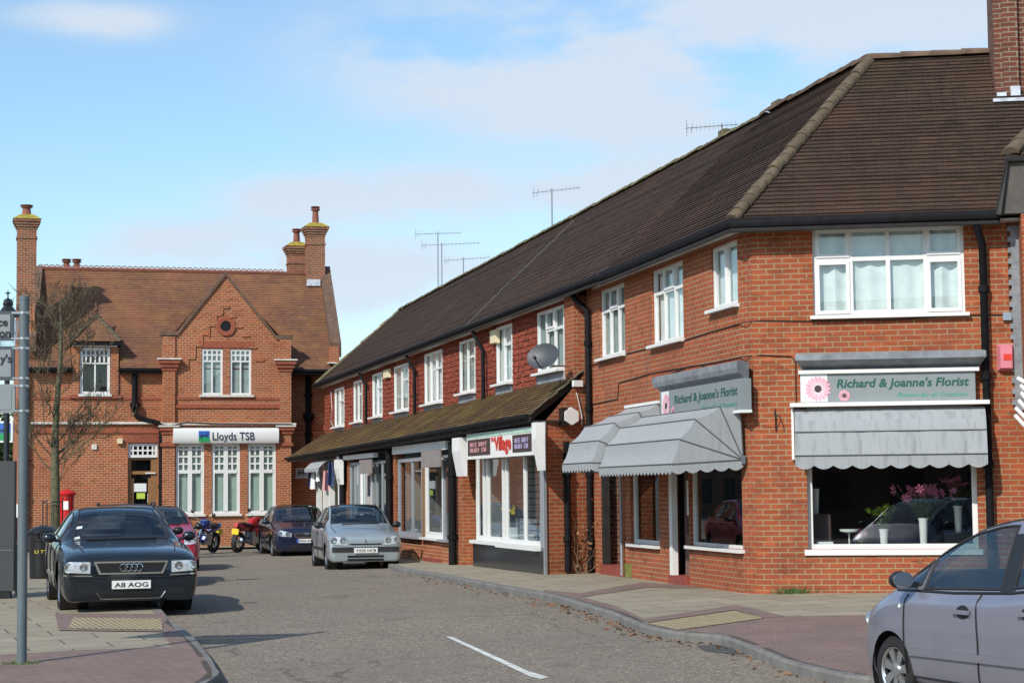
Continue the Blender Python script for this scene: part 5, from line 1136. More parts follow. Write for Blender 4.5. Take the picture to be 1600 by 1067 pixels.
for k in range(18):
    x0 = lerp(197, 250, k/18); x1 = lerp(197, 250, (k+.86)/18); lean = (k-8.5)*.018
    u0_, u1_ = LU(x0, WM), LU(x1, WM); z0, z1 = LZ(691, 220, WM), LZ(677, 220, WM); mb.prism([FL.pt(u0_, WM, z0), FL.pt(u1_, WM, z0), FL.pt(u1_+lean, WM, z1), FL.pt(u0_+lean, WM, z1)], FL.n*.015)
mb.build('brick_arch', M['brick_plain'], bk_)
MB().box(FL, LU(183, WM), LU(191, WM), WM, WM+.12, LZ(693, 187, WM), LZ(685, 187, WM)).build('outside_lamp', M['cream'], bk_)
MB().box(FL, LU(143, WM), LU(151, WM), WM, WM+.05, LZ(702, 147, WM), LZ(694, 147, WM)).build('wall_plaque', M['stone_white'], bk_)
mb = MB()
for (y, t_, w_) in ((620, .10, .03), (670, .14, .04)): mb.box(FL, ml, mr, WM, WM+w_, LZ(y, 200, WM)-t_, LZ(y, 200, WM))
for (y, t_, w_) in ((575, .12, .06), (581, .06, .03)):
    mb.box(FL, ml, LU(112, WM), WM, WM+w_, LZ(y, 200, WM)-t_, LZ(y, 200, WM)); mb.box(FL, LU(185, WM), mr, WM, WM+w_, LZ(y, 200, WM)-t_, LZ(y, 200, WM))
mb.box(FL, LU(108, WM), LU(189, WM), WM, WM+.09, LZ(622, 150, WM), LZ(617.5, 150, WM)); mb.build('brick_band', M['brick_plain'], bk_)
MB().box(FL, ml, mr, WM, WM+.10, LZ(662.5, 200, WM), LZ(659, 200, WM)).build('stone_course', M['stone_white'], bk_)
# annexe right of the wing
ar = LU(530, WM)
wa0 = LU(455, 0)
holeA = (LU(462, WX), LU(481.5, WX), LZ(745, 470, WX), LZ(731, 470, WX))
wall('annexe_wall', FL, wa0-.3, ar, G0, LZ(568, 480, WM), 'brick_bank', bk_, [holeA], w=WX, depth=.1)
mb = MB(); mb.face(FL.pt(wg1, -.001, G0), FL.pt(wg1, WX, G0), FL.pt(wg1, WX, ztop), FL.pt(wg1, -.001, ztop)); mb.build('wing_side_wall', M[BB], bk_)
window(FL, *holeA, WX-.02, bk_, vs=(.25, .5, .75), hs=(.33, .66), fr=.06, bar=.02, curtain=None, gl='glass_dark', sill=.05)
mb = MB(); mb.box(FL, wa0, ar, WX, WX+.04, LZ(583, 480, WX), LZ(575, 480, WX)); mb.box(FL, wa0, ar, WX, WX+.05, LZ(672, 480, WX), LZ(664, 480, WX)); mb.build('brick_band', M['brick_plain'], bk_)
MB().box(FL, wa0, LU(480, WX+.3), WX, WX+.3, LZ(711, 460, WX), LZ(707, 460, WX)).build('stone_coping', M['lead'], bk_)
# roofs
RW = WM-3.6; zr0 = FL.z(60, 422, RW); zr1 = FL.z(450, 428, RW); zr = (zr0+zr1)/2
rl, rr_ = FL.u(52, 430, RW), FL.u(507, 430, RW); ze0 = zev+.05
el, er = LU(46, WM+.25, 565), LU(525, WM+.25, 560)
mb = MB(); sl_ = (zr-ze0+.2)/(WM+.25-RW); zm_ = dze+.25; wm_ = WM+.25-(zm_-ze0+.2)/sl_; d0_, d1_ = LU(111, WM, 560), LU(187, WM, 560)
fe = (zm_-ze0+.2)/(zr-ze0+.2); xl, xr = lerp(el, rl, fe), lerp(er, rr_, fe)
for (a_, b_) in (((el, xl), (d0_, d0_)), ((d1_, d1_), (er, xr))): tile_slope(mb, [FL.pt(a_[0], WM+.25, ze0-.2), FL.pt(b_[0], WM+.25, ze0-.2), FL.pt(b_[1], wm_, zm_), FL.pt(a_[1], wm_, zm_)], gauge=.105, lip=.02, seed=11)
tile_slope(mb, [FL.pt(xl, wm_, zm_), FL.pt(xr, wm_, zm_), FL.pt(rr_, RW, zr), FL.pt(rl, RW, zr)], gauge=.105, lip=.02, seed=12)
mb.build('main_roof', M['roof_bank'], bk_)
mb = MB(); mb.face(FL.pt(rl, RW, zr), FL.pt(rr_, RW, zr), FL.pt(er, RW-3.8, ze0), FL.pt(el, RW-3.8, ze0)); mb.build('rear_roof', M['roof_bank'], bk_)
mb = MB()
for w_ in (WM-.05,): pass
for (uu, sgn) in ((ml, 1), (ar, -1)): mb.prism([FL.pt(uu, WM-.02, G0), FL.pt(uu, RW-3.6, G0), FL.pt(uu, RW-3.6, zev), FL.pt(uu, RW, zr-.1), FL.pt(uu, WM-.02, zev)], FL.d*.25*sgn)
mb.build('end_wall', M[BB], bk_)
mb = MB(); mb.box(FL, ml, ar, RW-3.6, RW-3.4, G0, zev); mb.build('rear_wall', M[BB], bk_)
gutter('gutter', [FL.pt(LU(45, WM+.3, 567), WM+.3, ze0-.25), FL.pt(LU(112, WM+.3, 567), WM+.3, ze0-.25)], bk_, .07)
gutter('gutter', [FL.pt(LU(185, WM+.3, 567), WM+.3, ze0-.25), FL.pt(LU(250, WM+.3, 567), WM+.3, ze0-.25)], bk_, .07)
gutter('gutter', [FL.pt(LU(458, WM+.3, 567), WM+.3, ze0-.25), FL.pt(ar, WM+.3, ze0-.25)], bk_, .07)
mb = MB(); mb.box(FL, LU(45, WM), LU(112, WM), WM, WM+.25, ze0-.36, ze0-.28); mb.box(FL, LU(185, WM), LU(252, WM), WM, WM+.25, ze0-.36, ze0-.28); mb.box(FL, wa0, ar, WX, WM+.25, ze0-.36, ze0-.28); mb.build('eaves_board', M['black_wood'], bk_)
# roof over the gable wing
zga = apx[1]-.05; mb = MB(); wb_ = RW+.3
for (g_, s_) in ((LU(262), 1), (LU(446), -1)):
    zz = ztop-.15; tile_slope(mb, [FL.pt(g_, -.05, zz), FL.pt(apx[0], -.05, zga), FL.pt(apx[0], wb_, zga), FL.pt(g_, wb_, zz)])
mb.build('wing_roof', M['roof_bank'], bk_)
# cresting on the ridge
mb = MB(); n = int((rr_-rl-1.6)/.19)
for i in range(n):
    c_ = rl+.25+i*.19; pts = [FL.pt(c_+.075*math.cos(k*math.pi/5), RW, zr+.11+.06*math.sin(k*math.pi/5)) for k in range(-1, 7)]; mb.tube(pts, .022, 4)
mb.tube([FL.pt(rl, RW, zr+.04), FL.pt(rr_, RW, zr+.04)], .07, 6); mb.build('ridge_cresting', M['terracotta'], bk_)
# parapet copings
def parapet(xa, ya, xb, yb, wid):
    ua = FL.u(xa, ya, RW); ub = FL.u(xb, yb, WM+.2); za, zb__ = FL.z(xa, ya, RW), FL.z(xb, yb, WM+.2); mb = MB()
    mb.prism([FL.pt(ua, RW, za), FL.pt(ub, WM+.2, zb__), FL.pt(ub, WM+.2, zb__-.5), FL.pt(ua, RW, za-.6)], FL.d*wid)
    mb.build('parapet_coping', M['coping_brown'], bk_)
parapet(500, 416, 517, 535, .36); parapet(46, 415, 34, 525, .45)
MB().box(FL, LU(517, WM+.2, 545), LU(530, WM+.2, 545), WM-.2, WM+.24, LZ(566, 520, WM+.2), LZ(541, 520, WM+.2)).build('kneeler', M[BB], bk_)
MB().box(FL, LU(513, WM+.2, 545), LU(531, WM+.2, 545), WM-.2, WM+.3, LZ(568, 520, WM+.2), LZ(566, 520, WM+.2)).build('kneeler_stone', M['stone_white'], bk_)
# chimneys
def pot(u_, w_, z0, h, r, par, mat='terracotta', cowl=True):
    p = FL.pt(u_, w_, z0); MB().lathe(p, [(r*1.15, 0), (r*.95, .05), (r*.8, h*.75), (r*1.25, h*.78), (r*1.3, h*.86), (r*.85, h*.88), (r*1.4, h*.97), (r*1.2, h)], 14).build('chimney_pot', M[mat], par, smooth=40)
def chim(x0, x1, ytop, ybot, w0, w1, px, pyt, pr):
    u0_, u1_ = FL.u(x0, 400, w1), FL.u(x1, 400, w1); z1 = FL.z((x0+x1)/2, ytop, w1); z0 = FL.z((x0+x1)/2, ybot, w1)
    c = chimney_stack(FL, u0_, u1_, w0, w1, z0, z1, bk_, 'brick_chimney', corbel=.13); 
    if px: pot(FL.u(px, 400, (w0+w1)/2), (w0+w1)/2, z1+.04, FL.z(px, pyt, w1)-z1, pr, c)
    return c
chim(481, 508, 350, 470, RW-.1, RW+.5, 493, 323, .13)
chim(452, 477, 380, 440, RW-.75, RW-.15, 463.5, 358, .13)
chim(27, 57, 337, 480, WM-1.1, WM-.35, 41, 320, .16)
mb = MB(); mb.box(FL, LU(27, WM-.3), LU(57, WM-.3)-.1, WM-1.05, WM-.02, 4, LZ(480, 40, WM)); mb.build('chimney_breast', M[BB], bk_)
MB().box(FL, FL.u(479, 440, RW+.5), FL.u(500, 440, RW+.5), RW+.5, RW+.58, FL.z(490, 447, RW+.5), FL.z(490, 437, RW+.5)).build('flashing', M['flashing'], bk_)
for x in (104, 120): pot(FL.u(x, 400, RW-2), RW-2, FL.z(x, 428, RW-2), FL.z(x, 405, RW-2)-FL.z(x, 428, RW-2), .13, bk_)
# downpipes
pipe([FL.pt(LU(210, WM+.1), WM+.1, ze0-.35), FL.pt(LU(210, WM+.1), WM+.1, LZ(632, 210, WM+.1))], bk_, .09)
hop = MB(); hop.lathe(FL.pt(LU(210, WM+.13), WM+.13, LZ(645, 210, WM)), [(.07, 0), (.1, .1), (.16, .22), (.16, .34)], 8); hop.build('hopper', M['gutter'], bk_)
pipe([FL.pt(LU(210, WM+.1), WM+.1, LZ(645, 210, WM)), FL.pt(LU(214, WM+.1), WM+.1, LZ(652, 210, WM)), FL.pt(LU(248, WM+.12), WM+.14, LZ(661, 248, WM)), FL.pt(LU(251.5, WM+.12), WM+.14, LZ(668, 248, WM)), FL.pt(LU(251.5, WM+.12), WM+.14, -.2)], bk_, .075)
pipe([FL.pt(LU(482, WX+.1), WX+.1, ze0-.35), FL.pt(LU(482, WX+.1), WX+.1, LZ(708, 482, WX+.1))], bk_, .1); MB().lathe(FL.pt(LU(482, WX+.12), WX+.14, LZ(660, 482, WX)), [(.1, 0), (.2, .15), (.2, .3)], 8).build('hopper', M['gutter'], bk_)
pipe([FL.pt(LU(41, WM+.1), WM+.1, ze0-.35), FL.pt(LU(41, WM+.1), WM+.1, -.2)], bk_, .07)
cableline('cable', [FL.pt(LU(x), .14, LZ(y)) for x, y in ((250, 662), (262, 666), (290, 660), (330, 662), (455, 663))], bk_, .02, 'cable')
# fascia sign with rounded ends
sa, sb_ = LU(271, .25), LU(436, .25); z0, z1 = LZ(693, 350, .25), LZ(668, 350, .25); mb = MB(); prof = []
for k in range(9): t_ = -math.pi/2+math.pi*k/8; prof.append((.10+.15*max(0, math.cos(t_))**.5, (z0+z1)/2+(z1-z0)/2*math.sin(t_)))
A = [FL.pt(sa, w_, z_) for w_, z_ in prof]; B = [FL.pt(sb_, w_, z_) for w_, z_ in prof]
for k in range(8): mb.face(A[k], B[k], B[k+1], A[k+1])
mb.face(*A, FL.pt(sa, .02, z1), FL.pt(sa, .02, z0)); mb.face(*B, FL.pt(sb_, .02, z1), FL.pt(sb_, .02, z0)); mb.face(FL.pt(sa, .02, z1), FL.pt(sb_, .02, z1), B[-1], A[-1]); mb.face(FL.pt(sa, .02, z0), FL.pt(sb_, .02, z0), B[0], A[0])
sgn = mb.build('fascia_sign', M['pvc'], None, smooth=35, merge=True); tag(sgn, 'long white rounded bank sign with a green and blue horse emblem over three tall windows', 'sign')
text('Lloyds TSB', FL, LU(332, .26), LZ(687, 350, .26), .256, .36, 'navy', sgn, width=LU(398, .26)-LU(332, .26), bold=.004)
def emblem(F, u0_, u1_, z0, z1, w_, par, dirn=1):
    o = MB().box(F, min(u0_, u1_), max(u0_, u1_), w_-.01, w_, lerp(z0, z1, .42), z1).build('emblem_sky', M['logo_blue'], par)
    MB().box(F, min(u0_, u1_), max(u0_, u1_), w_-.01, w_, z0, lerp(z0, z1, .42)-.002).build('emblem_field', M['logo_green'], par)
    W, H = (u1_-u0_), (z1-z0); P_ = lambda a, b: F.pt(u0_+W*a, w_+.004, z0+H*b); mb = MB()
    mb.face(P_(.2, .52), P_(.7, .50), P_(.74, .66), P_(.5, .62), P_(.25, .66)); mb.face(P_(.66, .6), P_(.86, .78), P_(.9, .7), P_(.74, .52)); mb.face(P_(.82, .8), P_(.96, .72), P_(.93, .67), P_(.84, .7)); mb.face(P_(.22, .55), P_(.06, .30), P_(.11, .29), P_(.3, .5)); mb.face(P_(.27, .52), P_(.22, .26), P_(.27, .26), P_(.36, .5)); mb.face(P_(.66, .52), P_(.84, .36), P_(.88, .4), P_(.74, .56)); mb.face(P_(.2, .63), P_(.02, .6), P_(.03, .54), P_(.22, .57))
    mb.build('emblem_horse', M['navy'], par)
emblem(FL, LU(310.5, .26), LU(327, .26), LZ(690, 350, .26), LZ(673, 350, .26), .262, sgn)
# ==================================================================== street things on the left
def pt_ground(px, py, dz=.1): return onG(px, py, dz)
PB = atD(104, 850, 57.0); PB.z = gz(PB.x, PB.y)+.1
pb = empty('pillar_box', PB, label='tall round red pillar box in front of the bank wall', cat='post box')
ztp = (CP+ray(104, 764)*(57.0/ray(104, 764).y)).z-PB.z
MB().lathe(PB, [(.25, 0), (.25, .12), (.21, .15), (.205, ztp-.30), (.22, ztp-.28), (.22, ztp-.2), (.26, ztp-.17), (.27, ztp-.12), (.2, ztp-.06), (.1, ztp-.02), (.02, ztp)], 24).build('body', M['pillar_red'], pb, smooth=30)
FP = Fr((PB.x, PB.y), 0, -1); MB().box(FP, -.1, .1, .15, .215, ztp-.42, ztp-.38).build('letter_slot', M['ink'], pb); MB().box(FP, -.09, .09, .15, .212, ztp-.75, ztp-.5).build('collection_plate', M['plate_white'], pb)
# black planter
pl = atD(61, 845, 52); pl.z = gz(pl.x, pl.y)+.1; o = empty('planter', pl, label='black box planter against the bank wall left of the pillar box', cat='planter'); F_ = Fr((pl.x, pl.y), R(5), -1)
mb = MB(); mb.box(F_, -.36, .36, -.3, .3, .05, .5); mb.build('tub', M['black_paint'], o); mb = MB()
for k in range(7): mb.box(F_, -.34+k*.1, -.28+k*.1, .3, .315, .1, .46)
mb.build('slats', M['black_wood'], o); mb = MB(); mb.box(F_, -.38, .38, -.32, .33, .5, .55); mb.build('rim', M['black_paint'], o)
# litter bin
lb = pt_ground(67, 903); o = empty('litter_bin', lb, label='round black litter bin with LITTER in gold beside the dark saloon', cat='litter bin')
MB().lathe(lb, [(.24, 0), (.26, .03), (.27, .72), (.29, .74), (.29, .78), (.25, .78), (.24, .1)], 28).build('drum', M['black_paint'], o, smooth=30)
for k in range(4): a = k*math.pi/2+.6; MB().box(Fr((lb.x+.24*math.cos(a), lb.y+.24*math.sin(a)), 0, -1), -.02, .02, -.02, .02, lb.z+.76, lb.z+.92).build('lid_post', M['black_paint'], o)
MB().lathe(lb+Vector((0, 0, .9)), [(.30, 0), (.30, .03), (.2, .1), (.04, .14)], 28).build('lid', M['black_paint'], o, smooth=30)
for k, ch in enumerate('LITTER'):
    a = -math.pi/2-.25+.22*k; q = Vector((lb.x+.272*math.cos(a), lb.y+.272*math.sin(a), 0)); F_ = Fr((q.x, q.y), a+math.pi/2, -1); text(ch, F_, -.03, lb.z+.5, .004, .085, 'plate_yellow', o, name='lettering', bold=.002)
# sign pole with finger boards
sp_ = pt_ground(34, 1037); zt_ = atD(38, 465, sp_.y).z
so_ = empty('sign_pole', sp_, label='tall plain grey steel pole carrying three finger boards at the left edge', cat='sign pole')
tp = Vector((atD(38, 465, sp_.y).x, sp_.y, zt_)); MB().tube([sp_-Vector((0, 0, .05)), tp], .050, 20).build('pole', M['pole_grey'], so_, smooth=40)
MB().lathe(tp, [(.053, -.03), (.053, .01), (.02, .02)], 20).build('pole_cap', M['pole_grey'], so_, smooth=30)
px_at = lambda y: lerp(38, 34, (y-465)/(1037-465))
def board(x1, y0, y1, txts, mats, lbl, yedge=None):
    D = sp_.y-.02; F_ = Fr((sp_.x, D), R(0), -1); u0_ = -1.35; u1_, zt = F_.uz(x1, y0, 0); zb_2 = F_.z(x1, y1, 0)
    fin = MB().box(F_, u0_, u1_, -.02, .01, zb_2, zt).build('finger_board', M[mats[0]], so_); fin['label'] = lbl
    e = .035; MB().box(F_, u0_+e, u1_-e, .01, .014, zb_2+e, zt-e).build('panel', M[mats[1]], fin)
    for (s, xr, yb, sz_) in txts:
        sz2 = sz_; c = text(s, F_, 0, F_.z(x1, yb, .02), .016, sz2, 'ink', fin, name='lettering', bold=.003); 
        # right-align the words with the board's edge
        vs_ = [v.co.x for v in c.data.vertices]; ur = F_.pt(F_.u(xr, yb, .02), 0, 0).x-ORG[c.name].x; dx = ur-max(vs_)
        for v in c.data.vertices: v.co.x += dx
    for z_ in (zt-.02, zb_2+.02):
        mb = MB(); mb.lathe(Vector((lerp(sp_.x, tp.x, (z_-sp_.z)/(tp.z-sp_.z)), sp_.y, z_-.012)), [(.056, 0), (.056, .024)], 20); mb.box(F_, u1_-.02, .0, -.01, .02, z_-.01, z_+.01); mb.build('clamp', M['steel_post'], so_)
board(22, 486, 532, (('ce', 12, 509, .115), ('on', 16, 526, .115)), ('sign_dark', 'sign_grey'), 'top finger board in pale grey with dark lettering')
board(23, 541, 594, (("y's", 18, 566, .115),), ('sign_dark', 'sign_panel'), 'middle finger board in mid grey with dark lettering')
board(24, 600, 645, (), ('sign_panel', 'sign_panel'), 'bottom blank grey finger board')
# far lamp lantern seen above the boards
lp = atD(8, 900, 33); lp.z = gz(lp.x, lp.y)+.1; o = empty('lamp_post', lp, label='black lamp post whose lantern finial shows above the top finger board', cat='street lamp')
zf = atD(8, 455, 33).z; MB().lathe(lp, [(.12, 0), (.12, .6), (.06, .8), (.045, zf-1.3-lp.z), (.08, zf-1.25-lp.z)], 14).build('post', M['black_paint'], o, smooth=30)
MB().lathe(Vector((lp.x, lp.y, zf-.12)), [(.005, .14), (.012, .10), (.06, .085), (.012, .07), (.012, 0), (.07, -.03), (.09, -.10), (.075, -.14), (.20, -.30), (.22, -.33)], 8).build('finial', M['black_paint'], o)
MB().lathe(Vector((lp.x, lp.y, zf-1.2)), [(.1, 0), (.2, .70)], 6).build('lantern', M['lamp_glass'], o)
# grey cabinet, stainless post, white marker, projecting bank sign
cb = pt_ground(5, 935); F_ = Fr((cb.x, cb.y), R(0), -1); xr_ = F_.u(22, 800, 0); zt = F_.z(10, 720, 0); o = empty('display_panel', cb, label='large dark grey free-standing display panel at the left edge', cat='display panel')
MB().box(F_, xr_-1.4, xr_, -.14, .0, cb.z+.12, zt).build('panel', M['cabinet'], o); MB().box(F_, xr_-1.3, xr_-.05, -.12, -.02, cb.z-.05, cb.z+.12).build('plinth', M['black_paint'], o); MB().box(F_, xr_-1.38, xr_-.02, .001, .006, F_.z(10, 860, 0), F_.z(10, 858.5, 0)).build('panel_seam', M['pole_grey'], o)
q = pt_ground(26.5, 930); zt = atD(26.5, 848, q.y).z; o = empty('bollard', q, label='slim stainless steel post between the display panel and the sign pole', cat='bollard')
MB().lathe(q, [(.045, 0), (.045, zt-q.z-.01), (.03, zt-q.z)], 14).build('post', M['steel_post'], o, smooth=30); MB().lathe(q, [(.07, 0), (.07, .02)], 14).build('base', M['steel_post'], o)
q = atD(25, 880, 38); q.z = gz(q.x, q.y)+.1; o = empty('marker_post', q, label='black post with a small white plate behind the stainless post', cat='sign post'); a, b = atD(25, 808, 38).z, atD(25, 787, 38).z
MB().tube([q, Vector((q.x, q.y, b))], .02, 8).build('post', M['black_paint'], o); F_ = Fr((q.x, q.y), 0, -1); MB().box(F_, -.07, .07, .02, .03, a, b).build('plate', M['plate_white'], o)
q = atD(8, 870, 45); q.z = gz(q.x, q.y)+.1; o = empty('hanging_sign', q, label='square white-edged sign with the green and blue horse emblem behind the sign pole', cat='sign'); F_ = Fr((q.x, q.y), 0, -1)
x0, zt = F_.uz(-14, 658, 0); x1, zb_2 = F_.uz(20.5, 691, 0); MB().box(F_, x0, x1, -.05, .05, zb_2, zt).build('board', M['pvc'], o); emblem(F_, x0+.05, x1-.05, zb_2+.05, zt-.05, .06, o); MB().tube([q, Vector((q.x, q.y, zb_2))], .035, 8).build('post', M['black_paint'], o)
# hedge / trees behind at the far left
def leafmass(name, c, rx, ry, rz, n, size, mat, label, cat, parts=None, seed=1):
    rnd = random.Random(seed); mb = MB(); cl_ = [(Vector((rnd.gauss(0, .45)*rx, rnd.gauss(0, .4)*ry, rnd.uniform(-.8, .9)*rz)), rnd.uniform(.18, .4)) for _ in range(26)]
    for i in range(n):
        cc, rr = rnd.choice(cl_); d = Vector((rnd.gauss(0, 1), rnd.gauss(0, 1), rnd.gauss(0, 1))).normalized(); p = c+cc+Vector((d.x*rx*rr, d.y*ry*rr, d.z*rz*rr))*rnd.uniform(.5, 1.05)
        a = Vector((rnd.uniform(-1, 1), rnd.uniform(-1, 1), rnd.uniform(-1, 1))).normalized()*size; b = a.cross(d).normalized()*size*.6; mb.face(p-a, p-b, p+a, p+b)
    return mb.build(name, M[mat], parts)
for i, (x, y, D, rx, rz, h) in enumerate(((2, 700, 74, 2.0, 2.4, 3.0), (30, 712, 78, 1.8, 2.0, 2.8), (-25, 690, 80, 3, 3, 3.4))):
    c = atD(x, 745, D); g_ = Vector((c.x, c.y, -.1)); o = empty('evergreen_tree', g_, label=['dark ivy-clad evergreen left of the bank behind the sign pole', 'lower dark evergreen close to the bank corner', 'evergreen at the extreme left behind the display panel'][i], cat='tree', group='trees behind the bank corner')
    MB().tube([g_, g_+Vector((.1, 0, h))], [.2, .08], 8).build('trunk', M['bark'], o); leafmass('crown', Vector((c.x, c.y, h*.75)), rx, 1.5, rz*.8, 2600, .13, 'leaf', None, None, o, seed=i+3)
# bare street tree
def bare_tree(px, D, ytop, label, r0_=.10, seed=4):
    b = atD(px, 860, D); b.z = gz(b.x, b.y)+.1; o = empty('bare_tree', b, label=label, cat='tree'); rnd = random.Random(seed); zt = atD(px, ytop, D).z-b.z
    tr, tw = MB(), MB(); tp_ = []
    lead = [b]; 
    for i in range(1, 15): lead.append(b+Vector((math.sin(i*.7)*.04+.012*i, math.cos(i)*.03, zt*i/14)))
    tr.tube(lead, [r0_*(1-i/14.6)**.8+.008 for i in range(15)], 9)
    def branch(p, d, ln, r, lev):
        n = 5; pts = [p]; q = p
        for i in range(n): d = (d+Vector((rnd.gauss(0, .10), rnd.gauss(0, .10), .09+rnd.gauss(0, .05)))).normalized(); q = q+d*ln/n; pts.append(q)
        (tr if lev == 0 else tw).tube(pts, [r*(1-i/(n+.6))+.0025 for i in range(n+1)], 5 if lev == 0 else 3, cap=False)
        if lev < 3:
            for k in range((7, 5, 3)[lev]):
                f = rnd.uniform(.2, 1); i = min(n-1, int(f*n)); pp = pts[i].lerp(pts[i+1], f*n-i); s = Vector((rnd.gauss(0, 1), rnd.gauss(0, .8), rnd.gauss(.1, .5))).normalized()
                branch(pp, (d*.9+s*.75).normalized(), ln*rnd.uniform(.3, .55), max(r*.42, .005), lev+1)
    for i in range(26):
        f = rnd.uniform(.22, .97); k = f*14; p = lead[int(k)].lerp(lead[min(14, int(k)+1)], k-int(k)); an = rnd.uniform(0, 6.283); el = rnd.uniform(.35, .8)
        branch(p, Vector((math.cos(an)*math.cos(el), math.sin(an)*math.cos(el), math.sin(el))), zt*rnd.uniform(.20, .34)*(1.2-f*.65), .022*(1.25-f), 0)
    tr.build('trunk', M['bark'], o, smooth=60); c = tw.build('crown', M['twig'], o); return o
bare_tree(82, 50, 470, 'bare slender street tree with fine upswept twigs in front of the bank left corner', .14)
mb = MB(); g_ = atD(72, 855, 50); gzv = gz(g_.x, g_.y)+.1; o = empty('tree_guard', (g_.x, g_.y, gzv), label='black metal guard round the foot of the bare tree', cat='tree guard')
tb = atD(82, 860, 50)
for k in range(10): a = k*math.pi/5; mb.tube([Vector((tb.x+.26*math.cos(a), tb.y+.26*math.sin(a), gzv)), Vector((tb.x+.26*math.cos(a), tb.y+.26*math.sin(a), gzv+1.55))], .012, 4)
for z_ in (.1, .8, 1.5): mb.tube([Vector((tb.x+.26*math.cos(k*math.pi/8), tb.y+.26*math.sin(k*math.pi/8), gzv+z_)) for k in range(17)], .014, 4)
mb.build('guard_rail', M['black_paint'], o)
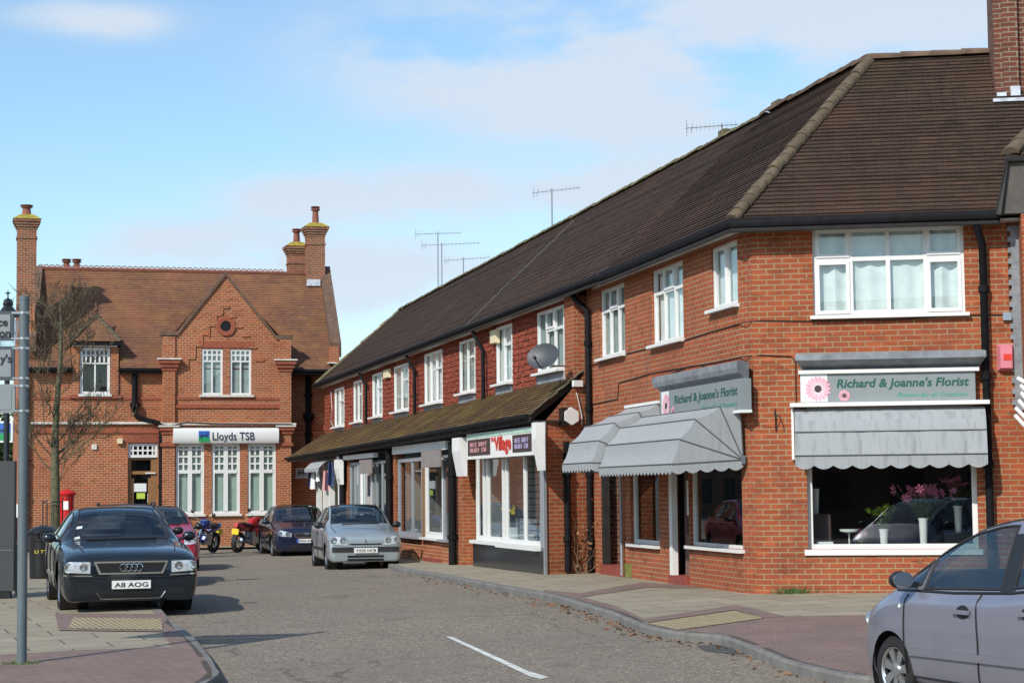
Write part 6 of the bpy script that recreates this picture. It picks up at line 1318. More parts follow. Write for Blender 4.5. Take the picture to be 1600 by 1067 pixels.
# ==================================================================== vehicles
def pchip(Y, t):
    """monotone cubic through rows Y (n,k) at integer knots, sampled at t"""
    Y = np.asarray(Y, float); n = len(Y); d = Y[1:]-Y[:-1]; m = np.zeros_like(Y)
    with np.errstate(divide='ignore', invalid='ignore'):
        h = np.where(d[:-1]*d[1:] > 0, 2*d[:-1]*d[1:]/(d[:-1]+d[1:]), 0)
    m[1:-1] = np.nan_to_num(h); m[0] = d[0]; m[-1] = d[-1]
    i = np.clip(np.floor(t).astype(int), 0, n-2); s = (t-i)[:, None]
    return (2*s**3-3*s**2+1)*Y[i]+(s**3-2*s**2+s)*m[i]+(-2*s**3+3*s**2)*Y[i+1]+(s**3-s**2)*m[i+1]
class Car:
    def __init__(s, name, label, pos, heading, st, wheels, wr, mat, glassrects, NS=8, NJ=6, flare=.0, zoff=0, cat='car', tw=.2):
        """st rows: x, zbottom, halfwidth, zbelt, wbelt, wtop, zedge, zcentre (front first)"""
        s.root = empty(name, pos, heading, label, cat); s.wr = wr; s.wheels = wheels
        st = np.array(st, float); n = len(st); s.nst = n; ts = np.linspace(0, n-1, (n-1)*NS+1); S = pchip(st, ts); s.S = S
        tj = np.linspace(0, 8, 8*NJ+1); verts = []; nj = len(tj)
        for r in S:
            x, zb, w_, zs, wb, wt, z6, z8 = r
            P = [(0, zb), (.86*w_, zb), (w_*.975, zb+.12), (w_, lerp(zb, zs, .55)), (w_*.985, zs-.09), (wb, zs), (wt, z6), (wt*.62, z6+.72*(z8-z6)), (0, z8)]
            Q = pchip(P, tj); verts.append([(x, q[0], q[1]) for q in Q])
        V = np.array(verts); ns = len(V); s.V = V
        R_ = wr*1.13
        for (wx, wz) in wheels:            # pull the rim of the arches onto a clean circle
            D = np.hypot(V[:, :, 0]-wx, V[:, :, 2]-wz); cell = .03
            for a in range(ns):
                for b in range(NJ//2, int(4.6*NJ)):
                    if V[a, b, 1] > .5 and abs(D[a, b]-R_) < cell and D[a, b] > 0:
                        k = R_/D[a, b]; V[a, b, 0] = wx+(V[a, b, 0]-wx)*k; V[a, b, 2] = wz+(V[a, b, 2]-wz)*k
        def inrect(i, j, rect): return rect[0] <= i < rect[1] and rect[2] <= j < rect[3]
        bodyf, glassf = [], {k: [] for k in range(len(glassrects))}; allf = []
        idx = lambda a, b, sd: (a*nj+b)*2+sd
        vv = []
        for a in range(ns):
            for b in range(nj):
                x, y, z = V[a, b]; vv += [(x, y, z), (x, -y, z)]
        for a in range(ns-1):
            for b in range(nj-1):
                cx, cy, cz = V[a:a+2, b:b+2].mean(axis=(0, 1)); gi, gj = (a+.5)/NS, (b+.5)/NJ
                g = next((k for k, rc in enumerate(glassrects) if inrect(gi, gj, rc)), None)
                cut = any(math.hypot(cx-wx, cz-wz) < R_-.004 for wx, wz in wheels) and cy > .48 and gj < 4.7
                for sd in (0, 1):
                    f = [idx(a, b, sd), idx(a+1, b, sd), idx(a+1, b+1, sd), idx(a, b+1, sd)]; allf.append(f)
                    if cut: continue
                    (bodyf if g is None else glassf[g]).append((f, sd))
        for a in (0, ns-1):
            f = [idx(a, b, 0) for b in range(nj)]+[idx(a, b, 1) for b in range(nj-2, 0, -1)]; bodyf.append((f, 0)); allf.append(f)
        s.bvh = BVHTree.FromPolygons([Vector(v) for v in vv], allf)
        def mk(nm, fl, mt, par):
            used = sorted({i for f in fl for i in f}); mp_ = {u: k for k, u in enumerate(used)}
            mb = MB(); mb.v = [Vector(vv[u]) for u in used]; mb.f = [[mp_[i] for i in f] for f in fl]; mb.m = [0]*len(fl)
            return mb.build(nm, M[mt], par, smooth=50, local=True, merge=True)
        s.body = mk('body', [f for f, _ in bodyf], mat, s.root)
        for k, rc in enumerate(glassrects):
            nm = rc[4]
            if nm in ('windscreen', 'rear_window'): mk(nm, [f for f, _ in glassf[k]], 'car_glass', s.root)
            else:
                for sd in (0, 1): mk(nm, [f for f, q in glassf[k] if q == sd], 'car_glass', s.root)
        for rc in glassrects: s.seal(rc)
        # dark tub inside
        mb = MB(); F0 = LocalFr(); zt = S[:, 3].mean(); xs = S[:, 0]; w0 = S[:, 2].max()
        ch, hd = s.param_x(glassrects[0][0]), s.param_x(n-1-.8)
        mb.box(F0, hd, ch-.05, -w0*.86, w0*.86, .3, zt-.14)
        mb.build('cabin_tub', M['car_black'], s.root, local=True)
        s.zb = zt
        for (wx, wz) in wheels:
            for sd in (1, -1): s.wheel(wx, wz, sd, tw)
        for (wx, wz) in wheels:
            for sd in (1, -1):
                n_ = 22; w_in = w0*.55; w_out = w0*.965; mb = MB(); p = lambda A, y: Vector((wx+R_*1.02*math.cos(A), sd*y, wz+R_*1.02*math.sin(A)))
                for k in range(n_):
                    a, b = k*2*math.pi/n_, (k+1)*2*math.pi/n_; mb.face(p(a, w_in), p(b, w_in), p(b, w_out), p(a, w_out)); mb.face(p(a, w_in), p(b, w_in), Vector((wx, sd*w_in, wz)))
                mb.build('wheel_arch', M['car_black'], s.root, local=True, merge=True)
    def seal(s, rect, sides=(1, -1)):
        i0, i1, j0, j1 = rect[:4]; NS = (len(s.S)-1)/(s.nst-1); nj = s.V.shape[1]; NJ = (nj-1)/8
        a0, a1 = int(math.ceil(i0*NS-.5)), int(math.ceil(i1*NS-.5)); b0 = int(math.ceil(j0*NJ-.5)); b1 = min(nj-1, int(math.ceil(j1*NJ-.5))); P = lambda a, b, sd: Vector((s.V[a, b, 0], sd*s.V[a, b, 1], s.V[a, b, 2]+.003))
        if j1 >= 8: L_ = [[P(a, b0, 1) for a in range(a0, a1+1)]+[P(a1, b, 1) for b in range(b0, b1+1)]+[P(a1, b, -1) for b in range(b1, b0-1, -1)]+[P(a, b0, -1) for a in range(a1, a0-1, -1)]+[P(a0, b, -1) for b in range(b0, b1+1)]+[P(a0, b, 1) for b in range(b1, b0-1, -1)]]
        else: L_ = [[P(a, b0, sd) for a in range(a0, a1+1)]+[P(a1, b, sd) for b in range(b0, b1+1)]+[P(a, b1, sd) for a in range(a1, a0-1, -1)]+[P(a0, b, sd) for b in range(b1, b0-1, -1)] for sd in sides]
        for l in L_: MB().tube(l, .011, 5).build('window_seal', M['rubber'], s.root, local=True)
    def param_x(s, t): return float(np.interp(t*(len(s.S)-1)/(len(s.S)-1), np.arange(len(s.S))/8, s.S[:, 0]))
    def wheel(s, wx, wz, sd, tw=.2):
        r = s.wr; y = s.S[:, 2].max()*.955; mb = MB(); a = sd*(y-tw)
        mb.lathe((wx, 0, wz), [(r*.66, sd*(y-tw)), (r*.94, sd*(y-tw)), (r, sd*(y-tw+.03)), (r, sd*(y-.03)), (r*.93, sd*y), (r*.70, sd*(y+.004)), (r*.665, sd*(y-.01)), (r*.64, sd*(y-.06)), (r*.60, sd*(y-.10))], 32, axis='y')
        t_ = mb.build('tyre', M['tyre'], s.root, smooth=40, local=True); t_.name = 'wheel'
        mb = MB(); n = 7
        for k in range(n):
            A = k*2*math.pi/n+.3
            for (w0_, w1_) in ((.22, .13),):
                p = lambda rr, da, yy: Vector((wx+rr*math.cos(A+da), sd*yy, wz+rr*math.sin(A+da)))
                r1, r2 = r*.13, r*.655; yo, yi = y-.012, y-.045
                mb.poly8([p(r1, -.7, yo-.01), p(r2, -w0_, yo), p(r2, w0_, yo), p(r1, .7, yo-.01), p(r1, -.7, yi), p(r2, -w0_, yi), p(r2, w0_, yi), p(r1, .7, yi)])
        mb.lathe((wx, 0, wz), [(r*.20, sd*(y-.05)), (r*.19, sd*(y-.008)), (r*.10, sd*(y-.002)), (.004, sd*(y-.002))], 16, axis='y')
        i0 = len(mb.f); mb.lathe((wx, 0, wz), [(r*.62, sd*(y-.02)), (r*.67, sd*(y-.002)), (r*.665, sd*(y+.003)), (r*.62, sd*(y-.008))], 30, axis='y'); mb.f = mb.f[:-2]; mb.m = mb.m[:-2]
        mb.build('rim', M['alloy'], t_, smooth=30, local=True)
    def patch(s, name, poly, axis, mat, off=.006, par=None, step=.05, skirt=.015):
        bm = bmesh.new(); bm.faces.new([bm.verts.new((p[0], p[1], 0)) for p in poly])
        for d in (0, 1):
            lo, hi = min(p[d] for p in poly), max(p[d] for p in poly); k = lo+step
            while k < hi-1e-3:
                no = [0, 0, 0]; no[d] = 1; cc = [0, 0, 0]; cc[d] = k; bmesh.ops.bisect_plane(bm, geom=bm.verts[:]+bm.edges[:]+bm.faces[:], plane_co=cc, plane_no=no); k += step
        D = {'front': (Vector((-1, 0, 0)), lambda a, b: Vector((6, a, b))), 'rear': (Vector((1, 0, 0)), lambda a, b: Vector((-8, a, b))), 'left': (Vector((0, -1, 0)), lambda a, b: Vector((a, 4, b))), 'right': (Vector((0, 1, 0)), lambda a, b: Vector((a, -4, b))), 'top': (Vector((0, 0, -1)), lambda a, b: Vector((a, b, 5)))}[axis]
        last = None
        for v in bm.verts:
            o_ = D[1](v.co.x, v.co.y); hit, nrm, _, _ = s.bvh.ray_cast(o_, D[0])
            if hit is None:
                hit, nrm, _, _ = s.bvh.find_nearest(o_+D[0]*4); 
            v.co = hit-D[0]*off; last = hit
        be = [e for e in bm.edges if len(e.link_faces) == 1]
        if skirt:
            r = bmesh.ops.extrude_edge_only(bm, edges=be)
            for g in r['geom']:
                if isinstance(g, bmesh.types.BMVert): g.co += D[0]*skirt
        bmesh.ops.recalc_face_normals(bm, faces=bm.faces)
        if sum(f.normal.dot(-D[0])*f.calc_area() for f in bm.faces) < 0: bmesh.ops.reverse_faces(bm, faces=bm.faces)
        me = bpy.data.meshes.new(name); bm.to_mesh(me); bm.free(); me.materials.append(M[mat]); me.polygons.foreach_set('use_smooth', [True]*len(me.polygons))
        try: me.set_sharp_from_angle(angle=R(40))
        except Exception: pass
        o = bpy.data.objects.new(name, me); sc.collection.objects.link(o); o.parent = par or s.root; return o
    def line(s, name, pts, axis, mat='car_black', wd=.008, par=None, off=.0025):
        """thin seam following the body through 2-D points"""
        mb = MB(); out = []
        D = {'left': (Vector((0, -1, 0)), lambda a, b: Vector((a, 4, b))), 'right': (Vector((0, 1, 0)), lambda a, b: Vector((a, -4, b))), 'top': (Vector((0, 0, -1)), lambda a, b: Vector((a, b, 5))), 'front': (Vector((-1, 0, 0)), lambda a, b: Vector((6, a, b)))}[axis]
        for (a, b) in zip(pts, pts[1:]):
            n = max(1, int(math.hypot(b[0]-a[0], b[1]-a[1])/.05))
            for k in range(n+(1 if b is pts[-1] else 0)):
                t_ = k/n; h, _, _, _ = s.bvh.ray_cast(D[1](lerp(a[0], b[0], t_), lerp(a[1], b[1], t_)), D[0])
                if h is not None: out.append(h-D[0]*off)
        if len(out) > 1: mb.tube(out, wd, 5)
        if mb.f: return mb.build(name, M[mat], par or s.root, local=True)
    def mirror(s, x, z, y, mat, r=.11):
        for sd in (1, -1):
            mb = MB(); c = Vector((x, sd*(y+.13), z)); mb.lathe(c, [(.055, -.06), (.07, -.05), (.074, 0), (.06, .04), (.02, .06)], 12, axis='x')
            for v in mb.v: v.y = c.y+(v.y-c.y)*1.35
            o = mb.build('wing_mirror', M[mat], s.root, smooth=60, local=True)
            MB().tube([Vector((x, sd*(y-.05), z-.05)), Vector((x, sd*(y+.06), z-.03))], .025, 6).build('mirror_arm', M['car_black'], o, local=True)
            mb = MB(); mb.lathe(c+Vector((-.062, 0, 0)), [(.07, 0), (.07, -.003)], 14, axis='x')
            for v in mb.v: v.y = c.y+(v.y-c.y)*1.35
            mb.build('mirror_glass', M['chrome'], o, local=True)
    def seats(s, xs, z0, mat='room_mid'):
        mb = MB()
        for x in xs:
            for y in (.36, -.36):
                F0 = LocalFr(); mb.poly8([Vector((x-.12, y-.23, z0-.25)), Vector((x, y-.23, z0-.25)), Vector((x, y+.23, z0-.25)), Vector((x-.12, y+.23, z0-.25)), Vector((x-.2, y-.19, z0+.24)), Vector((x-.12, y-.19, z0+.24)), Vector((x-.12, y+.19, z0+.24)), Vector((x-.2, y+.19, z0+.24))])
                mb.poly8([Vector((x-.2, y-.12, z0+.27)), Vector((x-.12, y-.12, z0+.27)), Vector((x-.12, y+.12, z0+.27)), Vector((x-.2, y+.12, z0+.27)), Vector((x-.21, y-.11, z0+.43)), Vector((x-.13, y-.11, z0+.43)), Vector((x-.13, y+.11, z0+.43)), Vector((x-.21, y+.11, z0+.43))])
        mb.build('seat', M['car_black'], s.root, local=True)
    def steering(s, x, z):
        mb = MB(); pts = [Vector((x+.09*math.sin(k*math.pi/8), -.36+.19*math.cos(k*math.pi/8), z+.17*math.sin(k*math.pi/8))) for k in range(17)]; mb.tube(pts, .015, 6); mb.tube([Vector((x, -.36, z)), Vector((x+.2, -.36, z-.08))], .03, 6); mb.build('steering_wheel', M['car_black'], s.root, local=True)
    def plate(s, x, z, txt, w_=.52, h=.11, eu=False, mat='plate_white', tilt=0):
        F0 = Fr((x, 0), math.pi/2, 1); F0.o = Vector((x, 0, 0)); F0.d = Vector((0, 1, 0)); F0.n = Vector((1, 0, 0))
        p = MB().box(F0, -w_/2, w_/2, -.01, .006, z-h/2, z+h/2).build('number_plate', M[mat], s.root, local=True)
        ORG[p.name] = Vector((0, 0, 0)); o = text(txt, F0, -w_/2+(.055 if eu else .035), z-h*.30, .008, h*.80, 'ink', p, dirn=1, width=w_-(.08 if eu else .07), bold=.0015, depth=.001, name='plate_lettering')
        if eu: MB().box(F0, -w_/2, -w_/2+.045, .0061, .0075, z-h/2, z+h/2).build('plate_band', M['eu_blue'], p, local=True)
        return p
def place(px, D, dz=0): p = atD(px, 850, D); return Vector((p.x, p.y, gz(p.x, p.y)+dz))
def heading(az): return math.atan2(-math.cos(R(az)), math.sin(R(az)))      # az: degrees to the right of «straight at the camera»
mirpoly = lambda P: [(-a, b) for a, b in reversed(P)]
def lamps(c, poly, par=None):
    """headlamps: a recessed bright reflector under a clear cover; poly given for the left (+y) side"""
    for P in (poly, mirpoly(poly)):
        o = c.patch('headlight', P, 'front', 'lamp_inner', .004, step=.04); cx = sum(p[0] for p in P)/len(P); cz = sum(p[1] for p in P)/len(P)
        h, _, _, _ = c.bvh.ray_cast(Vector((6, cx, cz)), Vector((-1, 0, 0)))
        hh = (max(p[1] for p in P)-min(p[1] for p in P)); 
        for dy in (-.28, .28):
            yy = cx+dy*(max(p[0] for p in P)-min(p[0] for p in P)); h, _, _, _ = c.bvh.ray_cast(Vector((6, yy, cz)), Vector((-1, 0, 0)))
            if h: MB().lathe(h+Vector((.004, 0, 0)), [(hh*.36, 0), (hh*.34, .008), (hh*.27, .010), (hh*.15, .003), (.004, .004)], 18, axis='x').build('reflector', M['chrome'], o, smooth=40, local=True)
        pc = c.patch('lens', [(cx+(a-cx)*1.04, cz+(b-cz)*1.08) for a, b in P], 'front', 'lamp_glass', .016, par=o, step=.04, skirt=.012)
# ---------------- dark blue executive saloon on the left kerb
# station: x, zbottom, halfwidth, zbelt, wbelt, wtop, zedge, zcentre
st = [(2.50, .24, .76, .66, .74, .60, .69, .70), (2.485, .17, .84, .68, .81, .64, .72, .735), (2.40, .14, .90, .71, .86, .68, .77, .79), (2.2, .15, .925, .76, .875, .70, .82, .84), (1.75, .20, .93, .82, .88, .70, .87, .89), (1.25, .20, .94, .865, .88, .72, .905, .92),
      (.95, .20, .94, .885, .87, .71, .94, .955), (.62, .20, .94, .915, .87, .66, 1.11, 1.14), (.22, .20, .94, .945, .87, .585, 1.31, 1.36), (-.15, .20, .94, .95, .87, .565, 1.365, 1.41), (-.75, .20, .94, .955, .87, .56, 1.37, 1.42), (-1.25, .20, .94, .96, .87, .56, 1.30, 1.37), (-1.7, .20, .93, .965, .86, .62, 1.10, 1.16), (-2.0, .22, .92, .96, .84, .66, .98, 1.02), (-2.4, .26, .88, .93, .80, .64, .95, .98), (-2.52, .32, .80, .85, .74, .6, .86, .88)]
W_ = [(1.55, .33), (-1.33, .33)]
hA = heading(16.5); pA = place(205, 26.3)
pA = pA+Vector((math.cos(hA), math.sin(hA), 0))*(-2.48); pA.z = gz(-5.2, 27.5)+.075
c = Car('parked_car', 'dark navy executive saloon with a chromed grille parked half on the left pavement', pA, hA, st, W_, .33, 'paint_navy', [(6.15, 8.6, 6.16, 8, 'windscreen'), (7.2, 9.4, 5.18, 5.86, 'side_window'), (9.6, 11.6, 5.18, 5.86, 'side_window'), (11.2, 12.8, 6.3, 8, 'rear_window')])
g = [(-.50, .69), (-.43, .515), (.43, .515), (.50, .69)]; go = c.patch('grille', g, 'front', 'chrome', .014); c.patch('grille_mesh', [(-.465, .668), (-.405, .537), (.405, .537), (.465, .668)], 'front', 'car_black', .020, par=go)
for k in range(4): c.patch('grille_slat', [(-.445+.012*k, .655-.029*k-.004), (-.445+.012*k, .655-.029*k-.012), (.445-.012*k, .655-.029*k-.012), (.445-.012*k, .655-.029*k-.004)], 'front', 'rubber', .026, par=go, skirt=.004)
mb = MB(); h, _, _, _ = c.bvh.ray_cast(Vector((6, 0, .60)), Vector((-1, 0, 0)))
for k in range(4): mb.tube([Vector((h.x+.034, -.105+.07*k+.048*math.cos(a*math.pi/10), .605+.048*math.sin(a*math.pi/10))) for a in range(21)], .0065, 6)
mb.build('ring_badge', M['chrome'], c.root, local=True)
lamps(c, [(.545, .53), (.87, .55), (.89, .66), (.82, .69), (.545, .685)])
for P in ([(.52, .49), (.90, .50), (.90, .515), (.52, .505)],): c.patch('chrome_strip', P, 'front', 'chrome', .014); c.patch('chrome_strip', mirpoly(P), 'front', 'chrome', .014)
c.patch('lower_intake', [(-.46, .275), (-.40, .185), (.40, .185), (.46, .275)], 'front', 'car_black', .006); c.line('intake_trim', [(-.46, .275), (-.40, .185), (.40, .185), (.46, .275)], 'front', 'chrome', wd=.006, off=.008); c.line('bumper_seam', [(-.92, .50), (-.5, .475), (.5, .475), (.92, .50)], 'front'); c.line('bonnet_edge', [(-.53, .70), (.53, .70)], 'front')
for k in range(3): c.patch('intake_slat', [(-.38, .265-.02*k), (-.38, .26-.02*k), (.38, .26-.02*k), (.38, .265-.02*k)], 'front', 'rubber', .014, skirt=.004)
for s_ in (1, -1): P = [(.50, .25), (.72, .26), (.72, .33), (.50, .32)]; c.patch('fog_recess', P if s_ > 0 else mirpoly(P), 'front', 'car_black', .005)
c.plate(2.535, .375, 'A8 AOG'); c.mirror(.72, .98, .87, 'paint_navy')
for s_ in ('left', 'right'):
    for X in (.88, -.12, -1.0): c.line('door_seam', [(X, .26), (X+.02, .90)], s_)
    c.patch('side_moulding', [(1.15, .42), (-.9, .42), (-.9, .48), (1.15, .48)], s_, 'paint_dark', .014, step=.15)
    for X in (.02, -.85): c.patch('door_handle', [(X, .80), (X-.2, .80), (X-.2, .83), (X, .83)], s_, 'chrome', .03, skirt=.02)
for y in (.55, -.55): c.line('bonnet_seam', [(2.25, y*1.12), (1.6, y*1.25), (1.0, y*1.25)], 'top')
c.line('wiper', [(1.0, -.5), (.97, 0), (.93, .5)], 'top', wd=.012, off=.01); c.seats((-.15, -1.0), .92); c.steering(.35, .95)
c.patch('tax_disc', [(.60, -.60), (.66, -.62), (.66, -.54), (.60, -.52)], 'top', 'notice_white', .004, skirt=0); c.patch('tax_disc', [(.95, -.66), (.86, -.66), (.83, -.58), (.92, -.57)], 'top', 'notice_white', .004, skirt=0)
# ---------------- small silver hatchback
st = [(1.88, .28, .62, .60, .60, .48, .62, .63), (1.87, .20, .73, .64, .70, .53, .68, .69), (1.80, .17, .80, .70, .755, .56, .75, .77), (1.55, .17, .82, .77, .77, .57, .83, .86), (1.2, .17, .82, .83, .77, .62, .90, .92), (.88, .17, .82, .88, .765, .665, .97, 1.00),
      (.55, .17, .82, .90, .76, .625, 1.16, 1.20), (.15, .17, .82, .92, .755, .57, 1.33, 1.375), (-.25, .17, .82, .93, .755, .545, 1.375, 1.42), (-.8, .17, .82, .94, .75, .49, 1.37, 1.42), (-1.3, .17, .82, .95, .745, .48, 1.33, 1.38), (-1.6, .20, .80, .95, .73, .50, 1.15, 1.20), (-1.8, .24, .77, .93, .70, .56, .98, 1.02), (-1.88, .30, .70, .80, .66, .5, .82, .84)]
hC = heading(12.5); pC_ = place(571, 42.4)+Vector((math.cos(hC), math.sin(hC), 0))*(-1.85); pC_.z = gz(pC_.x, pC_.y)
c = Car('parked_car', 'small silver hatchback facing the camera by the right kerb with a dark bumper strip', pC_, hC, st, [(1.22, .285), (-1.25, .285)], .285, 'paint_silver', [(5.15, 7.6, 6.14, 8, 'windscreen'), (5.8, 8.3, 5.2, 5.86, 'side_window'), (8.5, 10.3, 5.2, 5.86, 'side_window'), (10.2, 11.8, 6.25, 8, 'rear_window')], tw=.17)
lamps(c, [(.40, .54), (.72, .56), (.755, .70), (.68, .745), (.44, .69)])
c.patch('grille', [(-.36, .575), (-.34, .545), (.34, .545), (.36, .575)], 'front', 'car_black', .006); c.patch('bumper_strip', [(-.74, .50), (-.74, .39), (.74, .39), (.74, .50)], 'front', 'rubber', .016)
for z_ in (.29, .215): c.patch('lower_intake', [(-.40, z_+.03), (-.40, z_-.02), (.40, z_-.02), (.40, z_+.03)], 'front', 'car_black', .008)
c.plate(1.915, .425, 'YX05 NCB'); c.mirror(.62, .96, .76, 'car_black'); h, _, _, _ = c.bvh.ray_cast(Vector((6, 0, .63)), Vector((-1, 0, 0)))
mb = MB(); q = h+Vector((.004, 0, 0)); mb.prism([q+Vector((0, 0, .045)), q+Vector((0, .03, 0)), q+Vector((0, 0, -.045)), q+Vector((0, -.03, 0))], (.01, 0, 0)); mb.build('badge', M['chrome'], c.root, local=True)
for s_ in ('left', 'right'):
    for X in (.80, -.28): c.line('door_seam', [(X, .22), (X, .88)], s_)
    c.patch('side_moulding', [(.85, .40), (-.9, .40), (-.9, .47), (.85, .47)], s_, 'rubber', .014, step=.15); c.patch('door_handle', [(-.1, .76), (-.25, .76), (-.25, .80), (-.1, .80)], s_, 'rubber', .02)
c.line('bonnet_seam', [(1.6, .62), (1.0, .66)], 'top'); c.line('bonnet_seam', [(1.6, -.62), (1.0, -.66)], 'top'); c.line('wiper', [(.93, -.4), (.9, .45)], 'top', wd=.012, off=.012); c.seats((-.1, -.85), .92); c.steering(.3, .92)
mb = MB(); mb.tube([Vector((-.1, 0, 1.42)), Vector((-.25, 0, 1.6))], .006, 4); mb.build('aerial', M['car_black'], c.root, local=True)
# ---------------- dark blue family hatchback
st = [(2.28, .30, .68, .66, .66, .52, .69, .70), (2.265, .22, .79, .70, .76, .58, .74, .76), (2.18, .19, .86, .76, .81, .62, .81, .84), (1.95, .18, .86, .76, .81, .62, .84, .87), (1.5, .18, .88, .85, .82, .64, .92, .95), (1.12, .18, .88, .90, .82, .71, .99, 1.03),
      (.75, .18, .88, .93, .82, .67, 1.16, 1.21), (.25, .18, .88, .95, .815, .61, 1.37, 1.42), (-.2, .18, .88, .96, .815, .59, 1.42, 1.47), (-.9, .18, .88, .97, .81, .55, 1.42, 1.47), (-1.4, .18, .88, .99, .80, .55, 1.35, 1.40), (-1.85, .2, .87, 1.00, .79, .58, 1.15, 1.2), (-2.15, .24, .83, .99, .76, .6, 1.02, 1.05), (-2.25, .3, .78, .9, .72, .58, .92, .94)]
hT = heading(14); pT = place(478, 53.5)+Vector((math.cos(hT), math.sin(hT), 0))*(-2.2); pT.z = gz(pT.x, pT.y)-.06
c = Car('parked_car', 'deep blue family car behind the small silver hatchback with bright headlights', pT, hT, st, [(1.38, .32), (-1.32, .32)], .32, 'paint_blue', [(5.15, 7.6, 6.14, 8, 'windscreen'), (5.9, 8.3, 5.2, 5.86, 'side_window'), (8.5, 10.3, 5.2, 5.86, 'side_window'), (10.3, 11.8, 6.25, 8, 'rear_window')])
lamps(c, [(.42, .60), (.76, .62), (.80, .70), (.72, .79), (.40, .70)]); go = c.patch('grille', [(-.36, .70), (-.30, .58), (.30, .58), (.36, .70)], 'front', 'chrome', .012); c.patch('grille_mesh', [(-.32, .68), (-.27, .60), (.27, .60), (.32, .68)], 'front', 'car_black', .018, par=go)
h, _, _, _ = c.bvh.ray_cast(Vector((6, 0, .69)), Vector((-1, 0, 0))); mb = MB(); mb.tube([h+Vector((.03, .055*math.cos(a*math.pi/8), .032*math.sin(a*math.pi/8))) for a in range(17)], .007, 5); mb.tube([h+Vector((.03, .022*math.cos(a*math.pi/8), .03*math.sin(a*math.pi/8))) for a in range(17)], .005, 5); mb.build('badge', M['chrome'], c.root, local=True)
c.patch('lower_intake', [(-.45, .38), (-.42, .27), (.42, .27), (.45, .38)], 'front', 'car_black', .006); c.plate(2.31, .49, 'FE04 KKO', eu=True); c.mirror(.85, 1.0, .82, 'paint_blue')
for s_ in ('left', 'right'):
    for X in (1.0, .02, -.95): c.line('door_seam', [(X, .24), (X, .92)], s_)
    for X in (.15, -.8): c.patch('door_handle', [(X, .82), (X-.17, .82), (X-.17, .855), (X, .855)], s_, 'paint_blue', .02)
c.line('wiper', [(1.16, -.5), (1.12, .5)], 'top', wd=.012, off=.012); c.seats((0, -.85), .95); c.steering(.45, .95)
# ---------------- crimson hatchback and dark estate beyond the saloon
sC = [(1.95, .30, .55, .55, .53, .44, .58, .60), (1.93, .22, .66, .60, .64, .52, .66, .68), (1.8, .18, .77, .68, .74, .56, .75, .78), (1.5, .17, .83, .78, .78, .58, .86, .89), (1.15, .17, .84, .86, .785, .60, .94, .97), (.88, .17, .84, .90, .78, .67, 1.01, 1.04), (.5, .17, .84, .92, .775, .62, 1.24, 1.27), (.12, .17, .84, .93, .77, .51, 1.38, 1.42), (-.3, .17, .84, .94, .77, .50, 1.42, 1.46), (-.9, .17, .84, .95, .77, .50, 1.41, 1.45), (-1.4, .17, .84, .96, .76, .49, 1.34, 1.39), (-1.75, .22, .80, .95, .73, .52, 1.1, 1.15), (-1.92, .28, .76, .9, .70, .55, .95, .98)]
hR = heading(15); pR = place(246, 45); pR.z = gz(pR.x, pR.y)+.02
c = Car('parked_car', 'crimson hatchback partly hidden behind the navy saloon', pR, hR, sC, [(1.25, .29), (-1.25, .29)], .29, 'paint_crimson', [(5.15, 7.6, 6.14, 8, 'windscreen'), (5.8, 8.3, 5.2, 5.86, 'side_window'), (8.5, 10.3, 5.2, 5.86, 'side_window'), (10.2, 11.8, 6.25, 8, 'rear_window')])
lamps(c, [(.44, .60), (.72, .62), (.74, .72), (.66, .76), (.44, .70)]); c.patch('lower_intake', [(-.5, .36), (-.5, .25), (.5, .25), (.5, .36)], 'front', 'car_black', .006); c.mirror(.6, .98, .77, 'car_black'); c.seats((-.1, -.85), .92); c.steering(.3, .93); c.line('wiper', [(.93, -.4), (.9, .45)], 'top', wd=.012, off=.012)
c.patch('grille', [(-.36, .64), (-.34, .58), (.34, .58), (.36, .64)], 'front', 'car_black', .006)
c.patch('tax_disc', [(.80, -.50), (.72, -.50), (.72, -.42), (.80, -.42)], 'top', 'notice_white', .004, skirt=0)
st2 = [(a*1.18, b, w_*1.03, zs*1.03, wb*1.03, wt*1.07, z6*1.035, z8*1.03) for a, b, w_, zs, wb, wt, z6, z8 in sC]; hD = heading(13); pD_ = place(198, 36.8); pD_.z = gz(pD_.x, pD_.y)+.02
c = Car('parked_car', 'dark estate car with roof rails showing only its roof behind the navy saloon', pD_, hD, st2, [(1.45, .31), (-1.4, .31)], .31, 'paint_dark', [(5.15, 7.6, 6.14, 8, 'windscreen'), (5.8, 8.3, 5.2, 5.86, 'side_window'), (8.5, 10.3, 5.2, 5.86, 'side_window'), (10.2, 11.8, 6.25, 8, 'rear_window')])
for y in (.52, -.52): MB().tube([Vector((.1, y, 1.45)), Vector((.0, y, 1.52)), Vector((-1.5, y, 1.52)), Vector((-1.6, y, 1.44))], .018, 6).build('roof_rail', M['car_black'], c.root, local=True)
lamps(c, [(.44, .62), (.72, .64), (.74, .74), (.66, .78), (.44, .72)]); c.seats((-.1, -1.0), .95); c.mirror(.7, 1.0, .8, 'car_black')
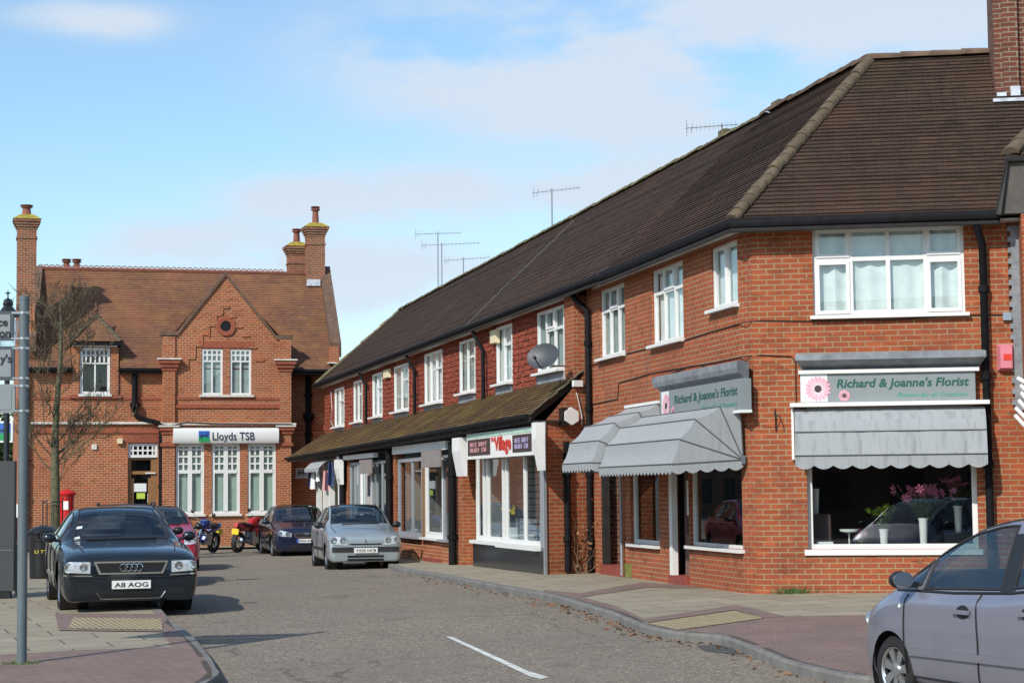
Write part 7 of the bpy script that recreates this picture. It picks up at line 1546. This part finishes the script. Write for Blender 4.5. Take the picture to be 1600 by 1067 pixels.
# ---------------- lilac-grey compact tall hatchback at the right edge: tall one-box shape
st = [(1.80, .30, .55, .55, .52, .44, .56, .57), (1.78, .22, .68, .60, .64, .54, .66, .68), (1.66, .19, .78, .72, .74, .60, .78, .81), (1.42, .19, .84, .84, .785, .62, .92, .95), (1.15, .19, .858, .92, .79, .62, 1.04, 1.07), (.90, .19, .86, .945, .79, .60, 1.16, 1.19),
      (.55, .19, .86, .955, .785, .575, 1.33, 1.365), (.12, .19, .86, .965, .78, .555, 1.47, 1.515), (-.3, .19, .86, .98, .78, .55, 1.525, 1.57), (-.8, .19, .86, 1.03, .775, .55, 1.53, 1.575), (-1.25, .19, .86, 1.10, .77, .55, 1.48, 1.53), (-1.55, .22, .85, 1.12, .76, .57, 1.30, 1.35), (-1.74, .26, .82, 1.05, .73, .6, 1.08, 1.12), (-1.80, .32, .76, .9, .68, .56, .92, .94)]
AZ = R(-20); hv = Vector((math.sin(AZ), math.cos(AZ), 0)); hM = math.atan2(hv.y, hv.x)
fa = atD(1386, 1064, 16.1); mid = Vector((fa.x, fa.y, 0))-hv*1.16+Vector((hv.y, -hv.x, 0))*.89; pM = Vector((mid.x, mid.y, gz(mid.x, mid.y)-.02))
c = Car('parked_car', 'lilac-grey tall compact hatchback cut off by the bottom right corner', pM, hM, st, [(1.16, .29), (-1.26, .29)], .29, 'paint_lilac', [(4.25, 7.6, 6.22, 8, 'windscreen'), (4.4, 5.35, 5.2, 5.84, 'quarter_window'), (5.5, 8.1, 5.14, 5.86, 'side_window'), (8.4, 10.6, 5.14, 5.86, 'side_window'), (10.6, 12, 6.25, 8, 'rear_window')], NS=12, NJ=8)
# ---- finish the near car
for s_ in ('left', 'right'):
    c.line('door_seam', [(.93, .30), (.93, .93)], s_); c.line('door_seam', [(-.12, .30), (-.14, .60), (-.10, .97)], s_); c.line('door_seam', [(-1.02, .62), (-.93, .78), (-.98, 1.05)], s_)
    c.patch('side_moulding', [(.84, .44), (-.92, .47), (-.92, .53), (.84, .50)], s_, 'paint_lilac', .022, step=.12)
    for X, Z in ((.07, .83), (-.80, .86)):
        c.patch('handle_cup', [(X+.09*math.cos(k*math.pi/8), Z+.055*math.sin(k*math.pi/8)) for k in range(16)], s_, 'car_black', .003, skirt=0)
        c.patch('door_handle', [(X+.11, Z-.015), (X-.11, Z-.015), (X-.11, Z+.018), (X+.11, Z+.018)], s_, 'paint_lilac', .035, skirt=.025)
    c.patch('indicator', [(1.00+.02*math.cos(k*math.pi/5), .83+.016*math.sin(k*math.pi/5)) for k in range(10)], s_, 'notice_white', .006, skirt=.004)
    c.line('window_trim', [(1.16, .95), (.9, .96), (.3, .965), (-.5, 1.0), (-1.2, 1.08)], s_, wd=.012)
    c.line('sill_seam', [(.85, .27), (-.9, .27)], s_)

for s_ in ('left', 'right'): c.patch('door_pillar', [(-.33, 1.0), (-.52, 1.02), (-.50, 1.45), (-.345, 1.44)], s_, 'car_black', .006)
c.mirror(.86, 1.05, .80, 'car_black'); c.seats((-.25, -1.0), 1.05); c.steering(.25, 1.05)
lamps(c, [(.44, .60), (.72, .62), (.74, .72), (.66, .78), (.44, .72)]); c.plate(1.84, .42, '') if False else None
for P in ([(.62, .80), (.80, .80), (.78, 1.02), (.64, 1.04)],):
    for Q_ in (P, mirpoly(P)): c.patch('tail_light', Q_, 'rear', 'red_ink', .008)
c.patch('rear_bumper', [(-.80, .32), (.80, .32), (.80, .46), (-.80, .46)], 'rear', 'rubber', .02); c.patch('number_plate', [(-.26, .62), (.26, .62), (.26, .73), (-.26, .73)], 'rear', 'plate_yellow', .012)
# ==================================================================== motorcycles
def bike(pos, hd, lean, label, col, plate=False, n=0):
    root = empty('motorcycle', pos, 0, label, 'motorcycle'); root.rotation_euler = (lean, 0, hd); ORG[root.name] = None
    def mk(mb, nm, mt, par=None, sm=40): return mb.build(nm, M[mt], par or root, smooth=sm, local=True)
    for wx, w_, nm in ((.70, .06, 'front'), (-.70, .085, 'rear')):
        mb = MB(); mb.lathe((wx, 0, .31), [(.20, -w_*.6), (.25, -w_), (.30, -w_*.8), (.315, 0), (.30, w_*.8), (.25, w_), (.20, w_*.6)], 28, axis='y'); 
        mb.f = mb.f[:-2]; mb.m = mb.m[:-2]; t_ = mk(mb, 'wheel', 'tyre'); mb = MB()
        for k in range(6): A = k*math.pi/3; mb.tube([Vector((wx, 0, .31)), Vector((wx+.21*math.cos(A), 0, .31+.21*math.sin(A)))], .014, 5)
        mb.tube([Vector((wx+.205*math.cos(a*math.pi/12), 0, .31+.205*math.sin(a*math.pi/12))) for a in range(25)], .016, 6); mb.lathe((wx, 0, .31), [(.05, -.06), (.05, .06)], 12, axis='y'); mk(mb, 'rim', 'alloy', t_)
        mb = MB(); mb.lathe((wx, 0, .31), [(.13, -.075), (.13, -.07)], 20, axis='y'); mk(mb, 'brake_disc', 'chrome', t_)
    mb = MB()
    for y in (.09, -.09): mb.tube([Vector((.70, y, .31)), Vector((.48, y, .92))], [.028, .022], 8)
    mk(mb, 'fork', 'chrome')
    mb = MB(); mb.tube([Vector((.45, -.36, 1.02)), Vector((.40, -.2, 1.05)), Vector((.46, 0, 1.0)), Vector((.40, .2, 1.05)), Vector((.45, .36, 1.02))], .014, 6); mk(mb, 'handlebar', 'car_black'); mb = MB()
    for y in (-.3, .3): mb.tube([Vector((.42, y*.7, 1.05)), Vector((.40, y*1.1, 1.2))], .007, 5); mb.lathe((.40, y*1.15, 1.22), [(.01, -.02), (.06, -.01), (.06, .01), (.03, .03)], 10, axis='x')
    mk(mb, 'mirror', 'car_black')
    mb = MB(); mb.lathe((.52, 0, .86), [(.05, -.06), (.09, 0), (.10, .06), (.09, .075), (.01, .08)], 16, axis='x'); mk(mb, 'headlight', 'chrome')
    mb = MB(); mb.tube([Vector((.36, 0, .84)), Vector((.22, 0, .90)), Vector((.02, 0, .88)), Vector((-.12, 0, .78))], [.09, .16, .15, .07], 14)
    mk(mb, 'fuel_tank', col); mb = MB(); mb.tube([Vector((-.08, 0, .80)), Vector((-.30, 0, .79)), Vector((-.55, 0, .86)), Vector((-.8, 0, .88))], [.10, .13, .11, .06], 12)
    for v in mb.v: v.z = .82+(v.z-.82)*.6
    mk(mb, 'seat', 'rubber'); mb = MB(); mb.tube([Vector((-.25, 0, .72)), Vector((-.6, 0, .76)), Vector((-.92, 0, .84))], [.10, .13, .07], 12); mk(mb, 'tail_fairing', col)
    mb = MB(); mb.tube([Vector((.42, 0, .86)), Vector((.2, 0, .55)), Vector((-.25, 0, .40)), Vector((-.70, 0, .31))], .035, 8); mb.tube([Vector((.3, 0, .75)), Vector((-.25, 0, .62)), Vector((-.3, 0, .40))], .03, 8); mk(mb, 'frame', 'car_black')
    mb = MB(); F0 = LocalFr(); mb.poly8([Vector((x, y, z)) for z in (.28, .62) for x, y in ((-.15, -.17), (.25, -.15), (.25, .15), (-.15, .17))]); mb.tube([Vector((.15, 0, .5)), Vector((.3, 0, .68))], .10, 10); mk(mb, 'engine', 'alloy')
    mb = MB(); mb.tube([Vector((.22, -.12, .48)), Vector((.3, -.15, .3)), Vector((0, -.17, .22)), Vector((-.5, -.18, .32)), Vector((-.85, -.18, .42))], [.02, .025, .025, .045, .05], 8); mk(mb, 'exhaust', 'chrome')
    mb = MB()
    for k in range(8):
        a, b = .3+k*.3, .3+(k+1)*.3; p = lambda A, y: Vector((.70+.34*math.cos(A), y, .31+.34*math.sin(A))); mb.face(p(a, -.07), p(b, -.07), p(b, .07), p(a, .07))
    mk(mb, 'mudguard', col)
    if n == 0:
        mb = MB(); mb.tube([Vector((.3, 0, .5)), Vector((.12, 0, .42)), Vector((-.1, 0, .42))], [.15, .17, .12], 10); mk(mb, 'belly_fairing', col)
    else:
        mb = MB(); mb.tube([Vector((.55, 0, .95)), Vector((.42, 0, .86)), Vector((.2, 0, .60)), Vector((-.05, 0, .45))], [.08, .20, .22, .14], 12); mk(mb, 'fairing', col)
    F9 = Fr((-.95, 0), math.pi/2, 1); F9.o = Vector((-.93, 0, 0)); F9.d = Vector((0, -1, 0)); F9.n = Vector((-1, 0, 0))
    MB().box(F9, -.115, .115, 0, .008, .55, .72).build('number_plate', M['plate_yellow'], root, local=True)
    MB().box(F9, -.05, .05, -.03, .01, .76, .81).build('tail_light', M['red_ink'], root, local=True)
    MB().tube([Vector((-.1, .12, .3)), Vector((-.12, .34, .0))], .012, 5).build('side_stand', M['car_black'], root, local=True)
    return root
def bpos(px, D): p = atD(px, 850, D); return Vector((p.x, p.y, gz(p.x, p.y)+.015))
bike(bpos(316, 57.6), heading(-16), -.18, 'blue motorcycle leaning on its stand with its front wheel towards the camera', 'paint_bike')
bike(bpos(389, 58.3), heading(180-22), .10, 'red motorcycle with a yellow rear number plate beside the deep blue car', 'paint_red', n=1)
# ==================================================================== what stands round the square, seen only in reflections
for i, (x, y, wd, dp, hh, rz) in enumerate(((-42, 80, 60, 9, 8, 95), (-9, -34, 40, 10, 8.5, 4), (34, -30, 34, 10, 9, -8), (-44, 20, 30, 10, 8, 85))):
    o = empty('town_house', (x, y, -.3), label=['plain brick building across the road beyond the left edge', 'long brick building behind the camera, left of the pair', 'long brick building behind the camera, right of the pair', 'brick building left of the camera'][i], cat='building', group='buildings round the square outside the picture')
    F_ = Fr((x, y), R(rz), -1); h = wd/2; mb = MB(); mb.box(F_, -h, h, -dp, 0, -.6, hh-2.5); mb.build('wall', M['brick_dark'], o)
    mb = MB(); mb.prism([F_.pt(-h-.3, .4, hh-2.6), F_.pt(-h-.3, -dp-.4, hh-2.6), F_.pt(-h-.3, -dp/2, hh+1)], F_.d*(wd+.6)); mb.build('roof', M['roof_dark'], o); mb = MB()
    for k in range(int(wd/3)):
        for z_ in (.6, 3.4): mb.box(F_, -h+1+k*3, -h+2.3+k*3, 0, .05, z_, z_+1.5); mb.box(F_, -h+1+k*3, -h+2.3+k*3, -dp-.05, -dp, z_, z_+1.5)
    mb.build('window', M['dark_room'], o)
